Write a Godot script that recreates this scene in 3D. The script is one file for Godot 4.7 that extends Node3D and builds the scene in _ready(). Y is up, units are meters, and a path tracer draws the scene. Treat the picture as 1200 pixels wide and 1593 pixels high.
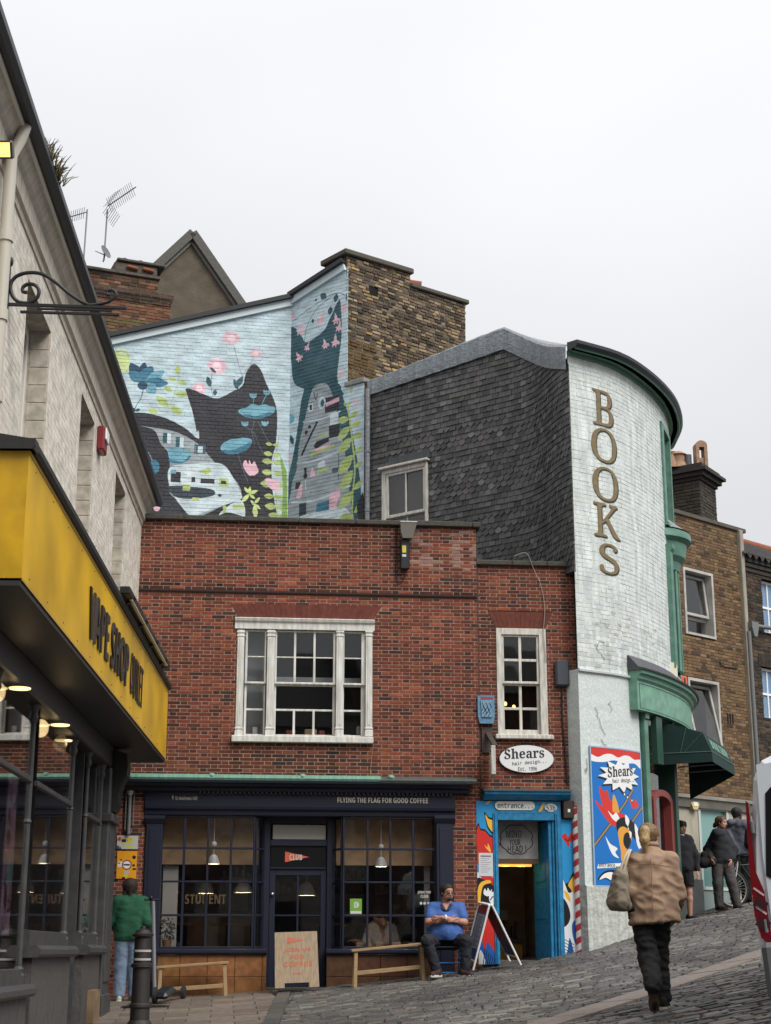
extends Node3D

const UP:=Vector3(0,1,0)
var rng:=RandomNumberGenerator.new()
var mats:={}
var texs:={}
var origin:={}
var street: Dictionary

# ---------------------------------------------------------------- mesh builder
class MB:
	var v:=PackedVector3Array()
	var n:=PackedVector3Array()
	var t:=PackedVector2Array()
	var c:=PackedColorArray()
	var i:=PackedInt32Array()
	var col:=Color.WHITE
	func tri(a: Vector3,b: Vector3,d: Vector3,na: Vector3,nb: Vector3,nd: Vector3,ua:=Vector2.ZERO,ub:=Vector2.ZERO,ud:=Vector2.ZERO) -> void:
		var k:=v.size()
		v.append(a); v.append(b); v.append(d)
		n.append(na); n.append(nb); n.append(nd)
		t.append(ua); t.append(ub); t.append(ud)
		c.append(col); c.append(col); c.append(col)
		i.append(k)
		if (b - a).cross(d - a).dot(na+nb+nd) > 0.0:
			i.append(k+2); i.append(k+1)
		else:
			i.append(k+1); i.append(k+2)
	func quad(a: Vector3,b: Vector3,d: Vector3,e: Vector3,out: Vector3,uv:=[Vector2.ZERO,Vector2.ZERO,Vector2.ZERO,Vector2.ZERO]) -> void:
		var g:=(b - a).cross(d - a)+(d - a).cross(e - a)
		if g.length() < 1e-12:
			return
		g = g.normalized()
		if g.dot(out) < 0.0:
			g = -g
		tri(a,b,d,g,g,g,uv[0],uv[1],uv[2])
		tri(a,d,e,g,g,g,uv[0],uv[2],uv[3])
	func box(x: Transform3D,s: Vector3,bev:=0.0) -> void:
		var h:=s*0.5
		bev = minf(bev,minf(h.x,minf(h.y,h.z))*0.9)
		var o:=x.origin
		var bs:=x.basis
		for a in 3:
			var b:=(a+1) % 3
			var d:=(a+2) % 3
			for sa in [-1.0,1.0]:
				var q:=[]
				for w in [[-1.0,-1.0],[1.0,-1.0],[1.0,1.0],[-1.0,1.0]]:
					var p:=Vector3.ZERO
					p[a] = sa*h[a]; p[b] = w[0]*(h[b] - bev); p[d] = w[1]*(h[d] - bev)
					q.append(o+bs*p)
				var nn:=Vector3.ZERO
				nn[a] = sa
				quad(q[0],q[1],q[2],q[3],bs*nn,[Vector2(0,1),Vector2(1,1),Vector2(1,0),Vector2(0,0)])
				if bev > 0.0:
					for sb in [-1.0,1.0]:
						var e:=[]
						for w in [[h[a],h[b] - bev,-1.0],[h[a],h[b] - bev,1.0],[h[a] - bev,h[b],1.0],[h[a] - bev,h[b],-1.0]]:
							var p2:=Vector3.ZERO
							p2[a] = sa*w[0]; p2[b] = sb*w[1]; p2[d] = w[2]*(h[d] - bev)
							e.append(o+bs*p2)
						var n2:=Vector3.ZERO
						n2[a] = sa; n2[b] = sb
						quad(e[0],e[1],e[2],e[3],bs*n2)
		if bev > 0.0:
			for sx in [-1.0,1.0]:
				for sy in [-1.0,1.0]:
					for sz in [-1.0,1.0]:
						var nn:=bs*Vector3(sx,sy,sz).normalized()
						tri(o+bs*Vector3(sx*h.x,sy*(h.y - bev),sz*(h.z - bev)),o+bs*Vector3(sx*(h.x - bev),sy*h.y,sz*(h.z - bev)),o+bs*Vector3(sx*(h.x - bev),sy*(h.y - bev),sz*h.z),nn,nn,nn)
	func bar(a: Vector3,b: Vector3,w: float,d: float,up:=Vector3(0,1,0),bev:=0.0) -> void:
		# a box from a to b: w across,d along the given up direction
		var y:=(b - a).normalized()
		var x:=y.cross(up).normalized()
		if x.length() < 0.5:
			x = y.cross(Vector3(1,0,0)).normalized()
		var z:=x.cross(y)
		box(Transform3D(Basis(x,y,z),(a+b)*0.5),Vector3(w,(b - a).length(),d),bev)
	func tube(pts: Array,r,sides:=8,caps:=true) -> void:
		var m:=pts.size()
		var tg:=[]
		for k in m:
			tg.append((pts[mini(k+1,m - 1)] - pts[maxi(k - 1,0)]).normalized())
		var u: Vector3 = tg[0].cross(Vector3(0.31,0.92,0.23)).normalized()
		var rings:=[]
		for k in m:
			u = (u - tg[k]*u.dot(tg[k])).normalized()
			var w: Vector3 = tg[k].cross(u)
			var rad: float = r[k] if r is Array else r
			var ring:=[]
			for s in sides:
				var an:=TAU*s / sides
				var dir: Vector3 = u*cos(an)+w*sin(an)
				ring.append([pts[k]+dir*rad,dir])
			rings.append(ring)
		for k in m - 1:
			for s in sides:
				var s2:=(s+1) % sides
				var a = rings[k][s]; var b = rings[k][s2]; var d = rings[k+1][s2]; var e = rings[k+1][s]
				tri(a[0],b[0],d[0],a[1],b[1],d[1])
				tri(a[0],d[0],e[0],a[1],d[1],e[1])
		if caps:
			for q in [[0,-1.0],[m - 1,1.0]]:
				var nn: Vector3 = tg[q[0]]*q[1]
				for s in range(1,sides - 1):
					tri(rings[q[0]][0][0],rings[q[0]][s][0],rings[q[0]][s+1][0],nn,nn,nn)
	func lathe(prof: Array,segs: int,x: Transform3D) -> void:
		# profile of Vector2(radius,height)
		for k in prof.size() - 1:
			var p: Vector2 = prof[k]
			var q: Vector2 = prof[k+1]
			var nd:=Vector2(q.y - p.y,-(q.x - p.x)).normalized()
			for s in segs:
				var a0:=TAU*s / segs
				var a1:=TAU*(s+1) / segs
				var d0:=Vector3(cos(a0),0,sin(a0))
				var d1:=Vector3(cos(a1),0,sin(a1))
				var n0:=(x.basis*(d0*nd.x+Vector3(0,nd.y,0))).normalized()
				var n1:=(x.basis*(d1*nd.x+Vector3(0,nd.y,0))).normalized()
				var A:=x*(d0*p.x+Vector3(0,p.y,0))
				var B:=x*(d1*p.x+Vector3(0,p.y,0))
				var C:=x*(d1*q.x+Vector3(0,q.y,0))
				var D:=x*(d0*q.x+Vector3(0,q.y,0))
				if p.x > 1e-5:
					tri(A,B,C,n0,n1,n1)
				if q.x > 1e-5:
					tri(A,C,D,n0,n1,n0)
	func ext(poly: PackedVector2Array,x: Transform3D,depth: float,uv0:=Vector2.ZERO,uvs:=Vector2.ONE) -> void:
		# polygon in the local xy plane,from z = 0 to z = depth
		var idx:=Geometry2D.triangulate_polygon(poly)
		var nz:=x.basis.z.normalized()
		for k in range(0,idx.size(),3):
			var q:=[poly[idx[k]],poly[idx[k+1]],poly[idx[k+2]]]
			var w:=[]
			for s in 3:
				w.append(Vector2((q[s].x - uv0.x)*uvs.x,1.0 - (q[s].y - uv0.y)*uvs.y))
			tri(x*Vector3(q[0].x,q[0].y,depth),x*Vector3(q[1].x,q[1].y,depth),x*Vector3(q[2].x,q[2].y,depth),nz,nz,nz,w[0],w[1],w[2])
			tri(x*Vector3(q[0].x,q[0].y,0),x*Vector3(q[1].x,q[1].y,0),x*Vector3(q[2].x,q[2].y,0),-nz,-nz,-nz)
		var cw:=Geometry2D.is_polygon_clockwise(poly)
		for k in poly.size():
			var a:=poly[k]
			var b:=poly[(k+1) % poly.size()]
			var o:=Vector2(b.y - a.y,a.x - b.x)*(-1.0 if cw else 1.0)
			quad(x*Vector3(a.x,a.y,0),x*Vector3(b.x,b.y,0),x*Vector3(b.x,b.y,depth),x*Vector3(a.x,a.y,depth),x.basis*Vector3(o.x,o.y,0))
	func ball(p: Vector3,r: Vector3,segs:=10,rings:=6) -> void:
		for a in rings:
			for b in segs:
				var q:=[]
				for w in [[a,b],[a,b+1],[a+1,b+1],[a+1,b]]:
					var th = PI*w[0] / rings
					var ph = TAU*w[1] / segs
					q.append(Vector3(sin(th)*cos(ph),cos(th),sin(th)*sin(ph)))
				var nn:=[]
				for w in q:
					nn.append((w / r).normalized())
				if a > 0:
					tri(p+q[0]*r,p+q[1]*r,p+q[2]*r,nn[0],nn[1],nn[2])
				if a < rings - 1:
					tri(p+q[0]*r,p+q[2]*r,p+q[3]*r,nn[0],nn[2],nn[3])
	func mesh() -> ArrayMesh:
		var m:=ArrayMesh.new()
		if v.is_empty():
			return m
		var ar:=[]
		ar.resize(Mesh.ARRAY_MAX)
		ar[Mesh.ARRAY_VERTEX] = v; ar[Mesh.ARRAY_NORMAL] = n; ar[Mesh.ARRAY_TEX_UV] = t; ar[Mesh.ARRAY_COLOR] = c; ar[Mesh.ARRAY_INDEX] = i
		m.add_surface_from_arrays(Mesh.PRIMITIVE_TRIANGLES,ar)
		return m

# ---------------------------------------------------------------- an upright wall over a line of (x,depth) points; u runs along it,v is height,w stands out of it
class Wall:
	var q:=PackedVector2Array()
	var l:=PackedFloat32Array()
	var nn:=PackedVector2Array()
	func _init(flat: Array) -> void:
		for k in range(0,flat.size(),2):
			q.append(Vector2(flat[k],-flat[k+1]))
		l.append(0.0)
		for k in q.size() - 1:
			l.append(l[k]+q[k].distance_to(q[k+1]))
		for k in q.size():
			var d:=(q[mini(k+1,q.size() - 1)] - q[maxi(k - 1,0)]).normalized()
			nn.append(Vector2(-d.y,d.x))
	func seg(u: float) -> int:
		var k:=0
		while k < q.size() - 2 and u > l[k+1]:
			k += 1
		return k
	func p(u: float,v: float,w:=0.0) -> Vector3:
		var k:=seg(u)
		var f:=(u - l[k]) / (l[k+1] - l[k])
		var a:=q[k].lerp(q[k+1],f)
		var d:=nn[k].lerp(nn[k+1],clampf(f,0,1)).normalized()
		return Vector3(a.x+d.x*w,v,a.y+d.y*w)
	func n(u: float) -> Vector3:
		var k:=seg(u)
		var d:=nn[k].lerp(nn[k+1],clampf((u - l[k]) / (l[k+1] - l[k]),0,1)).normalized()
		return Vector3(d.x,0,d.y)
	func xf(u: float,v: float,w:=0.0) -> Transform3D:
		var z:=n(u)
		return Transform3D(Basis(Vector3(0,1,0).cross(z),Vector3(0,1,0),z),p(u,v,w))

# a slab on a wall,following it when it curves
func slab(b: MB,wl: Wall,u0: float,v0: float,u1: float,v1: float,w0: float,w1: float,bev:=0.0) -> void:
	if wl.q.size() == 2:
		b.box(wl.xf((u0+u1)*0.5,(v0+v1)*0.5,(w0+w1)*0.5),v3(absf(u1 - u0),absf(v1 - v0),absf(w1 - w0)),bev)
		return
	sweep(b,wl,u0,u1,[v2(w0,v0),v2(w1,v0),v2(w1,v1),v2(w0,v1)])

# a closed profile of v2(w,v) swept along a wall
func sweep(b: MB,wl: Wall,u0: float,u1: float,prof: Array,rise:=0.0) -> void:
	var us:=[u0]
	if wl.q.size() > 2:
		var m:=maxi(1,int(ceil((u1 - u0) / 0.12)))
		for k in range(1,m):
			us.append(lerpf(u0,u1,float(k) / m))
	us.append(u1)
	var ctr:=Vector2.ZERO
	for q in prof:
		ctr += q / prof.size()
	var area:=0.0
	for k in prof.size():
		area += prof[k].cross(prof[(k+1) % prof.size()])
	for k in us.size() - 1:
		var z:=wl.n((us[k]+us[k+1])*0.5)
		var r0: float = rise*(us[k] - u0) / (u1 - u0)
		var r1: float = rise*(us[k+1] - u0) / (u1 - u0)
		for s in prof.size():
			var a: Vector2 = prof[s]
			var d: Vector2 = prof[(s+1) % prof.size()]
			var o:=v2(d.y - a.y,a.x - d.x)*(1.0 if area > 0 else -1.0)
			b.quad(wl.p(us[k],a.y+r0,a.x),wl.p(us[k+1],a.y+r1,a.x),wl.p(us[k+1],d.y+r1,d.x),wl.p(us[k],d.y+r0,d.x),z*o.x+UP*o.y)
	for e in [[u0,-1.0,0.0],[u1,1.0,rise]]:
		var pv:=PackedVector2Array(prof)
		var idx:=Geometry2D.triangulate_polygon(pv)
		var dir:=wl.xf(e[0],0).basis.x*float(e[1])
		for k in range(0,idx.size(),3):
			b.tri(wl.p(e[0],pv[idx[k]].y+e[2],pv[idx[k]].x),wl.p(e[0],pv[idx[k+1]].y+e[2],pv[idx[k+1]].x),wl.p(e[0],pv[idx[k+2]].y+e[2],pv[idx[k+2]].x),dir,dir,dir)

# ---------------------------------------------------------------- nodes
func thing(called: String,label: String,category: String,base:=Vector3.ZERO,group:="") -> Node3D:
	var o:=Node3D.new()
	o.name = called
	add_child(o,true)
	o.position = base
	origin[o] = base
	o.set_meta("label",label)
	o.set_meta("category",category)
	if group:
		o.set_meta("group",group)
	return o

func part(parent: Node,called: String,shape,m: Material,kind:="") -> MeshInstance3D:
	var o:=MeshInstance3D.new()
	o.name = called
	o.mesh = shape.mesh() if shape is MB else shape
	o.material_override = m
	if parent is Node3D and origin.has(parent):
		o.position = -origin[parent]
	parent.add_child(o,true)
	if kind:
		o.set_meta("kind",kind)
	return o

func structure(called: String,shape,m: Material) -> MeshInstance3D:
	return part(self,called,shape,m,"structure")

func solo(called: String,shape,m: Material,label: String,category: String,group:="") -> MeshInstance3D:
	var o:=part(self,called,shape,m)
	o.set_meta("label",label)
	o.set_meta("category",category)
	if group:
		o.set_meta("group",group)
	return o

# ---------------------------------------------------------------- materials: colours are linear,real-world base colours
func noise(key: String,freq: float,oct: int,lo: float,hi: float,size:=512,stretch:=Vector2.ONE) -> ImageTexture:
	if texs.has(key):
		return texs[key]
	var f:=FastNoiseLite.new()
	f.seed = key.hash() % 1000
	f.frequency = 1.0
	f.fractal_octaves = oct
	var im:=Image.create(size,size,false,Image.FORMAT_RGB8)
	for y in size:
		for x in size:
			# tile by walking a torus-like blend of two shifted samples
			var fx:=float(x) / size
			var fy:=float(y) / size
			var s:=0.0
			var a:=f.get_noise_2d(fx*freq*stretch.x,fy*freq*stretch.y)
			var b:=f.get_noise_2d((fx - 1.0)*freq*stretch.x,fy*freq*stretch.y)
			var d:=f.get_noise_2d(fx*freq*stretch.x,(fy - 1.0)*freq*stretch.y)
			var e:=f.get_noise_2d((fx - 1.0)*freq*stretch.x,(fy - 1.0)*freq*stretch.y)
			var wx:=smoothstep(0.75,1.0,fx)
			var wy:=smoothstep(0.75,1.0,fy)
			s = lerpf(lerpf(a,b,wx),lerpf(d,e,wx),wy)
			var g:=lerpf(lo,hi,clampf(s*0.9+0.5,0,1))
			im.set_pixel(x,y,Color(g,g,g))
	texs[key] = ImageTexture.create_from_image(im)
	return texs[key]

func mat(key: String,col: Color,rough:=0.85,opt:={}) -> StandardMaterial3D:
	if mats.has(key):
		return mats[key]
	var m:=StandardMaterial3D.new()
	m.resource_name = key
	m.albedo_color = col.linear_to_srgb()
	m.roughness = rough
	m.metallic = opt.get("metal",0.0)
	m.metallic_specular = opt.get("spec",0.5)
	if opt.get("vc",false):
		m.vertex_color_use_as_albedo = true
	var tri:=false
	if opt.has("tex"):
		m.albedo_texture = texs[opt.tex]
		tri = true
	if opt.has("bump"):
		m.heightmap_enabled = true
		m.heightmap_texture = texs[opt.bump]
		m.heightmap_scale = opt.get("bs",0.5)
		tri = true
	if opt.has("rtex"):
		m.roughness_texture = texs[opt.rtex]
		tri = true
	if opt.has("img"):
		m.albedo_texture = opt.img
		tri = false
	if tri and not opt.has("img"):
		m.uv1_triplanar = true
		m.uv1_world_triplanar = true
		var s: float = opt.get("ts",0.5)
		m.uv1_scale = v3(s,s*float(opt.get("sy",1.0)),s)
	if opt.has("glow"):
		m.emission_enabled = true
		m.emission = opt.glow
		m.emission_energy_multiplier = opt.get("ge",1.0)
	if opt.has("coat"):
		m.clearcoat_enabled = true
		m.clearcoat = opt.coat
		m.clearcoat_roughness = 0.1
	if opt.has("rim"):
		m.rim_enabled = true
		m.rim = opt.rim
		m.rim_tint = 0.6
	mats[key] = m
	return m

func glass(key: String,tint: Color,alpha: float,rough:=0.02) -> StandardMaterial3D:
	if mats.has(key):
		return mats[key]
	var m:=StandardMaterial3D.new()
	m.resource_name = key
	m.albedo_color = Color(tint.r,tint.g,tint.b,alpha)
	m.transparency = BaseMaterial3D.TRANSPARENCY_ALPHA
	m.roughness = rough
	m.metallic_specular = 0.5
	mats[key] = m
	return m

# ---------------------------------------------------------------- masonry
# even-odd crossings of a set of flat polygons with the level v: pairs of u
func spans(polys: Array,v: float) -> Array:
	var xs:=[]
	for pg in polys:
		var m: int = pg.size() / 2
		for k in m:
			var au: float = pg[2*k]; var av: float = pg[2*k+1]
			var bu: float = pg[2*((k+1) % m)]; var bv: float = pg[2*((k+1) % m)+1]
			if (av <= v) != (bv <= v):
				xs.append(au+(bu - au)*(v - av) / (bv - av))
	xs.sort()
	var out:=[]
	for k in range(0,xs.size() - 1,2):
		if xs[k+1] - xs[k] > 0.004:
			out.append([xs[k],xs[k+1]])
	return out

func rect(u0: float,v0: float,u1: float,v1: float) -> Array:
	return [u0,v0,u1,v0,u1,v1,u0,v1]

# one brick: its face is a little smaller than its foot
func one_brick(b: MB,wl: Wall,u0: float,u1: float,v0: float,v1: float,w: float,uvb) -> void:
	var e:=0.003
	var A:=wl.p(u0,v0); var B:=wl.p(u1,v0); var C:=wl.p(u1,v1); var D:=wl.p(u0,v1)
	var a:=wl.p(u0+e,v0+e,w); var bb:=wl.p(u1 - e,v0+e,w); var c:=wl.p(u1 - e,v1 - e,w); var d:=wl.p(u0+e,v1 - e,w)
	var z:=wl.n((u0+u1)*0.5)
	var r:=UP.cross(z)
	var uv:=[Vector2.ZERO,Vector2.ZERO,Vector2.ZERO,Vector2.ZERO]
	if uvb != null:
		var f: Rect2 = uvb
		uv = [v2((u0 - f.position.x) / f.size.x,1.0 - (v0 - f.position.y) / f.size.y),v2((u1 - f.position.x) / f.size.x,1.0 - (v0 - f.position.y) / f.size.y),v2((u1 - f.position.x) / f.size.x,1.0 - (v1 - f.position.y) / f.size.y),v2((u0 - f.position.x) / f.size.x,1.0 - (v1 - f.position.y) / f.size.y)]
	b.quad(a,bb,c,d,z,uv)
	b.quad(A,B,bb,a,-UP,[uv[0],uv[1],uv[1],uv[0]])
	b.quad(D,C,c,d,UP,[uv[3],uv[2],uv[2],uv[3]])
	b.quad(A,a,d,D,-r,[uv[0],uv[0],uv[3],uv[3]])
	b.quad(B,bb,c,C,r,[uv[1],uv[1],uv[2],uv[2]])

# lays a wall in courses. o: h,len,head,gap,proud,tone (Callable),mat,mortar,uv (Rect2),own (how many bricks are parts),first (Callable: which come first)
func masonry(parent: Node,wl: Wall,polys: Array,o: Dictionary) -> void:
	var lo:=1e9
	var hi:=-1e9
	for pg in polys:
		for k in range(1,pg.size(),2):
			lo = minf(lo,pg[k]); hi = maxf(hi,pg[k])
	var h: float = o.h
	var gap: float = o.get("gap",0.009)
	var bricks:=[]
	var back:=MB.new()
	var row:=0
	var y: float = lo
	var joint: float = o.get("joint",0.0)
	while y < hi - 0.005:
		var y1:=minf(y+h,hi)
		for s in spans(polys,(y+y1)*0.5):
			if wl.q.size() == 2:
				back.quad(wl.p(s[0],y,joint),wl.p(s[1],y,joint),wl.p(s[1],y1,joint),wl.p(s[0],y1,joint),wl.n(s[0]),uvq(o,s[0],s[1],y,y1))
			else:
				var m:=maxi(1,int((s[1] - s[0]) / 0.15))
				for k in m:
					var a:=lerpf(s[0],s[1],float(k) / m)
					var d:=lerpf(s[0],s[1],float(k+1) / m)
					back.quad(wl.p(a,y,joint),wl.p(d,y,joint),wl.p(d,y1,joint),wl.p(a,y1,joint),wl.n((a+d)*0.5),uvq(o,a,d,y,y1))
			# the bond
			var bond: String = o.get("bond","flemish")
			var L: float = o.len
			var H: float = o.get("head",L*0.5)
			var x: float = floorf(s[0] / (L+H))*(L+H) - (L+H)+(0.0 if row % 2 == 0 else (L+H)*0.5)
			if bond == "stretcher":
				x = floorf(s[0] / L)*L - L+(0.0 if row % 2 == 0 else L*0.5)
			elif bond == "english":
				var LL:=L if row % 2 == 0 else H
				x = floorf(s[0] / LL)*LL - LL*0.5
			var k2:=0
			while x < s[1]:
				var wd:=L
				if bond == "flemish":
					wd = L if k2 % 2 == 0 else H
				elif bond == "english":
					wd = L if row % 2 == 0 else H
				elif bond == "rough":
					wd = L*rng.randf_range(0.55,1.15)
				var a2:=maxf(x+gap*0.5,s[0]); var b2:=minf(x+wd - gap*0.5,s[1])
				if b2 - a2 > 0.025:
					bricks.append([a2,b2,y+gap*0.5,y1 - gap*0.5*(1.0 if y1 - y > h*0.9 else 0.2),wd < L*0.8 and bond != "rough"])
				x += wd
				k2 += 1
		y += h
		row += 1
	part(parent,"mortar",back,o.mortar)
	var own: int = o.get("own",0)
	if own > 0:
		var ctr: Vector2 = o.get("near",Vector2.ZERO)
		for q in bricks:
			q.append(absf((q[0]+q[1])*0.5 - ctr.x)+absf((q[2]+q[3])*0.5 - ctr.y)*0.7)
		bricks.sort_custom(func(p,q): return p[5] < q[5])
	var rest:=MB.new()
	var shared:={}
	for k in bricks.size():
		var q = bricks[k]
		var col: Color = o.tone.call((q[0]+q[1])*0.5,(q[2]+q[3])*0.5,q[4])
		var w: float = o.get("proud",0.009)+rng.randf_range(-1,1)*float(o.get("rag",0.002))
		if k < own:
			var one:=MB.new()
			one.col = col
			one_brick(one,wl,q[0],q[1],q[2],q[3],w,o.get("uv"))
			part(parent,o.get("called","brick"),one,o.mat)
		else:
			rest.col = col
			one_brick(rest,wl,q[0],q[1],q[2],q[3],w,o.get("uv"))
	if rest.v.size():
		part(parent,o.get("rest","brickwork"),rest,o.mat,"stuff")

func uvq(o: Dictionary,a: float,b: float,y: float,y1: float) -> Array:
	if not o.has("uv"):
		return [Vector2.ZERO,Vector2.ZERO,Vector2.ZERO,Vector2.ZERO]
	var f: Rect2 = o.uv
	var g:=func(u,v): return v2((u - f.position.x) / f.size.x,1.0 - (v - f.position.y) / f.size.y)
	return [g.call(a,y),g.call(b,y),g.call(b,y1),g.call(a,y1)]

func jitter(c: Color,k: float) -> Color:
	var f:=1.0+rng.randf_range(-k,k)
	return Color(c.r*f,c.g*f*(1.0+rng.randf_range(-0.06,0.06)),c.b*f*(1.0+rng.randf_range(-0.08,0.08)))

# ---------------------------------------------------------------- lettering,bent onto its wall
var fonts:={}
func font_of(which: String) -> SystemFont:
	if not fonts.has(which):
		var f:=SystemFont.new()
		f.font_names = PackedStringArray([{"s": "Droid Serif","m": "Droid Sans Mono"}.get(which[0],"Droid Sans")])
		f.font_weight = 700 if which.ends_with("b") else 400
		fonts[which] = f
	return fonts[which]

func letters(b: MB,wl: Wall,txt: String,font: String,uc: float,vc: float,wide: float,high: float,w: float,deep:=0.006,slant:=0.0,grow:=0.0) -> void:
	var tm:=TextMesh.new()
	tm.text = txt
	tm.font = font_of(font)
	tm.font_size = 64
	tm.pixel_size = 0.01
	tm.depth = 0.1
	tm.curve_step = 2.0
	var box:=tm.get_aabb()
	var ar:=tm.get_mesh_arrays()
	var vs: PackedVector3Array = ar[Mesh.ARRAY_VERTEX]
	var ns: PackedVector3Array = ar[Mesh.ARRAY_NORMAL]
	var idx: PackedInt32Array = ar[Mesh.ARRAY_INDEX]
	var ctr:=box.get_center()
	var sx:=wide / maxf(box.size.x,1e-4)
	var sy:=high / maxf(box.size.y,1e-4)
	for k in range(0,idx.size(),3):
		var q:=[]
		var m:=[]
		for s in 3:
			var p:=vs[idx[k+s]]
			var nr:=ns[idx[k+s]]
			var lx:=(p.x - ctr.x)*sx
			var ly:=(p.y - ctr.y)*sy
			var u:=uc+lx+grow*signf(lx)*0.0
			var fr:=wl.xf(u,0)
			q.append(wl.p(u,vc+ly+slant*lx,w+(p.z / 0.1+0.5)*deep))
			m.append((fr.basis*nr).normalized())
		b.tri(q[0],q[1],q[2],m[0],m[1],m[2])

# ---------------------------------------------------------------- painting flat print
class Paint:
	var im: Image
	var r: Rect2
	var s: float
	func _init(area: Rect2,px_per_m: float,base: Color) -> void:
		r = area
		s = px_per_m
		im = Image.create(int(area.size.x*s),int(area.size.y*s),false,Image.FORMAT_RGB8)
		im.fill(base)
	func poly(flat: Array,col: Color,smooth:=true) -> void:
		var pts:=[]
		for k in range(0,flat.size(),2):
			pts.append(Vector2((flat[k] - r.position.x)*s,(r.end.y - flat[k+1])*s))
		if smooth:
			var o:=[]
			var m:=pts.size()
			for k in m:
				for j in 6:
					o.append(pts[k].cubic_interpolate(pts[(k+1) % m],pts[(k+m - 1) % m],pts[(k+2) % m],j / 6.0))
			pts = o
		fill(pts,col)
	func fill(pts: Array,col: Color) -> void:
		var lo:=1e9
		var hi:=-1e9
		for p in pts:
			lo = minf(lo,p.y); hi = maxf(hi,p.y)
		var m:=pts.size()
		for y in range(maxi(0,int(lo)),mini(im.get_height(),int(hi)+1)):
			var yy:=y+0.5
			var xs:=[]
			for k in m:
				var a: Vector2 = pts[k]
				var b: Vector2 = pts[(k+1) % m]
				if (a.y <= yy) != (b.y <= yy):
					xs.append(a.x+(b.x - a.x)*(yy - a.y) / (b.y - a.y))
			xs.sort()
			for k in range(0,xs.size() - 1,2):
				var x0:=clampi(roundi(xs[k]),0,im.get_width())
				var x1:=clampi(roundi(xs[k+1]),0,im.get_width())
				if x1 > x0:
					im.fill_rect(Rect2i(x0,y,x1 - x0,1),col)
	func line(flat: Array,wid: float,col: Color) -> void:
		var pts:=[]
		for k in range(0,flat.size(),2):
			pts.append(Vector2((flat[k] - r.position.x)*s,(r.end.y - flat[k+1])*s))
		var o:=[]
		var m:=pts.size()
		for k in m - 1:
			for j in 5:
				o.append(pts[k].cubic_interpolate(pts[k+1],pts[maxi(k - 1,0)],pts[mini(k+2,m - 1)],j / 5.0))
		o.append(pts[m - 1])
		var h:=maxf(wid*s*0.5,0.6)
		for k in o.size() - 1:
			var d: Vector2 = (o[k+1] - o[k]).normalized()
			var nn:=Vector2(-d.y,d.x)*h
			fill([o[k]+nn - d*0.5,o[k+1]+nn+d*0.5,o[k+1] - nn+d*0.5,o[k] - nn - d*0.5],col)
	func disc(u: float,v: float,ru: float,rv: float,col: Color) -> void:
		var p:=[]
		for k in 20:
			p.append(Vector2((u+cos(TAU*k / 20)*ru - r.position.x)*s,(r.end.y - v - sin(TAU*k / 20)*rv)*s))
		fill(p,col)
	func box(u0: float,v0: float,u1: float,v1: float,col: Color) -> void:
		poly([u0,v0,u1,v0,u1,v1,u0,v1],col,false)
	# a leaf from its foot to its tip
	func leaf(u0: float,v0: float,u1: float,v1: float,fat: float,col: Color) -> void:
		var a:=Vector2(u0,v0); var b:=Vector2(u1,v1)
		var nn:=Vector2(-(b - a).y,(b - a).x)*fat
		var m:=a.lerp(b,0.5)
		poly([a.x,a.y,(m+nn).x,(m+nn).y,b.x,b.y,(m - nn).x,(m - nn).y],col)
	# uneven brushing,fading and small chips in the paint
	func weather(sd: int) -> void:
		var f:=FastNoiseLite.new()
		f.seed = sd
		f.frequency = 0.02
		f.fractal_octaves = 4
		for y in im.get_height():
			for x in im.get_width():
				var g:=f.get_noise_2d(x*0.6,y*1.6)
				var c:=im.get_pixel(x,y)*(1.0+0.16*g)
				if f.get_noise_2d(x*7.0+900.0,y*7.0) > 0.52:
					c = c.lerp(Color(0.66,0.68,0.66),0.5)
				im.set_pixel(x,y,c.lerp(Color(0.72,0.76,0.77),clampf(0.05+0.14*f.get_noise_2d(x*0.25+300.0,y*0.25),0,0.2)))
	func texture() -> ImageTexture:
		return ImageTexture.create_from_image(im)

func v2(x: float,y: float) -> Vector2: return Vector2(x,y)
func v3(x: float,y: float,z: float) -> Vector3: return Vector3(x,y,z)

func ground(x: float,d: float) -> float:
	var k: Array = GK
	var xc:=clampf(x,-9.0,10.0)
	var y: float = k[0]+k[1]*xc+k[2]*d+k[3]*xc*xc+k[4]*xc*d+k[5]*d*d
	return y+0.17*exp(-((x - 4.5) ** 2+(d - 26.9) ** 2) / 2.0)+1.6
const GK:=[-1.59899,0.141037,0.050236,0.0106,-0.001708,-0.000183]

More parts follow.
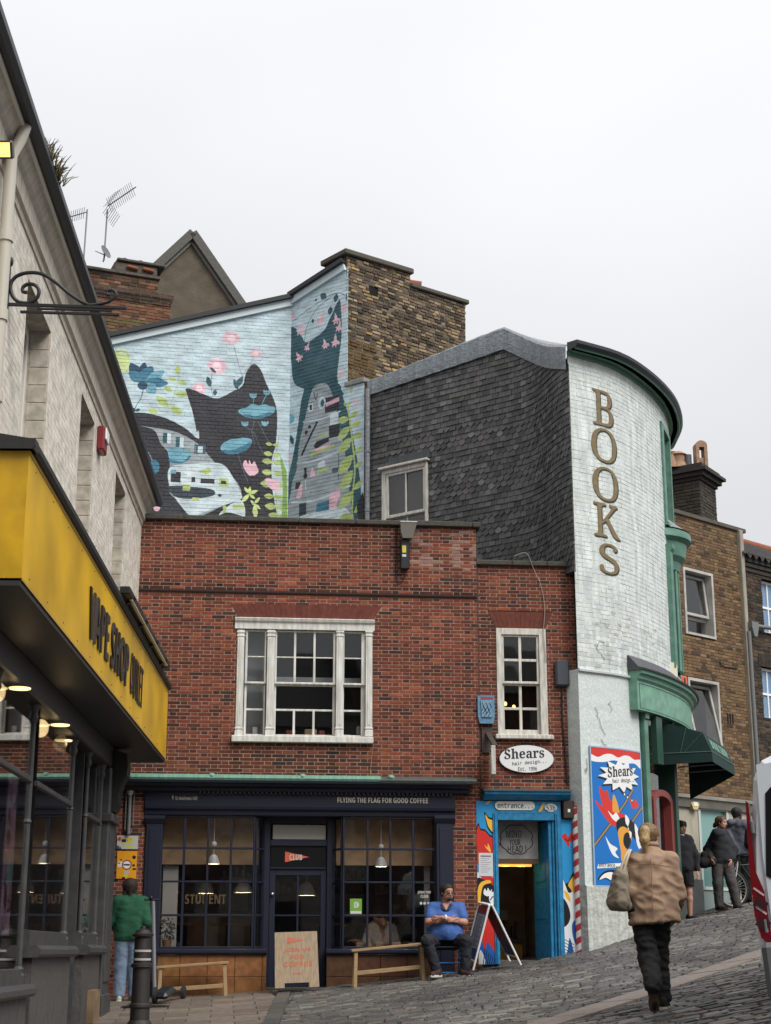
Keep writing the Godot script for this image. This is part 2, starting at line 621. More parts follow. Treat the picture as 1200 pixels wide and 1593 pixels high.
# a sash or casement: the frame is a part of the building,panes and bars are its pieces. cols and rows are lists of [from,to] in u and v
func window(parent: Node,wl: Wall,u0: float,v0: float,u1: float,v1: float,cols: Array,rows: Array,frame: Material,gl: Material,w:=-0.06,thick:=0.06,called:="window") -> MeshInstance3D:
	var f:=MB.new()
	var cu0: float = cols[0][0]; var cu1: float = cols[-1][1]
	var rv0: float = rows[0][0]; var rv1: float = rows[-1][1]
	slab(f,wl,u0,v0,cu0,v1,w - thick*0.5,w+thick*0.5,0.006)
	slab(f,wl,cu1,v0,u1,v1,w - thick*0.5,w+thick*0.5,0.006)
	slab(f,wl,cu0,v0,cu1,rv0,w - thick*0.5,w+thick*0.5,0.006)
	slab(f,wl,cu0,rv1,cu1,v1,w - thick*0.5,w+thick*0.5,0.006)
	var o:=part(parent,called,f,frame)
	for k in cols.size() - 1:
		var b:=MB.new()
		slab(b,wl,cols[k][1],rv0,cols[k+1][0],rv1,w - thick*0.3,w+thick*0.3,0.004)
		part(o,"glazing_bar",b,frame)
	for k in rows.size() - 1:
		for j in cols.size():
			var b:=MB.new()
			slab(b,wl,cols[j][0],rows[k][1],cols[j][1],rows[k+1][0],w - thick*0.32,w+thick*0.32,0.004)
			part(o,"glazing_bar",b,frame)
	for c in cols:
		for r in rows:
			var b:=MB.new()
			var jig:=rng.randf_range(-0.004,0.004)
			if wl.q.size() == 2:
				var x:=wl.xf((c[0]+c[1])*0.5,(r[0]+r[1])*0.5,w - 0.012+jig)
				x.basis = x.basis*Basis(v3(1,0,0),rng.randf_range(-0.016,0.016))*Basis(v3(0,1,0),rng.randf_range(-0.016,0.016))
				b.box(x,v3(c[1] - c[0]+0.008,r[1] - r[0]+0.008,0.004))
			else:
				slab(b,wl,c[0] - 0.004,r[0] - 0.004,c[1]+0.004,r[1]+0.004,w - 0.014+jig,w - 0.01+jig)
			part(o,"pane",b,gl)
	return o

# the dark room behind an opening: five faces
func room(parent: Node,wl: Wall,u0: float,v0: float,u1: float,v1: float,w0: float,depth: float,m: Material,called:="room_behind") -> MeshInstance3D:
	var b:=MB.new()
	var n0:=wl.n(u0)
	var r:=UP.cross(n0)
	b.quad(wl.p(u0,v0,w0 - depth),wl.p(u1,v0,w0 - depth),wl.p(u1,v1,w0 - depth),wl.p(u0,v1,w0 - depth),n0)
	b.quad(wl.p(u0,v0,w0),wl.p(u1,v0,w0),wl.p(u1,v0,w0 - depth),wl.p(u0,v0,w0 - depth),UP)
	b.quad(wl.p(u0,v1,w0),wl.p(u1,v1,w0),wl.p(u1,v1,w0 - depth),wl.p(u0,v1,w0 - depth),-UP)
	b.quad(wl.p(u0,v0,w0),wl.p(u0,v1,w0),wl.p(u0,v1,w0 - depth),wl.p(u0,v0,w0 - depth),r)
	b.quad(wl.p(u1,v0,w0),wl.p(u1,v1,w0),wl.p(u1,v1,w0 - depth),wl.p(u1,v0,w0 - depth),-r)
	return part(parent,called,b,m)

func even(a: float,b: float,n: int,bar: float) -> Array:
	var out:=[]
	var w:=(b - a - bar*(n - 1)) / n
	for k in n:
		out.append([a+k*(w+bar),a+k*(w+bar)+w])
	return out

func _ready() -> void:
	rng.seed = 20240611
	# camera
	var cam:=Camera3D.new()
	cam.name = "camera"
	cam.position = v3(0,1.6,0)
	cam.rotation_degrees = v3(15.6488,0,0)
	cam.fov = 36.1569
	cam.near = 0.1
	cam.far = 400.0
	add_child(cam)
	# overcast sky,brighter towards the zenith as such skies are
	var pano:=Image.create(256,128,false,Image.FORMAT_RGBF)
	var cn:=FastNoiseLite.new()
	cn.seed = 4
	cn.frequency = 0.9
	cn.fractal_octaves = 4
	for py in 128:
		var el:=(0.5 - (py+0.5) / 128.0)*PI
		for px in 256:
			var az:=TAU*px / 256.0
			var d:=v3(cos(az)*cos(el),sin(el)*2.2,sin(az)*cos(el))
			var l:=0.12
			if el > -0.01:
				l = 0.318*(1.0+sin(el))*(1.0+0.12*cn.get_noise_3dv(d*2.0))
			pano.set_pixel(px,py,Color(l*0.968,l*0.99,l*1.02))
	var sm:=PanoramaSkyMaterial.new()
	sm.panorama = ImageTexture.create_from_image(pano)
	var sky:=Sky.new()
	sky.sky_material = sm
	var env:=Environment.new()
	env.background_mode = Environment.BG_SKY
	env.sky = sky
	env.tonemap_mode = Environment.TONE_MAPPER_LINEAR
	env.tonemap_exposure = 2.0
	env.sdfgi_enabled = true
	env.ssao_enabled = true
	env.ssil_enabled = true
	var we:=WorldEnvironment.new()
	we.name = "environment"
	we.environment = env
	add_child(we)
	var sun:=DirectionalLight3D.new()
	sun.name = "sun"
	sun.rotation_degrees = v3(-48,43,0)
	sun.light_energy = 0.5
	sun.light_angular_distance = 34.0
	sun.light_color = Color(1.0,0.985,0.96)
	sun.shadow_enabled = true
	add_child(sun)
	# shared grain
	noise("fine",48.0,3,0.84,1.0,256)
	noise("blotch",5.0,5,0.8,1.0,384)
	noise("stain",9.0,4,0.8,1.0,384,v2(2.2,0.35))
	noise("grain",10.0,4,0.8,1.0,256,v2(0.5,6.0))
	noise("rough",30.0,4,0.0,1.0,256)
	noise("lumps",8.0,4,0.0,1.0,256)
	build_ground()
	build_cafe()
	build_salon()
	build_mural_house()
	build_slate_house()
	build_tower()
	build_left_house()
	build_far_left()
	build_right_houses()
	build_street_things()
	build_signs()
	build_people()
	build_van()
	build_street_behind()

# where a point shows on the photograph,in its pixels
func shown(p: Vector3) -> Vector2:
	var a:=deg_to_rad(15.6488)
	var y:=p.y - 1.6
	var z:=-p.z*cos(a)+y*sin(a)
	return v2(600+2440*p.x / z,796.5 - 2440*(y*cos(a)+p.z*sin(a)) / z)

func build_ground() -> void:
	var base:=MB.new()
	for gx in range(-40,40):
		for gd in range(-20,80):
			var a:=v3(gx,ground(gx,gd) - 0.035,-gd); var b:=v3(gx+1,ground(gx+1,gd) - 0.035,-gd)
			var c:=v3(gx+1,ground(gx+1,gd+1) - 0.035,-gd - 1); var d:=v3(gx,ground(gx,gd+1) - 0.035,-gd - 1)
			base.quad(a,b,c,d,UP)
	structure("ground",base,mat("bedding",Color(0.055,0.052,0.048),0.95,{"tex": "blotch","bump": "rough","bs": 0.6,"ts": 1.3}))
	# the setts of the street,in courses across it,with two lines of granite slabs
	var e1:=v2(0.995,0.0998)
	var e2:=v2(-0.0998,0.995)
	var o:=v2(-1.4,11.5)
	var sm:=mat("sett_stone",Color.WHITE,0.5,{"vc": true,"tex": "fine","bump": "rough","bs": 0.25,"ts": 2.4})
	var st:=structure("street",quick_box(v3(3.0,ground(3,14) - 0.2,-14.0),v3(0.2,0.1,0.2)),sm)
	var kerb0:=v2(-1.504,24.135)
	var kerb1:=v2(-1.351,19.684)
	var s0:=v2(1.748,15.882)
	var s1:=v2(4.324,19.035)
	var sdir:=(s1 - s0).normalized()
	var sn:=v2(-sdir.y,sdir.x)
	var list:=[]
	var t:=0.0
	while t < 27.0:
		var wd:=rng.randf_range(0.085,0.125)
		var s:=rng.randf_range(-0.2,0.0)
		while s < 13.0:
			var ln:=rng.randf_range(0.13,0.3)
			var c:=o+e1*(s+ln*0.5)+e2*(t+wd*0.5)
			var kx:=kerb0.x+(kerb1.x - kerb0.x)*(c.y - kerb0.y) / (kerb1.y - kerb0.y)
			var off:=absf((c - s0).dot(sn))
			if c.x > kx+0.16 and off > 0.27 and c.y > 12.0 and c.y < 25.0+(c.x+4.03)*0.1+9.0*smoothstep(2.9,3.9,c.x):
				list.append([c,ln - 0.014,wd - 0.014])
			s += ln
		t += wd
	for q in list:
		var c: Vector2 = q[0]
		var y:=ground(c.x,c.y)
		var sc:=shown(v3(c.x,y,-c.y))
		q.append(c.y if sc.y < 1593 and sc.x > 430 and sc.x < 1195 else 100.0+c.y)
	list.sort_custom(func(a,b): return a[3] < b[3])
	var rest:=MB.new()
	for k in list.size():
		var q = list[k]
		var b:=rest if k >= 300 else MB.new()
		sett(b,q[0],e1,e2,q[1],q[2])
		if k < 300:
			part(st,"sett",b,sm)
	part(st,"sett_paving",rest,sm,"stuff")
	# granite strip
	var gm:=mat("granite_strip",Color(0.24,0.2,0.175),0.55,{"tex": "blotch","bump": "rough","bs": 0.15,"ts": 1.7})
	var k2:=-3.0
	while k2 < 14.0:
		var ln:=rng.randf_range(0.75,1.3)
		var c:=s0+sdir*(k2+ln*0.5)
		var b:=MB.new()
		flat_stone(b,c,sdir,sn,ln - 0.014,0.48,0.012)
		part(st,"granite_slab",b,gm)
		k2 += ln
	# the pavement before the left shop and the cafe
	var pm:=mat("paving_stone",Color.WHITE,0.6,{"vc": true,"tex": "blotch","bump": "rough","bs": 0.2,"ts": 1.1})
	var pv:=structure("pavement",quick_box(v3(-3.0,ground(-3,18) - 0.2,-18.0),v3(0.2,0.1,0.2)),pm)
	var row:=0
	t = 0.0
	while t < 14.5:
		var s:=-0.35 if row % 2 == 0 else -0.05
		while s < 5.2:
			var c:=v2(-4.9,12.0)+e1*(s+0.3)+e2*(t+0.225)
			var kx:=kerb0.x+(kerb1.x - kerb0.x)*(c.y - kerb0.y) / (kerb1.y - kerb0.y)
			var lim:=25.0+(c.x+4.03)*0.1
			var e:=minf(c.x+0.3,kx - 0.1) - (c.x - 0.3)
			if e > 0.08 and c.y < lim:
				var b:=MB.new()
				b.col = jitter(Color(0.2,0.165,0.135),0.22)
				flat_stone(b,c+e1*(e - 0.6)*0.5,e1,e2,e - 0.008,0.442,0.006)
				part(pv,"paving_slab",b,pm)
			s += 0.6
		t += 0.45
		row += 1
	var kd:=(kerb0 - kerb1).normalized()
	var kn:=v2(-kd.y,kd.x)
	k2 = -9.0
	while k2 < 4.0:
		var c:=kerb0+kd*(k2+0.4)
		if c.y < 25.2:
			var b:=MB.new()
			b.col = jitter(Color(0.1,0.095,0.09),0.2)
			flat_stone(b,c,kd,kn,0.785,0.2,0.02)
			part(pv,"kerb_stone",b,pm)
		k2 += 0.8

func quick_box(c: Vector3,s: Vector3) -> MB:
	var b:=MB.new()
	b.box(Transform3D(Basis(),c),s)
	return b

func sett(b: MB,c: Vector2,e1: Vector2,e2: Vector2,ln: float,wd: float) -> void:
	var lift:=rng.randf_range(-0.007,0.007)
	var tx:=rng.randf_range(-0.03,0.03)
	var td:=rng.randf_range(-0.05,0.05)
	var g:=rng.randf_range(0.55,1.3)*(0.82+0.3*sin(c.x*1.9+0.7*sin(c.y*1.3))*sin(c.y*0.8+c.x*0.3))
	b.col = Color(0.136*g,0.13*g,0.126*g)
	if rng.randf() < 0.22:
		b.col = Color(0.23*g,0.215*g,0.19*g)
	elif rng.randf() < 0.15:
		b.col = Color(0.15*g,0.12*g,0.1*g)
	var top:=[]
	var foot:=[]
	for w in [[-0.5,-0.5],[0.5,-0.5],[0.5,0.5],[-0.5,0.5]]:
		var p = c+e1*(w[0]*ln*rng.randf_range(0.93,1.03))+e2*(w[1]*wd*rng.randf_range(0.9,1.03))
		var y:=ground(p.x,p.y)
		foot.append(v3(p.x,y - 0.05,-p.y))
		var q = c+(p - c)*0.88
		top.append(v3(q.x,ground(q.x,q.y)+lift+w[0]*tx*ln+w[1]*td*wd,-q.y))
	b.quad(top[0],top[1],top[2],top[3],UP)
	var mid:=[]
	for k in 4:
		mid.append(foot[k]*0.35+v3(foot[k].x,top[k].y - 0.012,foot[k].z)*0.65)
	for k in 4:
		var j:=(k+1) % 4
		var out = (foot[k]+foot[j])*0.5 - v3(c.x,foot[k].y,-c.y)
		b.quad(top[k],top[j],mid[j],mid[k],out+UP*0.5)
		b.quad(mid[k],mid[j],foot[j],foot[k],out)

func flat_stone(b: MB,c: Vector2,e1: Vector2,e2: Vector2,ln: float,wd: float,lift: float) -> void:
	var dl:=rng.randf_range(-0.003,0.003)+lift
	var top:=[]
	var foot:=[]
	for w in [[-0.5,-0.5],[0.5,-0.5],[0.5,0.5],[-0.5,0.5]]:
		var p = c+e1*(w[0]*ln)+e2*(w[1]*wd)
		foot.append(v3(p.x,ground(p.x,p.y) - 0.08,-p.y))
		var q = c+e1*(w[0]*(ln - 0.012))+e2*(w[1]*(wd - 0.012))
		top.append(v3(q.x,ground(q.x,q.y)+dl,-q.y))
	b.quad(top[0],top[1],top[2],top[3],UP)
	for k in 4:
		var j:=(k+1) % 4
		b.quad(top[k],top[j],foot[j],foot[k],(foot[k]+foot[j])*0.5 - v3(c.x,foot[k].y,-c.y))

var cw: Wall
var red_brick: StandardMaterial3D
var red_mortar: StandardMaterial3D

var wear: FastNoiseLite
func red_tone(u: float,v: float,header: bool) -> Color:
	if wear == null:
		wear = FastNoiseLite.new()
		wear.seed = 11
		wear.frequency = 0.55
		wear.fractal_octaves = 3
	var f:=rng.randf()
	var c:=Color(0.225,0.052,0.026)
	if f < 0.25:
		c = Color(0.165,0.038,0.022)
	elif f < 0.42:
		c = Color(0.29,0.078,0.036)
	elif f < 0.5:
		c = Color(0.1,0.029,0.02)
	if header and rng.randf() < 0.26:
		c = Color(0.07,0.03,0.024)
	elif rng.randf() < 0.05:
		c = Color(0.05,0.026,0.022)
	# soot under the coping and along the string course,streaks below the sills,paler repointed patches
	var k:=1.0+0.4*wear.get_noise_2d(u,v*1.6)
	k *= 1.0 - 0.35*smoothstep(0.1,0.5,wear.get_noise_2d(u*5.0+40.0,v*0.5))
	if v > 8.1:
		k *= 1.0 - clampf((v - 8.1)*1.5,0,0.55)*clampf(0.5+1.6*wear.get_noise_2d(u*3.0,9.0),0.0,1.0)
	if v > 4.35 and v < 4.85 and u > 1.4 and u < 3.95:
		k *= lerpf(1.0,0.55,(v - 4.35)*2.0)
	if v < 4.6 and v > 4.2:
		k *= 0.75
	if absf(v - 7.33) < 0.08 and rng.randf() < 0.75:
		k *= 0.35
	if v > 7.75 and u > 4.5 and wear.get_noise_2d(u*2.0,v*2.0+70.0) > 0.0 and rng.randf() < 0.5:
		c = Color(0.34,0.2,0.155)
	return jitter(Color(c.r*k,c.g*k,c.b*k),0.14)

func arch(parent: Node,wl: Wall,u0: float,u1: float,v0: float,v1: float,spread: float,n: int) -> void:
	# a flat arch of rubbed bricks,splayed from its middle
	var m:=mat("rubbed_brick",Color.WHITE,0.85,{"vc": true,"tex": "blotch","ts": 1.6})
	for k in n:
		var b:=MB.new()
		var a0:=lerpf(u0,u1,float(k) / n)+0.002
		var a1:=lerpf(u0,u1,float(k+1) / n) - 0.002
		var b0:=lerpf(u0 - spread,u1+spread,float(k) / n)+0.002
		var b1:=lerpf(u0 - spread,u1+spread,float(k+1) / n) - 0.002
		b.col = jitter(Color(0.16,0.04,0.024),0.14)
		b.ext(PackedVector2Array([v2(a0,v0),v2(a1,v0),v2(b1,v1),v2(b0,v1)]),flat(wl),0.011)
		part(parent,"arch_brick",b,m)

# the frame of a straight wall: local x = u,y = v,z = w
func flat(wl: Wall,w:=0.0) -> Transform3D:
	var x:=wl.xf(0,0,w)
	return x

func glyphs(parent: Node,called: String,wl: Wall,txt: String,font: String,r: Array,w: float,m: Material,slant:=0.0,deep:=0.006) -> MeshInstance3D:
	var b:=MB.new()
	letters(b,wl,txt,font,(r[0]+r[2])*0.5,(r[1]+r[3])*0.5,r[2] - r[0],r[3] - r[1],w,deep,slant)
	return part(parent,called,b,m)

func build_cafe() -> void:
	cw = Wall.new([-4.03,25.0,3.935,25.799])
	red_brick = mat("red_brick",Color.WHITE,0.88,{"vc": true,"tex": "blotch","bump": "rough","bs": 0.2,"ts": 1.4})
	red_mortar = mat("red_mortar",Color(0.4,0.25,0.185),0.95,{"tex": "blotch","ts": 0.8})
	var white:=mat("sash_white",Color(0.78,0.77,0.72),0.5,{"tex": "stain","ts": 0.6,"sy": 1.0})
	var navy:=mat("shopfront_navy",Color(0.011,0.014,0.031),0.42)
	var gl:=glass("window_glass",Color(0.05,0.06,0.065),0.12)
	var t:=thing("cafe_building","low red brick shop with flat roof, large white sash window and navy coffee shop front","building",cw.p(2.6,ground(-1.4,25.2)))
	var sf:=[0.26,0.838,5.134,4.279]
	var wr:=[1.656,4.916,3.839,6.844]
	# brickwork
	var ol:=[-1.2,0.5,5.58,0.5,5.58,8.475,-1.2,8.475]
	var a0:=1.663
	var a1:=3.827
	var archv0:=6.832
	var archv1:=7.09
	masonry(t,cw,[ol,rect(sf[0],0.5,sf[2],sf[3]),rect(wr[0],wr[1],wr[2],archv0),[a0,archv0,a1,archv0,a1+0.17,archv1,a0 - 0.17,archv1]],{"h": 0.0592,"len": 0.228,"head": 0.114,"bond": "flemish","tone": red_tone,"mat": red_brick,"mortar": red_mortar,"own": 300,"near": v2(4.6,6.0),"gap": 0.013,"proud": 0.006,"rag": 0.002})
	var back:=MB.new()
	back.quad(cw.p(a0 - 0.17,archv0,0.001),cw.p(a1+0.17,archv0,0.001),cw.p(a1+0.17,archv1,0.001),cw.p(a0 - 0.17,archv1,0.001),cw.n(0))
	part(t,"arch_mortar",back,red_mortar)
	arch(t,cw,a0,a1,archv0,archv1,0.16,28)
	# string course of projecting dark bricks
	var sc:=MB.new()
	var y0:=7.278
	sweep(sc,cw,-0.6,5.58,[v2(0.004,y0 - 0.02),v2(0.022,y0 - 0.02),v2(0.034,y0),v2(0.034,y0+0.022),v2(0.004,y0+0.035)])
	part(t,"string_course",sc,mat("sooty_brick",Color(0.05,0.028,0.024),0.95,{"tex": "blotch","ts": 2.0}))
	# coping slabs
	var cm:=mat("coping_stone",Color(0.085,0.078,0.066),0.9,{"tex": "blotch","bump": "rough","bs": 0.6,"ts": 1.5})
	var u:=-0.25
	while u < 5.62:
		var ln:=minf(rng.randf_range(0.85,1.0),5.66 - u)
		var b:=MB.new()
		slab(b,cw,u,8.475,u+ln - 0.008,8.56+rng.randf_range(-0.006,0.006),-0.3,0.075,0.012)
		part(t,"coping_slab",b,cm)
		u += ln
	# flat roof and the body behind the front
	var body:=MB.new()
	slab(body,cw,-1.2,8.2,5.55,8.25,-3.6,-0.02)
	slab(body,cw,5.55,7.6,7.2,7.65,-2.4,-0.1)
	slab(body,cw,-1.2,0.2,-1.1,8.2,-3.6,-0.02)
	slab(body,cw,-1.1,4.35,wr[0] - 0.4,8.2,-0.4,-0.02)
	slab(body,cw,wr[2]+0.4,4.35,5.6,8.2,-0.4,-0.02)
	slab(body,cw,wr[0] - 0.4,7.1,wr[2]+0.4,8.2,-0.4,-0.02)
	slab(body,cw,wr[0] - 0.4,4.35,wr[2]+0.4,wr[1] - 0.15,-0.4,-0.02)
	slab(body,cw,-1.1,0.2,sf[0] - 0.02,4.35,-0.5,-0.02)
	slab(body,cw,sf[2]+0.02,0.2,5.6,4.35,-0.5,-0.02)
	part(t,"wall_core",body,mat("dark_fill",Color(0.06,0.05,0.045),0.95))
	# the big sash window
	var lv:=0.0
	var sash:=MB.new()
	var f0:=[1.626,4.913,1.75,6.757]
	var head:=[1.58,6.779,3.869,6.854]
	var frz:=[1.624,6.672,3.837,6.779]
	sweep(sash,cw,head[0],head[2],[v2(-0.05,frz[1]),v2(0.03,frz[1]),v2(0.03,head[1] - 0.005),v2(0.06,head[1]+0.02),v2(0.075,head[3] - 0.012),v2(0.06,head[3]),v2(-0.05,head[3])])
	for px in [[1.627,4.913,1.741,6.651],[2.114,4.919,2.239,6.661],[3.241,4.934,3.356,6.683],[3.724,4.94,3.834,6.693]]:
		slab(sash,cw,px[0],px[1],px[2],px[3],-0.1,0.02,0.006)
		slab(sash,cw,px[0] - 0.012,px[3] - 0.05,px[2]+0.012,px[3] - 0.02,-0.1,0.032,0.004)
		slab(sash,cw,px[0] - 0.012,px[3] - 0.11,px[2]+0.012,px[3] - 0.085,-0.1,0.03,0.004)
		slab(sash,cw,px[0] - 0.01,px[1]+0.0,px[2]+0.01,px[1]+0.1,-0.1,0.03,0.004)
		slab(sash,cw,px[0] - 0.012,px[1]+0.12,px[2]+0.012,px[1]+0.145,-0.1,0.03,0.004)
		slab(sash,cw,px[0]+0.03,px[1]+0.18,px[2] - 0.03,px[3] - 0.14,0.015,0.026,0.004)
	var ws:=part(t,"tripartite_window",sash,white)
	var sill:=MB.new()
	var sr:=[1.569,4.822,3.847,4.926]
	slab(sill,cw,sr[0],sr[1],sr[2],sr[3],-0.1,0.09,0.01)
	part(ws,"sill",sill,white)
	var rt:=[1.944,6.231,1.944,6.635]
	var rb:=[1.954,5.81,1.954,6.21]
	var rc:=[1.963,5.382,1.963,5.757]
	var rd:=[1.972,4.968,1.972,5.35]
	var top:=6.667
	var mid:=5.797
	var bot:=4.923
	var cl:=[[1.759,5.392,2.101,6.443],[2.242,5.404,3.234,6.458],[3.36,5.416,3.723,6.474]]
	var cp:=[[[1.796,5.392,2.072,6.443]],[[2.273,5.399,2.549,6.452],[2.586,5.403,2.868,6.458],[2.904,5.408,3.193,6.464]],[[3.376,5.415,3.656,6.473]]]
	for k in 3:
		var cols:=[]
		for q in cp[k]:
			cols.append([q[0],q[2]])
		window(t,cw,cl[k][0],mid - 0.02,cl[k][2],top - 0.005,cols,[[rb[1],rb[3]],[rt[1],rt[3]]],white,gl,-0.05,0.05,"upper_sash")
		if k == 1:
			var o:=window(t,cw,cl[k][0],bot,cl[k][2],mid+0.025,[[cols[0][0],cols[2][1]]],[[rd[1],rd[3]],[rc[1],rc[3]]],white,gl,-0.1,0.05,"lower_sash")
			for j in 2:
				var b:=MB.new()
				slab(b,cw,cols[j][1],rd[1],cols[j+1][0],rd[3],-0.12,-0.08,0.004)
				part(o,"glazing_bar",b,white)
		else:
			window(t,cw,cl[k][0],bot,cl[k][2],mid+0.025,cols,[[rd[1],rd[3]],[rc[1],rc[3]]],white,gl,-0.1,0.05,"lower_sash")
	mat("pale_blind",Color(0.36,0.38,0.39),0.8); mat("lamp_white2",Color(0.6,0.6,0.58),0.4); mat("pot_red",Color(0.25,0.06,0.05),0.6); mat("card_tan",Color(0.4,0.28,0.18),0.7)
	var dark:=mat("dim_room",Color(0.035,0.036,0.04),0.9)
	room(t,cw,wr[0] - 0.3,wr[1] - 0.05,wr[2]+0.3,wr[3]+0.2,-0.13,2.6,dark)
	for q in [[1.72,0.1,0.05,0],[1.9,0.16,0.09,1],[2.45,0.12,0.16,2],[2.75,0.14,0.2,3],[2.98,0.12,0.1,2],[3.3,0.06,0.2,1],[3.6,0.2,0.06,0]]:
		var ob:=MB.new()
		slab(ob,cw,q[0],wr[1]+0.02,q[0]+q[2],wr[1]+0.02+q[1],-0.3,-0.2,0.015)
		part(t,"sill_ornament",ob,[mats["pale_blind"],mats["lamp_white2"],mats["pot_red"],mats["card_tan"]][q[3]])
	var cu:=MB.new()
	for k in 26:
		var uu:=lerpf(wr[0]+0.02,wr[0]+0.42,k / 26.0)
		slab(cu,cw,uu,wr[1],uu+0.018,wr[3],-0.34 - 0.02*(k % 2),-0.32 - 0.02*(k % 2))
	part(t,"net_curtain",cu,mats["pale_blind"])
	# a rolled blind behind the upper sashes
	var bl:=MB.new()
	slab(bl,cw,wr[0]+0.1,rb[1]+0.02,wr[2] - 0.1,rb[1]+0.13,-0.32,-0.3)
	part(t,"window_blind",bl,mat("pale_blind",Color(0.36,0.38,0.39),0.8))
	# ---- shopfront
	var dg:=mat("copper_green",Color(0.2,0.42,0.32),0.6,{"tex": "stain","ts": 0.7})
	var gut:=MB.new()
	var g0:=4.21
	sweep(gut,cw,-1.1,3.95,[v2(0.02,g0),v2(0.3,g0 - 0.02),v2(0.32,g0+0.015),v2(0.31,g0+0.055),v2(0.02,g0+0.1)])
	var gt:=part(t,"copper_flashing",gut,dg)
	for bx in [1.279,2.708,4.112]:
		var b:=MB.new()
		b.ball(cw.p(bx,g0+0.05,0.26),v3(0.06,0.045,0.07))
		part(gt,"flashing_knob",b,dg)
	var grey:=MB.new()
	sweep(grey,cw,3.95,5.479,[v2(0.02,g0 - 0.02),v2(0.3,g0 - 0.04),v2(0.32,g0 - 0.0),v2(0.31,g0+0.03),v2(0.02,g0+0.09)])
	part(t,"lead_flashing",grey,mat("old_lead",Color(0.085,0.1,0.095),0.7,{"tex": "blotch","ts": 2.0}))
	var cor:=MB.new()
	var c0:=4.054
	var c1:=4.237
	sweep(cor,cw,-1.1,5.384,[v2(0.0,c0 - 0.02),v2(0.12,c0 - 0.02),v2(0.13,c0+0.03),v2(0.2,c0+0.05),v2(0.24,c0+0.09),v2(0.29,c0+0.1),v2(0.3,c1 - 0.01),v2(0.0,c1 - 0.01)])
	part(t,"shop_cornice",cor,navy)
	var den:=MB.new()
	var dx:=1.083
	while dx < 5.09:
		slab(den,cw,dx,c0 - 0.06,dx+0.035,c0 - 0.02,0.05,0.11)
		dx += 0.07
	part(t,"dentils",den,navy,"stuff")
	var fa:=MB.new()
	var fr:=[0.242,3.793,5.172,4.076]
	slab(fa,cw,fr[0],fr[1],fr[2],fr[3],-0.1,0.045)
	part(t,"fascia_board",fa,navy)
	var ar:=MB.new()
	var r2:=[0.25,3.673,5.169,3.793]
	sweep(ar,cw,r2[0],r2[2],[v2(-0.1,r2[1]),v2(0.03,r2[1]),v2(0.04,r2[1]+0.06),v2(0.075,r2[3] - 0.03),v2(0.085,r2[3]+0.01),v2(-0.1,r2[3]+0.01)])
	part(t,"architrave",ar,navy)
	var cream:=mat("sign_cream",Color(0.62,0.58,0.5),0.6)
	glyphs(t,"lettering",cw,"FLYING THE FLAG FOR GOOD COFFEE","db",[3.278,3.881,4.729,3.962],0.046,cream)
	glyphs(t,"lettering",cw,"1","db",[0.656,3.906,0.683,3.966],0.046,cream)
	glyphs(t,"lettering",cw,"St Andrews Hill","d",[0.714,3.898,1.057,3.958],0.046,cream)
	for px in [[0.28,0.939,0.536,3.654],[4.856,1.214,5.133,3.692]]:
		var b:=MB.new()
		slab(b,cw,px[0],px[1] - 0.3,px[2],px[3],-0.3,0.05,0.01)
		slab(b,cw,px[0]+0.05,px[1]+0.2,px[2] - 0.05,px[3] - 0.2,0.04,0.062,0.006)
		sweep(b,cw,px[0] - 0.03,px[2]+0.03,[v2(0,px[3] - 0.12),v2(0.06,px[3] - 0.12),v2(0.1,px[3] - 0.05),v2(0.1,px[3]),v2(0,px[3])])
		part(t,"pilaster",b,navy)
	# windows: a front part and a canted return towards the door
	var rows:=[]
	for q in [[1.35,1.672,1.35,2.124],[1.335,2.157,1.335,2.634],[1.32,2.663,1.32,3.145],[1.305,3.179,1.305,3.631]]:
		rows.append([q[1],q[3]])
	var wy0: float = rows[0][0] - 0.03
	var wy1: float = rows[3][1]+0.03
	var lc:=[]
	for q in [[0.535,3.338,0.86,3.348],[0.9,3.341,1.231,3.351],[1.266,3.344,1.593,3.353],[1.629,3.346,1.957,3.356]]:
		lc.append([q[0],q[2]])
	window(t,cw,0.532,wy0,lc[3][1]+0.03,wy1,lc,rows,navy,gl,-0.03,0.06,"shop_window")
	var rcol:=[]
	for q in [[3.4,3.358,3.748,3.368],[3.783,3.361,4.112,3.371],[4.148,3.363,4.477,3.373],[4.513,3.366,4.838,3.376]]:
		rcol.append([q[0],q[2]])
	window(t,cw,rcol[0][0] - 0.03,wy0,4.856,wy1,rcol,rows,navy,gl,-0.03,0.06,"shop_window")
	var e0:=cw.p(lc[3][1]+0.03,0,-0.03)
	var e1:=cw.p(2.139,0,-0.32)
	var cant:=Wall.new([e0.x,-e0.z,e1.x,-e1.z])
	window(t,cant,0.0,wy0,cant.l[1],wy1,[[0.03,cant.l[1] - 0.04]],rows,navy,gl,0.0,0.05,"canted_window")
	var e2:=cw.p(3.23,0,-0.32)
	var e3:=cw.p(rcol[0][0] - 0.03,0,-0.03)
	var cant2:=Wall.new([e2.x,-e2.z,e3.x,-e3.z])
	window(t,cant2,0.0,wy0,cant2.l[1],wy1,[[0.04,cant2.l[1] - 0.03]],rows,navy,gl,0.0,0.05,"canted_window")
	# sills and stall risers
	var tile:=mat("brown_tile",Color.WHITE,0.35,{"vc": true,"tex": "blotch","ts": 1.2})
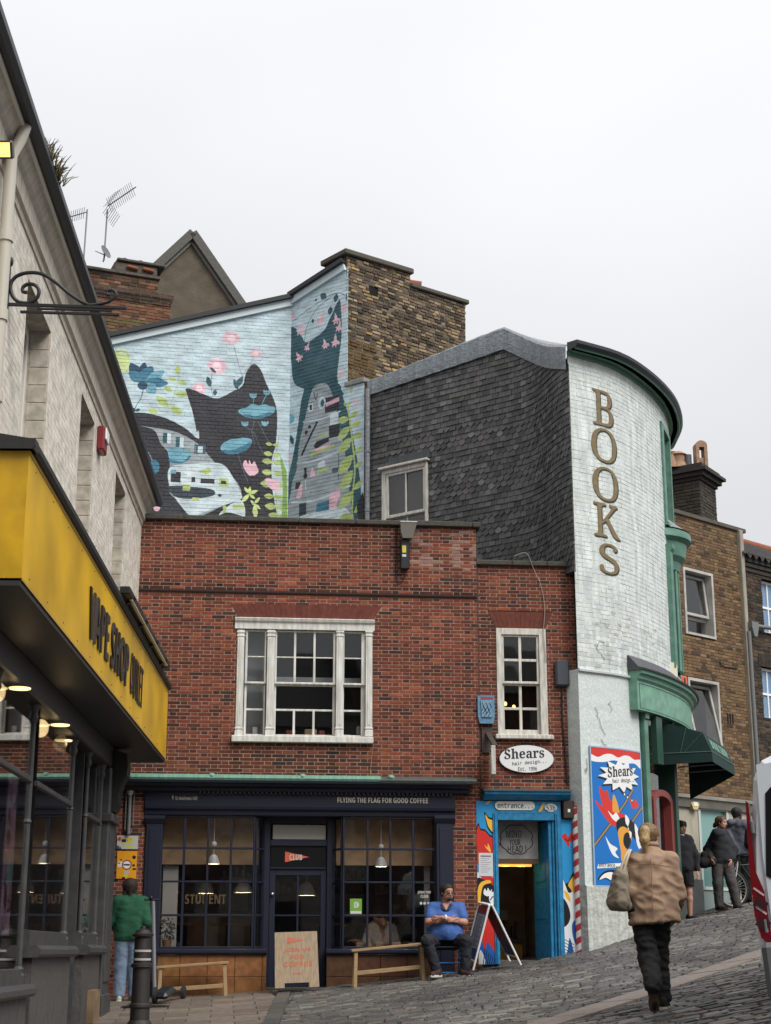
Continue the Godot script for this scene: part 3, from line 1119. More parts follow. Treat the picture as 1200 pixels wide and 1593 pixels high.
	for q in [[0.454,2.2,2.174],[3.127,4.859,4.857]]:
		var b:=MB.new()
		sweep(b,cw,q[0],q[1],[v2(-0.35,wy0 - 0.09),v2(0.05,wy0 - 0.09),v2(0.07,wy0 - 0.06),v2(0.07,wy0 - 0.02),v2(0.03,wy0),v2(-0.35,wy0)])
		part(t,"shop_sill",b,navy)
		var uu: float = q[0]
		while uu < q[1] - 0.05:
			var w2:=minf(0.42,q[1] - uu)
			var vv:=wy0 - 0.09
			for k in 3:
				var h:=0.33
				var tb:=MB.new()
				tb.col = jitter(Color(0.3,0.135,0.05) if q[0] < 2.2 else Color(0.1,0.045,0.025),0.14)
				slab(tb,cw,uu+0.003,vv - h+0.003,uu+w2 - 0.003,vv - 0.003,-0.1,0.012+rng.randf_range(-0.001,0.001),0.004)
				part(t,"riser_tile",tb,tile)
				vv -= h
			uu += w2
	# door in its recess
	var dw:=Wall.new([e1.x,-e1.z,e2.x,-e2.z])
	var dl:=dw.l[1]
	var dv:=func(py: float) -> float: return lerpf(1.056,3.552,(1537.0 - py) / 256.0)
	var fr2:=MB.new()
	var door0:=dl*0.085
	var door1:=dl*0.915
	slab(fr2,dw,0,0.6,door0,wy1,-0.05,0.05,0.008)
	slab(fr2,dw,door1,0.6,dl,wy1,-0.05,0.05,0.008)
	for q in [[1268,1279],[1305,1315],[1349.5,1352]]:
		slab(fr2,dw,door0,dv.call(q[1]),door1,dv.call(q[0]),-0.05,0.045,0.006)
	part(t,"door_frame",fr2,navy)
	var tr:=MB.new()
	slab(tr,dw,door0+0.04,dv.call(1304),door1 - 0.02,dv.call(1281),-0.01,0.0)
	part(t,"transom_light",tr,mat("frosted_light",Color(0.42,0.4,0.36),0.35))
	var pn:=MB.new()
	slab(pn,dw,door0+0.01,dv.call(1349.5),door1 - 0.01,dv.call(1315),-0.01,0.01)
	var pp:=part(t,"pennant_panel",pn,mat("panel_black",Color(0.004,0.004,0.005),0.3))
	var fl:=MB.new()
	var pu:=func(px: float) -> float: return (px - 411.0) / (519.0 - 411.0)*dl
	fl.ext(PackedVector2Array([v2(pu.call(444),dv.call(1324)),v2(pu.call(444),dv.call(1341)),v2(pu.call(482),dv.call(1332.5))]),flat(dw),0.016)
	var orange:=mat("pennant_red",Color(0.62,0.12,0.06),0.5)
	part(pp,"pennant",fl,orange)
	glyphs(pp,"lettering",dw,"CLUB","db",[pu.call(451),dv.call(1337.5),pu.call(471),dv.call(1328.5)],0.0165,cream,0.0,0.003)
	var lf:=MB.new()
	var l0:=door0+0.004
	var l1:=door1 - 0.004
	var lb: float = dv.call(1536)
	var lt: float = dv.call(1351.5)
	var gv0: float = dv.call(1478)
	var gv1: float = dv.call(1362)
	var st:=(l1 - l0)*0.1
	slab(lf,dw,l0,lb,l0+st,lt,-0.03,0.015,0.004)
	slab(lf,dw,l1 - st,lb,l1,lt,-0.03,0.015,0.004)
	slab(lf,dw,l0+st,lb,l1 - st,gv0,-0.03,0.012,0.004)
	slab(lf,dw,l0+st,gv1,l1 - st,lt,-0.03,0.015,0.004)
	var door:=part(t,"shop_door",lf,navy)
	var mb2:=MB.new()
	slab(mb2,dw,(l0+l1)*0.5 - 0.015,gv0,(l0+l1)*0.5+0.015,gv1,-0.02,0.01)
	part(door,"glazing_bar",mb2,navy)
	for q in [[gv0,dv.call(1427)],[dv.call(1425),gv1]]:
		var hb:=MB.new()
		slab(hb,dw,l0+st,q[0] - 0.012,l1 - st,q[0]+0.012,-0.018,0.009)
		part(door,"glazing_bar",hb,navy)
		for s in [[l0+st,(l0+l1)*0.5 - 0.015],[(l0+l1)*0.5+0.015,l1 - st]]:
			var gb:=MB.new()
			slab(gb,dw,s[0],q[0],s[1],q[1],-0.012,-0.008)
			part(door,"pane",gb,gl)
	var kn:=MB.new()
	kn.ball(dw.p(l0+st*0.5,dv.call(1392),0.04),v3(0.03,0.03,0.03))
	part(door,"handle",kn,mat("brushed_steel",Color(0.5,0.5,0.48),0.3,{"metal": 1.0}))
	var ds:=MB.new()
	slab(ds,dw,-0.05,0.5,dl+0.05,lb - 0.003,-0.25,0.3)
	part(t,"door_step",ds,mat("step_stone",Color(0.1,0.09,0.08),0.8,{"tex": "blotch"}))
	# ceiling over the recess
	var so:=MB.new()
	slab(so,cw,lc[3][1] - 0.1,wy1,rcol[0][0]+0.1,wy1+0.06,-0.5,-0.005)
	part(t,"recess_soffit",so,navy)
	# the room inside
	var rm:=mat("cafe_wall",Color(0.2,0.2,0.2),0.9,{"tex": "blotch","ts": 0.5})
	var rf:=1.314
	room(t,cw,sf[0]+0.2,rf,sf[2] - 0.1,wy1+0.12,-0.62,3.6,rm,"shop_room")
	var tan_m:=mat("paper_blind",Color(0.52,0.34,0.19),0.85,{"tex": "blotch","ts": 0.7})
	var bq:=[[0.525,2.053],[3.292,4.844]]
	for q in bq:
		var b:=MB.new()
		slab(b,cw,q[0],2.928,q[1],wy1+0.1,-0.4,-0.38)
		part(t,"paper_blind",b,tan_m)
	var inn:=MB.new()
	var pale:=mat("pale_board",Color(0.48,0.47,0.45),0.8)
	slab(inn,cw,0.552,rf,0.79,2.914,-0.5,-0.46)
	part(t,"pale_board",inn,pale)
	var post:=MB.new()
	slab(post,cw,4.723,rf,4.815,3.659,-0.5,-0.47)
	part(t,"pale_board",post,pale)
	var grayp:=mat("grey_board",Color(0.32,0.33,0.34),0.8)
	for q in [[0.835,2.128,1.482,2.829],[1.551,2.178,1.951,2.841],[3.442,2.182,4.05,2.594]]:
		var b:=MB.new()
		slab(b,cw,q[0],q[1],q[2],q[3],-3.9,-3.8)
		part(t,"menu_board",b,grayp)
	var ct:=MB.new()
	slab(ct,cw,0.9,rf,2.0,rf+0.95,-3.2,-2.6,0.02)
	part(t,"counter",ct,mat("counter_wood",Color(0.06,0.035,0.02),0.6))
	for q in [[0.75,-1.6],[1.6,-2.0],[3.4,-1.5],[4.1,-2.2]]:
		var tb2:=thing("cafe_table","small round dark cafe table inside, %s from the left window end" % ["first","second","third","fourth"][int(q[0] > 1.0)+int(q[0] > 2.0)+int(q[0] > 4.0)],"table",cw.p(q[0],rf,q[1]),"tables inside the cafe")
		var tm:=MB.new()
		tm.lathe([v2(0,0.7),v2(0.32,0.7),v2(0.33,0.73),v2(0,0.74)],16,Transform3D(Basis(),cw.p(q[0],rf,q[1])))
		part(tb2,"tabletop",tm,mats["counter_wood"])
		tm = MB.new()
		tm.lathe([v2(0.2,0),v2(0.2,0.02),v2(0.03,0.05),v2(0.03,0.7)],10,Transform3D(Basis(),cw.p(q[0],rf,q[1])))
		part(tb2,"pedestal",tm,mats["panel_black"])
	for k in 5:
		var sh2:=MB.new()
		slab(sh2,cw,0.5+k*0.95,2.6+0.25*(k % 2),1.2+k*0.95,2.63+0.25*(k % 2),-4.1,-3.85)
		for j in 6:
			slab(sh2,cw,0.54+k*0.95+j*0.11,2.63+0.25*(k % 2),0.61+k*0.95+j*0.11,2.72+0.25*(k % 2)+0.05*((j*5+k) % 3),-4.05,-3.95)
		part(t,"stocked_shelf",sh2,mats["pale_board"])
	glyphs(t,"gilt_lettering",cw,"STUDENT","db",[0.918,2.312,1.554,2.458],-0.055,mat("old_gilt",Color(0.2,0.13,0.06),0.5),0.0,0.002)
	var glow:=mat("sticker_white",Color(0.6,0.6,0.6),0.6)
	glyphs(t,"window_lettering",cw,"JOIN THE","db",[4.56,2.47,4.775,2.519],-0.036,glow,0.0,0.002)
	glyphs(t,"window_lettering",cw,"CLUB","db",[4.611,2.415,4.733,2.46],-0.036,glow,0.0,0.002)
	for px in [4.615,4.671,4.733]:
		var b:=MB.new()
		b.ball(cw.p(px,2.327,-0.034),v3(0.022,0.022,0.003))
		part(t,"window_sticker",b,glow)
	var gs:=MB.new()
	var gq:=[3.493,2.162,3.68,2.397]
	slab(gs,cw,gq[0],gq[1],gq[2],gq[3],-0.034,-0.031)
	var go:=part(t,"green_sticker",gs,mat("sticker_green",Color(0.16,0.36,0.05),0.5))
	var gd:=MB.new()
	gd.lathe([v2(0,0),v2(0.05,0),v2(0.05,0.003),v2(0,0.003)],14,Transform3D(Basis(v3(1,0,0),PI / 2),cw.p((gq[0]+gq[2])*0.5,gq[1]+0.14,-0.031)))
	part(go,"disc",gd,glow)
	glyphs(go,"lettering",cw,"1","db",[(gq[0]+gq[2])*0.5 - 0.009,gq[1]+0.105,(gq[0]+gq[2])*0.5+0.009,gq[1]+0.175],-0.027,mats["sticker_green"],0.0,0.002)
	var gw:=MB.new()
	slab(gw,cw,gq[0]+0.01,gq[1]+0.01,gq[2] - 0.01,gq[1]+0.045,-0.031,-0.029)
	part(go,"caption",gw,glow)
	# pots on the right sill
	var bi:=0
	for q in [[556,566],[571,581],[586,600],[613,628],[640,656]]:
		var b:=MB.new()
		var uu = 3.607+(q[0] - 556)*0.0098
		slab(b,cw,uu,wy0+0.002,uu+(q[1] - q[0])*0.0098,wy0+0.09,-0.28,-0.16,0.01)
		solo("wooden_box",b,mat("pot_wood",Color(0.3,0.2,0.1),0.7),"pale wooden box on the sill inside the right cafe window, %s from the door" % ["nearest","second","third","fourth","farthest"][bi],"box","small boxes on the cafe window sill")
		bi += 1
	# pendant lamps
	var lampw:=mat("lamp_white",Color(0.85,0.86,0.86),0.35)
	var i:=0
	var where:=["white pendant lamp high behind the second pane column of the left cafe window","white pendant lamp lower left in the left cafe window, partly behind bars","white pendant lamp by the right edge of the left cafe window","white pendant lamp seen through the cafe door glass","white pendant lamp in the right cafe window above the seated guest"]
	for q in [[1.347,2.928,-0.25,0.1],[1.25,2.516,-1.6,0.14],[1.858,2.519,-1.2,0.15],[2.905,2.483,-1.4,0.15],[4.009,2.902,-0.25,0.1]]:
		var p:=cw.p(q[0] - q[2]*-0.02,q[1]+q[2]*-0.005,q[2])
		var l:=thing("pendant_lamp",where[i],"lamp",p,"white pendant lamps in the cafe")
		var b:=MB.new()
		var s: float = q[3] / 0.1
		b.lathe([v2(0.0,0.15*s),v2(0.03*s,0.145*s),v2(0.06*s,0.115*s),v2(0.085*s,0.06*s),v2(0.1*s,0.0),v2(0.092*s,0.0),v2(0.075*s,0.06*s),v2(0,0.13*s)],18,Transform3D(Basis(),p))
		part(l,"lamp_shade",b,lampw)
		var bu:=MB.new()
		bu.ball(p+UP*0.045*s,v3(0.03,0.03,0.03))
		part(l,"bulb",bu,mat("cafe_bulb",Color(0.9,0.85,0.7),0.5,{"glow": Color(1.0,0.85,0.62),"ge": 0.9}))
		var gw2:=OmniLight3D.new()
		gw2.name = "lamp_glow"
		gw2.position = p+UP*0.045*s
		gw2.light_color = Color(1.0,0.86,0.66)
		gw2.light_energy = 0.055
		gw2.light_size = 0.03
		gw2.omni_range = 6.0
		gw2.omni_attenuation = 2.0
		gw2.shadow_enabled = true
		add_child(gw2)
		var cd:=MB.new()
		cd.tube([p+UP*0.14*s,p+UP*(wy1+0.1 - p.y)],0.006,6)
		part(l,"cord",cd,lampw)
		if absf(q[2]) < 0.5:
			var ro:=MB.new()
			ro.ball(p+UP*0.31,v3(0.045,0.045,0.03))
			part(l,"cord_grip",ro,lampw)
		i += 1
	# plant in the left corner
	var pl:=thing("potted_plant","leafy dark plant in a small tan pot at the left end of the cafe window","plant",cw.p(0.656,wy0,-0.22))
	var pot:=MB.new()
	pot.lathe([v2(0,0),v2(0.06,0),v2(0.075,0.13),v2(0,0.13)],12,Transform3D(Basis(),cw.p(0.656,wy0,-0.22)))
	part(pl,"pot",pot,mat("tan_pot",Color(0.24,0.13,0.06),0.7))
	var lv2:=MB.new()
	for k in 60:
		var c:=cw.p(0.646+rng.randf_range(-0.12,0.12),wy0+rng.randf_range(0.14,0.45),-0.22+rng.randf_range(-0.06,0.06))
		var d:=v3(rng.randf_range(-1,1),rng.randf_range(-0.2,1),rng.randf_range(-1,1)).normalized()
		var s:=d.cross(v3(0.3,0.5,0.8)).normalized()*0.014
		lv2.quad(c - d*0.05,c+s,c+d*0.05,c - s,v3(0,0.3,1))
	part(pl,"foliage",lv2,mat("dark_leaf",Color(0.02,0.035,0.015),0.6))
	# bits on the front: floodlight,cables
	cable("wall_cable","thin black cable running down the parapet left of the floodlight",[cw.p(4.224,8.514,0.02),cw.p(4.223,8.013,0.02),cw.p(4.233,7.572,0.03),cw.p(4.319,7.508,0.03),cw.p(4.373,7.63,0.05)],0.009,Color(0.01,0.01,0.01))
	cable("wall_cable","pale cable hanging below the right end of the big window sill",[cw.p(3.852,4.796,0.02),cw.p(3.821,4.589,0.02),cw.p(3.801,4.332,0.02)],0.006,Color(0.3,0.2,0.15))
	var fx:=cw.p(4.363,7.74,0.02)
	var fo:=thing("floodlight","black wall floodlight with grey glass head on the brick parapet","floodlight",fx)
	var fb:=MB.new()
	var q3:=[4.288,7.707,4.439,8.216]
	slab(fb,cw,q3[0],q3[1],q3[2],q3[3],0.02,0.15,0.015)
	part(fo,"housing",fb,mat("black_metal",Color(0.01,0.01,0.011),0.45))
	var lb2:=MB.new()
	var q4:=[4.315,7.983,4.38,8.105]
	slab(lb2,cw,q4[0],q4[1],q4[2],q4[3],0.15,0.153)
	part(fo,"warning_label",lb2,mat("label_yellow",Color(0.6,0.5,0.06),0.5))
	var lb3:=MB.new()
	slab(lb3,cw,q4[0],q4[1] - 0.07,q4[2],q4[1] - 0.03,0.15,0.153)
	part(fo,"label",lb3,glow)
	var hd:=MB.new()
	var q5:=[4.289,8.218,4.549,8.485]
	hd.ext(PackedVector2Array([v2(q5[0]+0.03,q5[1]),v2(q5[2] - 0.07,q5[1]),v2(q5[2],q5[3] - 0.03),v2(q5[2],q5[3]),v2(q5[0] - 0.01,q5[3]),v2(q5[0],q5[1]+0.1)]),flat(cw,0.06),0.16)
	part(fo,"lamp_head",hd,mat("smoked_lens",Color(0.13,0.12,0.1),0.25))
	var cp2:=MB.new()
	slab(cp2,cw,q5[0] - 0.015,q5[3],q5[2]+0.015,q5[3]+0.025,0.05,0.23,0.006)
	part(fo,"visor",cp2,mat("aluminium",Color(0.5,0.5,0.5),0.4,{"metal": 0.6}))

func cable(called: String,label: String,pts: Array,r: float,col: Color) -> void:
	var b:=MB.new()
	var sm:=[]
	for k in pts.size() - 1:
		for j in 4:
			var a: Vector3 = pts[k]
			sm.append(a.cubic_interpolate(pts[k+1],pts[maxi(k - 1,0)],pts[mini(k+2,pts.size() - 1)],j / 4.0))
	sm.append(pts[-1])
	b.tube(sm,r,6)
	solo(called,b,mat("cable_%s" % col.to_html(),col,0.6),label,"cable")

var sw: Wall

func build_salon() -> void:
	# the narrow part to the right stands a little back
	var a:=cw.p(5.58,0,-0.05)
	var b0:=cw.p(7.4,0,-0.05)
	sw = Wall.new([a.x,-a.z,b0.x,-b0.z])
	var du:=-5.58
	var t:=thing("salon_building","narrow red brick salon front with one tall white sash window and bright blue doorway","building",sw.p(0.8,ground(2.6,25.6)))
	var white:=mat("old_white",Color(0.7,0.67,0.6),0.6,{"tex": "stain","ts": 0.9})
	var gl:=glass("window_glass",Color(),0.1)
	var blue:=mat("salon_blue",Color(0.025,0.26,0.52),0.42,{"tex": "blotch","ts": 1.5})
	var top:=7.844
	var rt:=1.66
	var dr:=[5.516,1.406,7.072,3.927]
	var wi:=[5.898,4.962,6.736,6.777]
	var av0:=6.777
	var av1:=7.06
	var u0: float = wi[0]+du
	var u1: float = wi[2]+du
	masonry(t,sw,[[0,0.8,rt,0.8,rt,top,0,top],rect(dr[0]+du,0.8,dr[2]+du,dr[3]+0.1),rect(u0,wi[1],u1,av0),[u0,av0,u1,av0,u1+0.14,av1,u0 - 0.14,av1]],{"h": 0.0592,"len": 0.228,"head": 0.114,"bond": "flemish","tone": func(u,v,h): return red_tone(u+20.0,v - 0.6,h),"mat": red_brick,"mortar": red_mortar,"own": 200,"near": v2(1.35,6.0),"gap": 0.013,"proud": 0.006})
	var back:=MB.new()
	back.quad(sw.p(u0 - 0.14,av0,0.001),sw.p(u1+0.14,av0,0.001),sw.p(u1+0.14,av1,0.001),sw.p(u0 - 0.14,av1,0.001),sw.n(0))
	part(t,"arch_mortar",back,red_mortar)
	arch(t,sw,u0,u1,av0,av1,0.13,12)
	var cm: Material = mats["coping_stone"]
	for q in [[0.0,0.6],[0.608,1.2],[1.208,1.68]]:
		var b:=MB.new()
		slab(b,sw,q[0],top,q[1],top+0.085,-0.3,0.07,0.012)
		part(t,"coping_slab",b,cm)
	var body:=MB.new()
	slab(body,sw,0.02,dr[3]+0.15,u0 - 0.2,top,-0.3,-0.01)
	slab(body,sw,u1+0.2,dr[3]+0.15,rt+0.1,top,-0.3,-0.01)
	slab(body,sw,u0 - 0.2,av1+0.01,u1+0.2,top,-0.3,-0.01)
	slab(body,sw,u0 - 0.2,dr[3]+0.15,u1+0.2,wi[1] - 0.1,-0.3,-0.01)
	part(t,"wall_core",body,mats["dark_fill"])
	# sash window
	var cols:=[[6.027+du,6.274+du],[6.322+du,6.575+du]]
	var fo:=MB.new()
	slab(fo,sw,u0,wi[1],cols[0][0] - 0.04,wi[3],-0.1,0.02,0.006)
	slab(fo,sw,cols[1][1]+0.04,wi[1],u1,wi[3],-0.1,0.02,0.006)
	slab(fo,sw,cols[0][0] - 0.04,6.668,cols[1][1]+0.04,wi[3],-0.1,0.02,0.006)
	var ws:=part(t,"window_case",fo,white)
	var si:=MB.new()
	var sr:=[5.849,4.931,6.806,5.005]
	slab(si,sw,sr[0]+du,sr[1],sr[2]+du,sr[3],-0.1,0.1,0.01)
	part(ws,"sill",si,white)
	var mv:=5.871
	window(t,sw,cols[0][0] - 0.04,mv - 0.02,cols[1][1]+0.04,6.668,cols,[[5.893,6.225],[6.268,6.635]],white,gl,-0.03,0.045,"upper_sash")
	window(t,sw,cols[0][0] - 0.04,wi[1]+0.03,cols[1][1]+0.04,mv+0.02,cols,[[5.099,5.425],[5.467,5.829]],white,gl,-0.075,0.045,"lower_sash")
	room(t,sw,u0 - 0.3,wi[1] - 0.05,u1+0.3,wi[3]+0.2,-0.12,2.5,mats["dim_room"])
	var bulb:=mat("warm_bulb",Color(0.9,0.8,0.5),0.5,{"glow": Color(1.0,0.82,0.45),"ge": 0.88})
	for q in [[801,1082,"left"],[815,1087,"right"]]:
		var b:=MB.new()
		var p:=cw.p(6.183+(q[0] - 801)*0.0105,5.646 - (q[1] - 1082)*0.0105,-0.9)
		b.ball(p,v3(0.03,0.04,0.03))
		solo("light_bulb",b,bulb,"small glowing warm bulb in the salon's tall window, the %s one of two" % q[2],"lamp","bulbs behind the salon window")
		var lt:=OmniLight3D.new()
		lt.name = "bulb_glow"
		lt.position = p+v3(0,0,0.06)
		lt.light_color = Color(1.0,0.8,0.45)
		lt.light_energy = 0.012
		lt.light_size = 0.03
		lt.omni_range = 5.0
		lt.omni_attenuation = 2.0
		lt.shadow_enabled = true
		add_child(lt)
	# ---- the blue doorway
	var V:=func(py: float) -> float: return lerpf(1.454,3.948,(1495.0 - py) / 250.0)
	var U:=func(px: float) -> float: return lerpf(5.515,7.07,(px - 743.0) / 150.0)+du
	var co:=MB.new()
	sweep(co,sw,U.call(754.0),U.call(889.0),[v2(0.02,V.call(1246)),v2(0.1,V.call(1245)),v2(0.14,V.call(1242)),v2(0.24,V.call(1237)),v2(0.25,V.call(1233)),v2(0.02,V.call(1230))])
	part(t,"door_cornice",co,blue)
	var ld:=MB.new()
	sweep(ld,sw,U.call(752.0),U.call(890.0),[v2(0.0,V.call(1232.5)),v2(0.27,V.call(1232.5)),v2(0.27,V.call(1230)),v2(0.0,V.call(1226))])
	part(t,"lead_cover",ld,mats["old_lead"])
	# painted boards: flames and shapes
	var lp:=Rect2(U.call(743.0),V.call(1500.0),U.call(768.0) - U.call(743.0),V.call(1247.0) - V.call(1500.0))
	var pa:=Paint.new(lp,420,Color(0.12,0.57,0.8))
	var X:=func(f: Array) -> Array:
		var o:=[]
		for k in range(0,f.size(),2):
			o.append(U.call(f[k])); o.append(V.call(f[k+1]))
		return o
	var red:=Color(0.8,0.16,0.13)
	var yel:=Color(0.93,0.72,0.25)
	var blk:=Color(0.05,0.05,0.06)
	var wht:=Color(0.9,0.92,0.93)
	var bl2:=Color(0.1,0.36,0.66)
	pa.poly(X.call([755,1264,762,1272,769,1276,769,1300,760,1290,757,1278]),blk)
	pa.poly(X.call([756.5,1268,762,1275,769,1279,769,1296,761.5,1288,758.5,1278]),yel)
	pa.poly(X.call([742,1296,746,1282,749,1290,756,1292,763,1300,769,1306,769,1345,742,1345]),blk)
	pa.poly(X.call([743,1298,746,1286,749,1293,756,1295,763,1303,769,1309,769,1345,742,1345]),red)
	pa.poly(X.call([755,1316,759,1320,760,1314,763,1320,764,1328,757,1321]),yel)
	pa.poly(X.call([742,1360,769,1360,769,1378,742,1372]),wht)
	pa.poly(X.call([746,1362,769,1368,769,1384,757,1376]),red)
	pa.poly(X.call([742,1372,752,1370,769,1384,769,1420,742,1420]),blk)
	pa.poly(X.call([743,1412,743,1388,748,1375,760,1371,764,1375,752,1380,748,1396,747,1412]),yel)
	pa.poly(X.call([752,1392,754,1384,757,1388,759,1383,762,1388,765,1385,763,1394,757,1396]),wht)
	pa.disc(U.call(767.0),V.call(1399.0),0.07,0.1,wht)
	pa.line(X.call([762,1402,766,1397,769,1398]),0.015,blk)
	pa.poly(X.call([742,1420,769,1420,769,1500,742,1500]),red,false)
	pa.poly(X.call([742,1500,747,1462,753,1480,757,1466,769,1486,769,1500]),bl2)
	pa.poly(X.call([742,1502,746,1478,754,1500]),wht)
	for k in 7:
		pa.line(X.call([750+k*3,1500,753+k*3,1476+k*3]),0.012,blk)
	var bm:=MB.new()
	bm.ext(PackedVector2Array([lp.position,v2(lp.end.x,lp.position.y),lp.end,v2(lp.position.x,lp.end.y)]),flat(sw,0.01),0.05,lp.position,v2(1.0 / lp.size.x,1.0 / lp.size.y))
	var lpn:=part(t,"painted_panel",bm,mat("painted_left",Color.WHITE,0.45,{"img": pa.texture()}))
	lpn.set_meta("label","left door panel painted with red and yellow flames")
	var rp:=Rect2(U.call(874.0),V.call(1500.0),U.call(894.0) - U.call(874.0),V.call(1275.0) - V.call(1500.0))
	pa = Paint.new(rp,420,Color(0.12,0.57,0.8))
	pa.poly(X.call([876,1302,882,1297,886,1303,893,1294,893,1308,888,1312,887,1319,882,1312]),red)
	pa.line(X.call([881,1306,886,1309,890,1304]),0.012,blk)
	pa.poly(X.call([877,1378,884,1374,894,1358,894,1402,886,1396]),blk)
	pa.poly(X.call([884,1377,894,1365,894,1395,888,1385]),yel)
	pa.poly(X.call([874,1376,884,1390,894,1398,894,1500,874,1500]),wht)
	pa.poly(X.call([877,1386,884,1392,887,1404,880,1398]),yel)
	pa.poly(X.call([874,1400,882,1408,886,1425,882,1438,874,1440]),blk)
	pa.poly(X.call([888,1440,894,1434,894,1468,889,1458]),bl2)
	pa.poly(X.call([874,1500,880,1478,884,1460,889,1480,890,1500]),bl2)
	for k in 9:
		pa.line(X.call([876,1462+k*5,890,1470+k*5]),0.01,blk)
	bm = MB.new()
	bm.ext(PackedVector2Array([rp.position,v2(rp.end.x,rp.position.y),rp.end,v2(rp.position.x,rp.end.y)]),flat(sw,0.01),0.05,rp.position,v2(1.0 / rp.size.x,1.0 / rp.size.y))
	var rpn:=part(t,"painted_panel",bm,mat("painted_right",Color.WHITE,0.45,{"img": pa.texture()}))
	rpn.set_meta("label","right door panel painted with white and blue shapes")
	# head board with the pill and the number
	var hb:=MB.new()
	slab(hb,sw,U.call(768.0),V.call(1266),U.call(876.0),V.call(1247),-0.05,0.06)
	part(t,"head_board",hb,blue)
	for q in [[840,1250,852,1263,6.0],[757,1247,766,1252,0.0]]:
		var yb:=MB.new()
		yb.ext(PackedVector2Array([v2(U.call(q[0]),V.call(q[3])),v2(U.call(q[0])+0.05,V.call(q[3])),v2(U.call(q[2]),V.call(q[1])),v2(U.call(q[2]) - 0.05,V.call(q[1]))]),flat(sw,0.061),0.003)
		part(t,"yellow_stroke",yb,mat("paint_yellow",Color(0.72,0.45,0.06),0.5))
	var ink:=mat("ink_black",Color(0.008,0.008,0.01),0.5)
	var pill_w:=mat("pill_white",Color(0.75,0.76,0.75),0.5)
	var pill:=[]
	for k in 24:
		var an:=TAU*k / 24
		var cx:=0.25 if cos(an) > 0 else -0.25
		pill.append(v2(U.call(803.5)+cx+cos(an)*0.075,V.call(1254.0)+sin(an)*0.07))
	var pb:=MB.new()
	pb.ext(PackedVector2Array(pill),flat(sw,0.065),0.008)
	var po:=part(t,"entrance_plate",pb,pill_w)
	glyphs(po,"lettering",sw,"entrance...","mb",[U.call(776.0),V.call(1258.0),U.call(831.0),V.call(1250.0)],0.074,ink)
	var ov:=[]
	for k in 24:
		ov.append(v2(U.call(860.0)+cos(TAU*k / 24)*0.1,V.call(1256.5)+sin(TAU*k / 24)*0.065))
	pb = MB.new()
	pb.ext(PackedVector2Array(ov),flat(sw,0.065),0.008)
	po = part(t,"number_plate",pb,pill_w)
	glyphs(po,"lettering",sw,"53b","mb",[U.call(853.0),V.call(1261.0),U.call(867.0),V.call(1252.5)],0.074,ink)
	# posts
	var fr:=MB.new()
	slab(fr,sw,U.call(768.0),V.call(1500.0),U.call(776.0),V.call(1266.0),-0.1,0.075,0.008)
	slab(fr,sw,U.call(771.0),V.call(1500.0),U.call(774.0),V.call(1266.0),0.07,0.09,0.004)
	slab(fr,sw,U.call(866.0),V.call(1500.0),U.call(876.0),V.call(1266.0),-0.1,0.075,0.008)
	slab(fr,sw,U.call(869.0),V.call(1500.0),U.call(873.0),V.call(1266.0),0.07,0.09,0.004)
	slab(fr,sw,U.call(776.0),V.call(1277.0),U.call(866.0),V.call(1266.0),-0.1,0.06,0.006)
	slab(fr,sw,U.call(856.0),V.call(1500.0),U.call(861.5),V.call(1277.0),-0.2,0.0,0.01)
	slab(fr,sw,U.call(861.5),V.call(1500.0),U.call(866.0),V.call(1277.0),-0.1,0.03,0.01)
	part(t,"door_frame",fr,blue)
	# the open leaf,folded back into the room on the right
	var lf:=MB.new()
	var hw:=sw.p(U.call(856.0),0,-0.1)
	var hx:=sw.p(U.call(846.0),0,-0.75)
	var lw:=Wall.new([hx.x,-hx.z,hw.x,-hw.z])
	var L: float = lw.l[1]
	slab(lf,lw,0,V.call(1500.0),L,V.call(1278.0),-0.045,0.0)
	for q in [[1290,1372],[1380,1430],[1440,1492]]:
		slab(lf,lw,0.1,V.call(float(q[1])),L - 0.1,V.call(float(q[0])),0.0,0.012,0.006)
	part(t,"open_door",lf,blue)
	# the room behind
	var dim:=mat("salon_wall",Color(0.26,0.235,0.2),0.9,{"tex": "blotch"})
	room(t,sw,U.call(772.0),V.call(1494.0),U.call(862.0),V.call(1277.0)+0.02,-0.11,2.4,dim,"entrance_room")
	var tp:=MB.new()
	slab(tp,sw,U.call(776.0),V.call(1336.0),U.call(845.0),V.call(1277.0),-0.32,-0.28)
	var tpo:=part(t,"bulkhead",tp,mat("bulkhead_grey",Color(0.3,0.29,0.27),0.8,{"tex": "blotch"}))
	var br:=MB.new()
	slab(br,sw,U.call(776.0),V.call(1344.0),U.call(845.0),V.call(1336.5),-0.33,-0.27)
	part(t,"beam",br,mat("beam_brown",Color(0.1,0.055,0.03),0.7))
	# the thought bubble
	var loop:=[]
	for k in 80:
		var an:=TAU*k / 80
		var rr:=1.0+0.1*absf(sin(an*4.0))
		loop.append(sw.p(U.call(811.0)+cos(an)*0.25*rr,V.call(1305.0)+sin(an)*0.22*rr,-0.277))
	loop.append(loop[0])
	pb = MB.new()
	pb.tube(loop,0.006,5,false)
	for q in [[782.0,1313.0,0.03],[779.0,1318.0,0.016]]:
		var lp2:=[]
		for k in 13:
			lp2.append(sw.p(U.call(q[0])+cos(TAU*k / 12)*q[2],V.call(q[1])+sin(TAU*k / 12)*q[2],-0.277))
		pb.tube(lp2,0.005,5,false)
	part(tpo,"thought_bubble",pb,ink)
	for q in [["MIND",795,1302,819,1291],["YOUR",800,1314,817,1305],["HEAD !",797,1326,826,1315]]:
		glyphs(tpo,"lettering",sw,q[0],"d",[U.call(float(q[1])),V.call(float(q[2])),U.call(float(q[3])),V.call(float(q[4]))],-0.28,ink,0.02)
	var tube:=MB.new()
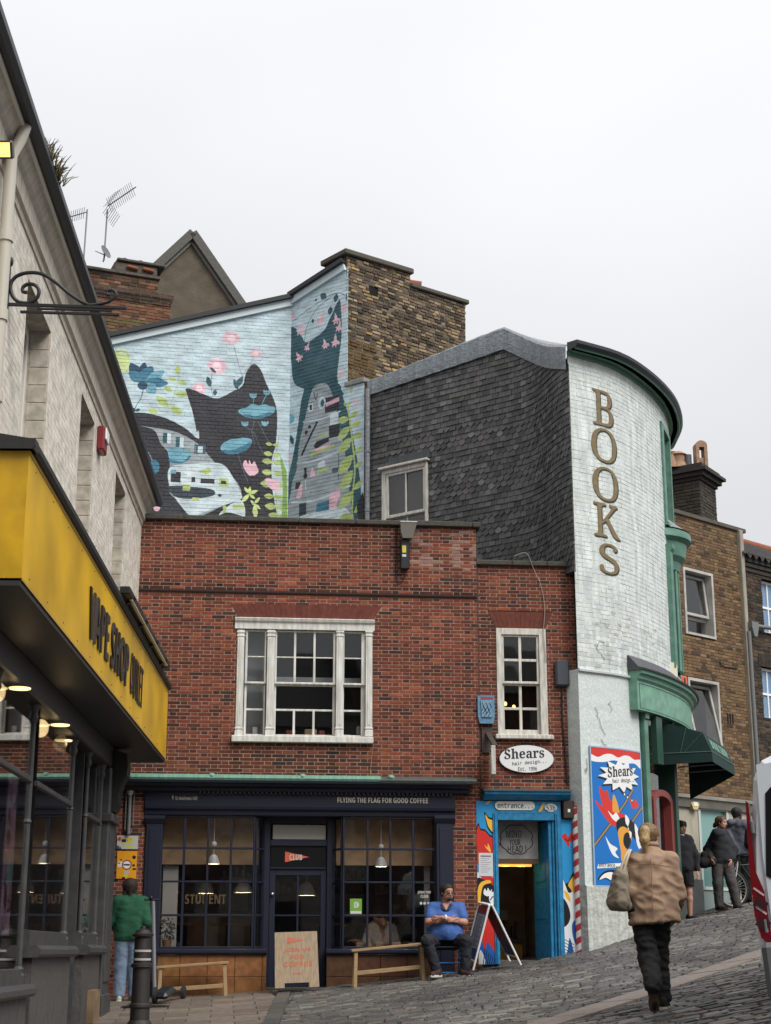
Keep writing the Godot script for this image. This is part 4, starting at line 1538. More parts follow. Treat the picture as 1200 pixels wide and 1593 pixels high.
	var p0:=sw.p(U.call(777.0),V.call(1345.0),-0.4)
	var p1:=sw.p(U.call(836.0),V.call(1345.0),-0.4)
	tube.tube([p0,p1],0.026,8)
	solo("tube_lamp",tube,mat("lit_tube",Color(0.9,0.7,0.4),0.5,{"glow": Color(1.0,0.66,0.26),"ge": 0.72}),"glowing orange tube lamp across the salon doorway under the mind your head board","lamp")
	for k in 2:
		var lt:=OmniLight3D.new()
		lt.name = "tube_glow"
		lt.position = p0.lerp(p1,0.3+0.4*k)+v3(0,-0.06,0)
		lt.light_color = Color(1.0,0.72,0.4)
		lt.light_energy = 0.02
		lt.light_size = 0.05
		lt.omni_range = 5.0
		lt.omni_attenuation = 2.0
		lt.shadow_enabled = true
		add_child(lt)
	# dim things in the passage
	var yb2:=MB.new()
	slab(yb2,sw,U.call(796.0),V.call(1494.0),U.call(840.0),V.call(1466.0),-1.7,-1.6)
	part(t,"ochre_panel",yb2,mat("ochre",Color(0.22,0.13,0.02),0.7))
	var sh:=MB.new()
	slab(sh,sw,U.call(793.0),V.call(1466.0),U.call(842.0),V.call(1460.0),-1.9,-1.55)
	for k in 6:
		slab(sh,sw,U.call(800.0+k*6),V.call(1460.0),U.call(804.0+k*6),V.call(1445.0 - 6.0*(k % 3)),-1.75,-1.65,0.01)
	part(t,"display_shelf",sh,ink)
	var po3:=MB.new()
	slab(po3,sw,U.call(818.0),V.call(1428.0),U.call(830.0),V.call(1412.0),-2.4,-2.38)
	part(t,"wall_poster",po3,mats["grey_board"])
	# step and dark plinth
	var stp:=MB.new()
	slab(stp,sw,U.call(743.0),0.9,U.call(880.0),V.call(1494.0),-0.5,0.005)
	part(t,"door_step",stp,mats["step_stone"])

func brown_tone(u: float,v: float,_h: bool) -> Color:
	var f:=rng.randf()
	var c:=Color(0.19,0.135,0.085)
	if f < 0.3:
		c = Color(0.1,0.075,0.055)
	elif f < 0.52:
		c = Color(0.34,0.26,0.16)
	elif f < 0.64:
		c = Color(0.05,0.042,0.036)
	elif f < 0.68:
		c = Color(0.42,0.27,0.12)
	var k:=1.0
	if wear:
		k = 1.0+0.55*wear.get_noise_2d(u*1.5+90.0,v*2.5)
	return jitter(Color(c.r*k,c.g*k,c.b*k),0.2)

func build_mural_house() -> void:
	var aw:=Wall.new([-7.88,29.51,-1.97,30.552])
	var bw:=Wall.new([-1.97,30.55,2.34,27.3,2.444,27.213,2.532,27.122,2.607,27.027,2.67,26.928,2.723,26.826,2.768,26.72,2.806,26.61,2.84,26.498,2.87,26.382,2.9,26.263,2.931,26.142,2.964,26.018,3.002,25.892,3.046,25.763,3.098,25.633,3.16,25.5])
	var t:=thing("mural_building","tall white painted brick house with a mural of two cats and flowers on its gable","building",aw.p(4.0,ground(-4,30)))
	var paint:=mat("mural_fill",Color(0.6,0.68,0.71),0.7)
	# --- left wall
	var area:=Rect2(1.6,9.2,4.42,6.0)
	var base:=Color(0.755,0.83,0.855)
	var K:=Color(0.15,0.15,0.18)
	var teal:=Color(0.18,0.33,0.37)
	var navyb:=Color(0.12,0.25,0.37)
	var blue:=Color(0.23,0.46,0.56)
	var sky:=Color(0.44,0.66,0.73)
	var lime:=Color(0.7,0.77,0.47)
	var pink:=Color(0.9,0.73,0.78)
	var grey:=Color(0.6,0.64,0.66)
	var lite:=Color(0.8,0.86,0.88)
	var a:=Paint.new(area,170,base)
	# yellow-green blot and stem
	a.poly([2.33,13.19,2.44,13.37,2.62,13.33,2.7,13.19,2.69,12.97,2.48,12.93,2.35,13],Color(0.8,0.86,0.6))
	a.line([2.29,13.15,2.36,13.31,2.49,13.4,2.63,13.38,2.69,13.25],0.04,lime)
	# blue flower
	a.leaf(2.981,12.735,2.717,13.15,0.28,navyb)
	a.leaf(2.965,12.79,3.001,13.183,0.26,navyb)
	a.leaf(2.979,12.763,2.699,12.967,0.34,blue)
	a.leaf(2.955,12.72,3.16,13.11,0.32,blue)
	a.leaf(3.032,12.738,3.411,13.028,0.22,sky)
	a.leaf(3.031,12.78,3.499,12.754,0.22,blue)
	a.leaf(3.058,12.74,3.248,12.53,0.42,sky)
	a.disc(2.983,12.68,0.1,0.09,navyb)
	a.line([3,12.6,2.96,12.4,2.86,12.2,2.82,11.91],0.014,teal)
	a.leaf(2.865,12.119,2.771,12.196,0.3,teal)
	a.leaf(2.865,12.119,2.952,12.18,0.3,teal)
	# lime sprig
	a.line([3.47,12.1,3.61,12.47,3.7,12.87,3.68,13.17],0.013,lime)
	for q in [[3.517,12.256,3.276,12.462],[3.569,12.273,3.795,12.107],[3.316,12.119,3.107,12.175],[3.583,12.579,3.424,12.68],[3.65,12.541,3.897,12.543],[3.652,12.834,3.494,12.88],[3.692,12.809,3.876,12.779],[3.687,12.976,3.68,13.172]]:
		a.leaf(q[0],q[1],q[2],q[3],0.28,lime)
	# pink flowers
	for q in [[4.754,13.841,0.17],[4.48,13.197,0.19],[5.268,13.534,0.11],[4.128,12.697,0.13]]:
		for k in 6:
			a.disc(q[0]+cos(k*1.05)*q[2]*0.6,q[1]+sin(k*1.05)*q[2]*0.5,q[2]*0.5,q[2]*0.42,pink)
		a.disc(q[0],q[1],q[2]*0.5,q[2]*0.5,Color(0.95,0.85,0.88))
	a.line([4.81,13.67,4.93,13.23,5.02,12.95],0.016,grey)
	a.line([5.24,13.45,5.09,13.17,4.96,12.92],0.016,grey)
	a.line([4.38,13.05,4.37,12.77,4.41,12.53],0.016,grey)
	a.leaf(4.349,12.739,4.29,12.96,0.24,teal)
	a.leaf(4.447,12.55,4.456,12.69,0.3,teal)
	a.leaf(4.458,13.055,4.337,13.16,0.2,teal)
	a.leaf(4.862,12.744,5.015,13.007,0.2,teal)
	a.leaf(4.916,12.719,4.831,12.939,0.2,teal)
	# black cat: tail sweep,haunch and body
	a.poly([2.73,12.04,2.88,12.09,3.18,12.08,3.53,11.99,3.9,11.8,4.11,11.62,4.24,11.6,4.51,11.39,4.63,11.06,4.81,10.84,4.97,10.71,5.08,10.47,5.05,10.33,4.66,10.05,4.61,9.64,2.33,9.54,2.22,11.94],K)
	a.poly([3.87,12.67,4.2,12.58,4.5,12.5,4.81,12.67,5.01,12.81,5.08,13.1,5.22,13.3,5.37,13.19,5.52,12.84,5.68,12.5,5.74,12.15,5.72,11.6,5.64,11.18,5.67,10.64,5.7,9.69,4.48,9.64,4.45,10.57,4.19,11.51,4.13,11.92,4.01,12.26],K)
	a.poly([3.84,12.68,4.16,12.59,4.26,11.93,4.11,11.75,4.01,12.19],K,false)
	# the room in the belly
	a.poly([2.97,11.82,3.25,11.79,3.61,11.75,3.93,11.63,4.19,11.46,4.41,11.22,4.6,11.01,4.78,10.89,4.97,10.71,5.05,10.5,5.03,10.36,4.72,10.24,4.34,10.03,4.09,9.94,3.89,10.12,3.72,10.33,3.61,10.46,3.6,10.93,3.55,11.27,3.39,11.47,3.28,11.71,3.15,11.78],grey)
	a.poly([3.59,10.96,4.05,11.07,4.63,11.1,4.91,10.76,5.05,10.47,5,10.36,4.66,10.22,4.31,10.07,4.11,9.98,3.93,10.08,3.69,10.4,3.61,10.53],lite)
	a.poly([3.55,11.34,3.68,11.4,3.98,11.34,3.98,11.23,3.84,11.11,3.61,11.1],sky)
	a.poly([3.58,11.15,3.84,11.11,3.99,11.25,3.98,11.17,3.82,11.07,3.61,11.08],blue)
	for q in [[3.465,11.474,3.594,11.692],[3.726,11.407,3.854,11.625]]:
		a.box(q[0],q[1],q[2],q[3],lite)
		a.box(q[0] - 0.03,q[1],q[0]+0.05,q[3],teal)
	for q in [[4.092,11.293,4.299,11.484]]:
		a.box(q[0],q[1],q[2],q[3],teal)
		a.box(q[0]+0.05,q[1]+0.02,q[2] - 0.06,q[3] - 0.03,lite)
	a.line([4.07,11.26,4.09,11.51,4.12,11.26],0.015,teal)
	for q in [[3.941,10.796,4.159,10.985],[3.846,10.547,4.026,10.749]]:
		a.box(q[0],q[1],q[2],q[3],Color(0.86,0.9,0.91))
	a.box(3.624,10.671,3.816,10.886,K)
	a.box(3.62,10.843,3.722,10.924,sky)
	a.box(4.217,10.677,4.5,10.771,K)
	a.box(4.036,10.689,4.113,10.797,K)
	a.poly([4.18,10.92,4.34,11,4.44,10.95,4.34,10.87],lime)
	a.poly([3.61,10.58,4.07,10.59,4.45,10.55,4.5,10.44,4.23,10.36,3.87,10.33,3.66,10.41],Color(0.16,0.2,0.24))
	a.box(3.862,10.507,4.015,10.628,lime)
	a.box(4.062,10.302,4.203,10.369,lime)
	a.box(4.591,10.626,4.785,10.802,lime)
	a.box(4.63,10.68,4.733,10.748,K)
	a.line([4.64,10.8,4.68,10.9,4.79,10.89,4.78,10.78],0.02,lite)
	a.disc(4.612,10.433,0.04,0.03,K)
	a.poly([4.66,10.11,5.04,10.36,5.11,9.99,4.66,9.97],lite)
	a.box(4.685,10.049,4.749,10.237,lime)
	a.box(4.876,10.17,5.109,10.25,lime)
	a.poly([4.6,9.98,4.75,10.08,4.96,10.06,5.09,9.99],K)
	# belly flower,heart plum
	a.poly([3.27,11.11,3.37,11.06,3.38,10.89,3.29,10.81,3.18,10.88,3.15,11.02],blue)
	a.line([3.24,11.1,3.17,11.24,3.09,11.29],0.014,grey)
	a.disc(3.078,11.298,0.03,0.05,lite)
	a.disc(3.368,10.117,0.07,0.07,pink)
	# the flowers on the cat's side
	a.line([5.17,10.77,5.06,11.01,4.98,11.25,4.91,11.41],0.02,Color(0.3,0.36,0.4))
	a.line([5.29,11.57,5.23,11.82,5.27,12.06],0.018,Color(0.3,0.36,0.4))
	a.line([5.6,11.59,5.46,11.83,5.35,12.06],0.018,Color(0.3,0.36,0.4))
	a.line([5.12,11.92,5.28,11.78,5.39,11.52,5.47,11.36],0.018,Color(0.3,0.36,0.4))
	a.line([5.24,12.43,5.25,12.54],0.014,sky)
	a.line([5.42,12.44,5.51,12.64],0.014,sky)
	for q in [[5.236,12.585],[5.513,12.673],[5.08,11.962],[5.487,12]]:
		for k in 3:
			a.leaf(q[0],q[1] - 0.04,q[0]+(k - 1)*0.07,q[1]+0.07,0.26,sky)
	a.poly([4.94,12.23,4.98,12.3,5.11,12.34,5.21,12.42,5.35,12.4,5.48,12.43,5.58,12.4,5.69,12.38,5.67,12.26,5.51,12.17,5.3,12.11,5.09,12.14],sky)
	a.poly([5.04,12.17,5.14,12.2,5.27,12.15,5.4,12.2,5.59,12.26,5.64,12.23,5.46,12.14,5.27,12.1],blue)
	a.poly([4.6,11.44,4.65,11.54,4.79,11.63,4.94,11.66,5.07,11.69,5.23,11.65,5.18,11.48,5,11.36,4.79,11.33,4.64,11.37],sky)
	a.poly([4.64,11.39,4.84,11.41,5.05,11.51,5.22,11.6,5.17,11.46,4.98,11.35,4.77,11.31],blue)
	a.poly([5.06,11.09,5.11,11.21,5.17,11.13,5.19,11.22,5.24,11.13,5.29,11.19,5.35,11.08,5.38,10.97,5.28,10.89,5.17,10.91],pink)
	a.line([5.25,10.89,5.23,10.61,5.22,10.07],0.03,K)
	for q in [[5.206,10.504,5.099,10.634],[5.206,10.504,5.373,10.58],[5.206,10.49,5.215,10.653],[5.206,10.49,5.055,10.321],[5.206,10.49,5.325,10.402],[5.315,10.293,5.415,10.433],[5.315,10.293,5.434,10.191],[5.315,10.266,5.347,9.999],[5.315,10.266,5.235,10.37]]:
		a.leaf(q[0],q[1],q[2],q[3],0.2,Color(0.8,0.86,0.56))
	# lime ladder at the corner
	a.line([5.78,11.74,5.74,11.46,5.66,11.18],0.014,grey)
	for q in [[5.654,11.567,0.16],[5.658,11.36,0.2],[5.661,11.196,0.24],[5.666,10.963,0.24],[5.671,10.718,0.28],[5.702,10.461,0.22],[5.758,10.248,0.26],[5.814,10.061,0.24]]:
		a.leaf(q[0],q[1],q[0] - q[2]*0.9,q[1]+0.02,0.3,lime)
		a.leaf(q[0],q[1],q[0]+q[2]*0.9,q[1] - 0.01,0.26,lime)
	a.poly([5.82,11.3,5.9,11.14,5.96,10.86,5.98,9.71,5.87,9.7,5.88,10.65],Color(0.5,0.66,0.28))
	a.poly([5.51,10.82,5.62,10.85,5.8,10.78,5.82,10.59,5.67,10.61,5.57,10.69],pink)
	a.line([5.73,10.58,5.8,10.02],0.02,lime)
	a.weather(3)
	var am:=mat("mural_left",Color.WHITE,0.62,{"img": a.texture()})
	var lid0:=13.466
	var lid1:=14.633
	var luA:=2.211
	var leftv:=lid0+(1.0 - luA)*(lid1 - lid0) / (6.0 - luA)
	masonry(t,aw,[[1.0,8.3,6.0,8.3,6.0,lid1+0.11,1.0,leftv+0.11]],{"h": 0.077,"len": 0.23,"bond": "flemish","head": 0.115,"tone": func(_u,_v,_h): return Color.WHITE,"mat": am,"mortar": am,"uv": area,"own": 220,"near": v2(4.8,11.8),"gap": 0.008,"proud": 0.006,"rag": 0.003,"called": "painted_brick"})
	# --- the right wall,coming towards the street
	area = Rect2(-0.05,9.2,2.1,6.3)
	var b:=Paint.new(area,200,base)
	b.poly([-0.04,14.1,-0.03,14.19,0.15,14.09,0.29,13.9,0.4,13.74,0.64,13.77,0.91,13.9,1.08,14.17,1.28,14.46,1.33,14.25,1.35,13.89,1.34,13.55,1.28,13.14,1.25,12.87,1.28,12.59,1.4,12.36,0.83,12.55,0.45,12.69,0.18,12.83,0.07,13,0.03,13.29,-0.02,13.73],teal)
	b.poly([0.45,12.77,0.83,12.83,1.3,12.61,1.38,12.37,1.6,11.7,1.84,10.52,1.87,9.8,1.87,9.41,-0.22,9.74,-0.12,10.4,-0.02,10.86,0.14,11.45,0.23,11.98,0.32,12.52],teal)
	b.poly([0.56,12.58,0.69,12.72,0.9,12.72,1.06,12.58,1.24,12.05,1.41,11.34,1.54,10.77,1.58,10.24,1.6,9.45,0.07,9.7,0.08,10.64,0.21,11.02,0.27,11.56,0.4,12.02],grey)
	# shelves,rooms
	b.line([0.36,12,0.84,11.97,1.34,12.03],0.03,lite)
	b.line([0.21,11.15,0.68,11.12,1.35,11.19,1.59,11.25],0.035,lite)
	b.line([0.09,10.34,0.53,10.29,1.11,10.32,1.6,10.43],0.035,lite)
	b.box(0.935,12.073,1.302,12.39,K)
	b.poly([0.95,12.29,1.3,12.34,1.3,12.25,0.95,12.2],pink,false)
	b.disc(0.85,12.309,0.1,0.13,lite)
	b.disc(0.867,12.306,0.05,0.08,teal)
	b.box(0.512,12.19,0.615,12.357,lite)
	b.box(0.529,12.219,0.589,12.33,K)
	b.line([0.63,12.59,0.7,12.41,0.73,12.54],0.02,K)
	b.box(1.043,11.515,1.324,11.774,K)
	b.box(1.073,11.787,1.289,12.033,lite)
	b.line([0.34,11.29,0.51,11.58,0.74,11.93],0.05,K)
	b.disc(0.537,11.865,0.04,0.04,K)
	b.disc(0.454,11.758,0.04,0.05,K)
	b.poly([0.65,11.42,0.74,11.52,1.04,11.54,1.05,11.46,0.71,11.36],K,false)
	b.poly([0.73,11.61,1.01,11.66,1.01,11.6,0.73,11.57],lime,false)
	b.poly([0.61,11.33,1.18,11.38,1.21,11.31,0.55,11.22],lime,false)
	b.poly([0.68,11.36,1.08,11.4,1.08,11.35,0.68,11.3],pink,false)
	b.poly([0.4,11,0.48,11,0.47,10.91,0.5,10.82,0.45,10.77,0.39,10.83,0.42,10.92],K)
	b.poly([0.62,10.97,0.67,10.91,0.69,10.8,0.57,10.79,0.59,10.91],pink)
	b.poly([0.77,11.03,0.92,11.08,0.95,10.97,0.79,10.94],lite)
	b.poly([0.75,10.92,1.04,10.92,1.04,10.84,0.75,10.83],lime,false)
	b.line([0.45,10.77,0.46,10.54],0.02,lite)
	b.line([1.3,11.22,1.3,10.59],0.02,Color(0.3,0.35,0.4))
	b.box(1.136,10.77,1.284,10.864,Color(0.3,0.35,0.4))
	b.box(0.185,10.607,0.321,10.743,K)
	b.poly([0.29,10.64,0.37,10.67,0.33,10.41,0.22,10.42],pink)
	b.box(0.297,10.005,0.482,10.274,Color(0.15,0.2,0.26))
	b.poly([0.75,10.2,1.08,10.22,1.08,10,0.73,9.99],blue,false)
	b.poly([1.08,10.35,1.32,10.42,1.35,10.25,1.26,10.16,1.26,9.9,1.06,9.93],pink,false)
	b.poly([0.5,10.03,0.87,10.02,1.45,10,1.52,9.78,0.37,9.97],lite)
	# branches and hanging pink bells
	b.line([0.37,13.78,0.43,14.08,0.67,14.39,0.97,14.54,1.21,14.62,1.41,14.54],0.015,Color(0.4,0.48,0.5))
	b.line([0.04,14.29,0.46,14.45,0.9,14.59,1.24,14.62,1.5,14.46],0.015,Color(0.4,0.48,0.5))
	for q in [[0.782,14.708,0.938,14.581],[1.21,14.61,1.178,14.433],[1.06,14.364,1.028,14.187],[0.583,14.214,0.585,14.113],[0.697,14.63,0.629,14.59]]:
		b.leaf(q[0],q[1],q[2],q[3],0.36,teal)
	for q in [[0.256,14.066,0.16],[0.216,13.461,0.13],[0.455,13.632,0.11],[0.917,13.578,0.13],[1.187,13.583,0.15],[1.199,14.059,0.14],[1.285,13.868,0.13],[1.399,14.263,0.13],[0.021,14.427,0.12],[0.807,14.157,0.16],[1.345,12.849,0.12],[0.001,11.31,0.12],[1.712,12.152,0.1]]:
		var s: float = q[2]
		var fl:=[]
		var an: float = sin(q[0]*37.0)*0.5
		for w in [[0.0,1.0],[0.22,0.45],[0.3,0.0],[0.75,-0.35],[0.62,-0.75],[0.3,-0.55],[0.12,-1.0],[-0.14,-0.6],[-0.5,-0.9],[-0.5,-0.4],[-0.72,-0.1],[-0.28,0.05],[-0.2,0.5]]:
			fl.append(q[0]+s*(w[0]*cos(an) - w[1]*sin(an))); fl.append(q[1]+s*(w[0]*sin(an)+w[1]*cos(an)))
		b.poly(fl,pink)
	# the tall lime plant
	b.line([1.52,12.13,1.58,11.77,1.65,11.29,1.71,10.74,1.66,10.22,1.65,9.64],0.04,lime)
	for q in [[1.552,11.82,-0.3,0.02],[1.586,11.65,-0.32,-0.2],[1.62,11.401,-0.34,-0.25],[1.655,11.047,-0.36,-0.32],[1.658,10.727,-0.3,-0.35],[1.661,10.304,-0.34,-0.3],[1.664,9.805,-0.4,-0.06],[1.584,11.84,0.2,0.1],[1.618,11.657,0.24,0.05],[1.636,11.411,0.26,0.02],[1.687,11.054,0.2,0.12],[1.706,10.771,0.2,0.1],[1.692,10.325,0.2,0.15],[1.696,9.852,0.24,0.16],[1.517,12.098,0.1,0.08],[1.517,12.098,-0.1,0.08],[1.597,12.354,0.03,0.14]]:
		b.leaf(q[0],q[1],q[0]+q[2],q[1]+q[3],0.26,lime)
	b.poly([-0.18,12.23,-0.05,12.25,0.12,12.19,0.11,12.06,-0.02,12.03,-0.12,12.11],sky)
	b.line([-0.02,12.03,-0.08,11.8,-0.18,11.65,-0.32,11.61],0.014,teal)
	b.leaf(0.116,11.563,0.025,11.789,0.2,teal)
	b.poly([1.87,9.41,1.77,9.94,1.85,10.13,1.93,10.18,1.97,9.39],K)
	b.weather(8)
	var bm:=mat("mural_right",Color.WHITE,0.62,{"img": b.texture()})
	var e0:=1.513
	var e1:=1.941
	var top0:=14.655
	var top1:=14.949
	var low:=12.509
	masonry(t,bw,[[0.0,8.3,e1,8.3,e1,low,e0,low,e0,top1+0.16,0.0,top0+0.11]],{"h": 0.077,"len": 0.23,"bond": "flemish","head": 0.115,"tone": func(_u,_v,_h): return Color.WHITE,"mat": bm,"mortar": bm,"uv": area,"own": 160,"near": v2(1.1,11.8),"gap": 0.008,"proud": 0.006,"rag": 0.003,"called": "painted_brick"})
	# roof boards
	var trim:=mat("roof_black",Color(0.018,0.018,0.02),0.6)
	var r0:=aw.p(1.0,leftv,0.0)
	for q in [[aw,1.0,leftv,6.0,lid1],[bw,0.0,top0,1.443,top1+0.1]]:
		var w: Wall = q[0]
		var p0:=w.p(q[1],q[2]); var p1:=w.p(q[3],q[4])
		var n:=w.n(q[1]+0.05)
		var fb:=MB.new()
		fb.bar(p0+UP*0.09+n*0.035,p1+UP*0.09+n*0.035,0.16,0.07,n)
		part(t,"barge_board",fb,paint)
		var rb:=MB.new()
		rb.bar(p0+UP*0.21+n*0.0,p1+UP*0.21+n*0.0,0.09,0.3,n)
		part(t,"roof_edge",rb,trim)
	# body behind the walls
	var body:=MB.new()
	var c0:=aw.p(1.0,8,-0.1); var c1:=aw.p(6.0,8,-0.1); var c2:=bw.p(e1,8,-0.1)
	body.ext(PackedVector2Array([v2(c0.x,-c0.z),v2(c1.x,-c1.z),v2(c2.x,-c2.z),v2(c2.x+2.0,-c2.z+2.0),v2(c0.x,-c0.z+5.0)]),Transform3D(Basis(v3(1,0,0),v3(0,0,-1),v3(0,1,0)),v3(0,0.5,0)),11.0)
	part(t,"wall_core",body,mats["dark_fill"])
	var cpm:=mat("stone_grey",Color(0.3,0.31,0.31),0.85,{"tex": "blotch","ts": 1.5})
	var cp:=MB.new()
	slab(cp,Wall.new([bw.q[0].x,-bw.q[0].y,bw.q[1].x,-bw.q[1].y]),e0 - 0.05,low,e1+0.03,low+0.1,-0.3,0.05,0.01)
	part(t,"coping_slab",cp,cpm)
	var ed:=MB.new()
	var yy:=8.3
	while yy < low:
		var q:=MB.new()
		q.col = jitter(Color(0.12,0.04,0.03),0.2)
		one_brick(q,bw,e1+0.006,e1+0.07,yy,yy+0.068,0.004,null)
		part(t,"edge_brick",q,mat("vertex_brick",Color.WHITE,0.9,{"vc": true}))
		yy += 0.077
	# --- the tall brown brick chimney gable
	var mw:=Wall.new([-0.777,29.65,-0.777+0.766*4.4,29.65+0.643*4.4])
	var cg:=thing("chimney_gable","tall weathered brown brick chimney wall with stepped top beside the cat mural","wall",mw.p(1.6,9.0))
	var s0:=15.392
	var s1:=15.468
	var ux:=1.691
	var s2:=15.192
	var s3:=15.22
	var ue:=3.28
	var bmat:=mat("weathered_brick",Color.WHITE,0.92,{"vc": true,"tex": "blotch","bump": "rough","bs": 0.6,"ts": 1.6})
	var mor:=mat("weathered_mortar",Color(0.22,0.18,0.13),0.95,{"tex": "blotch"})
	var ho:=[0.563,14.684,0.805,14.914]
	var pat:=[0.016,12.628,0.722,13.574]
	masonry(cg,mw,[[0,9.5,ue,9.5,ue,s3,ux,s3+(s2 - s3)*1.0,ux,s1,0,s0],rect(ho[0],ho[1],ho[2],ho[3])],{"h": 0.07,"len": 0.2,"head": 0.1,"bond": "rough","tone": func(u,v,h):
		if v < pat[3] and u < pat[2]:
			return jitter(Color(0.14,0.085,0.032),0.05)
		return brown_tone(u,v,h),"mat": bmat,"mortar": mor,"own": 300,"near": v2(1.0,14.2),"gap": 0.017,"proud": 0.016,"rag": 0.013})
	var hb:=MB.new()
	slab(hb,mw,ho[0],ho[1],ho[2],ho[3],-0.2,-0.012)
	part(cg,"vent_hole",hb,mat("hole_black",Color(0.006,0.006,0.006),1.0))
	var cs:=mat("cement_cap",Color(0.12,0.105,0.085),0.92,{"tex": "blotch","bump": "rough","bs": 0.8,"ts": 1.5})
	var k0:=MB.new()
	k0.bar(mw.p(-0.12,s0+0.05,-0.35),mw.p(ux+0.06,s1+0.05,-0.35),0.12,0.86,mw.n(0),0.02)
	part(cg,"cap_stone",k0,cs)
	k0 = MB.new()
	k0.bar(mw.p(ux,s2+0.01,-0.3),mw.p(ue+0.08,s3+0.04,-0.3),0.1,0.74,mw.n(0),0.02)
	part(cg,"cap_stone",k0,cs)
	var rt:=MB.new()
	rt.lathe([v2(0.0,-0.15),v2(0.11,-0.15),v2(0.12,0.15),v2(0,0.15)],12,Transform3D(Basis(v3(0,0,1),1.45),mw.p(1.945,15.318,-0.15)))
	part(cg,"ridge_tile",rt,mat("terracotta",Color(0.3,0.09,0.045),0.8,{"tex": "blotch","ts": 3.0}))
	var bd:=MB.new()
	var z:=mw.n(0)
	slab(bd,mw,0.0,9.0,ux,minf(s0,s1),-0.75,-0.02)
	slab(bd,mw,ux,9.0,ue,s3 - 0.01,-0.65,-0.02)
	part(cg,"wall_core",bd,mor)
	# left return of the chimney head above the roof
	var lw:=Wall.new([mw.p(0,0,-0.75).x,-mw.p(0,0,-0.75).z,-0.777,29.65])
	masonry(cg,lw,[[0,s0 - 1.0,lw.l[1],s0 - 1.0,lw.l[1],s0,0,s0]],{"h": 0.077,"len": 0.23,"bond": "rough","tone": brown_tone,"mat": bmat,"mortar": mor,"gap": 0.012,"proud": 0.01,"rag": 0.006})

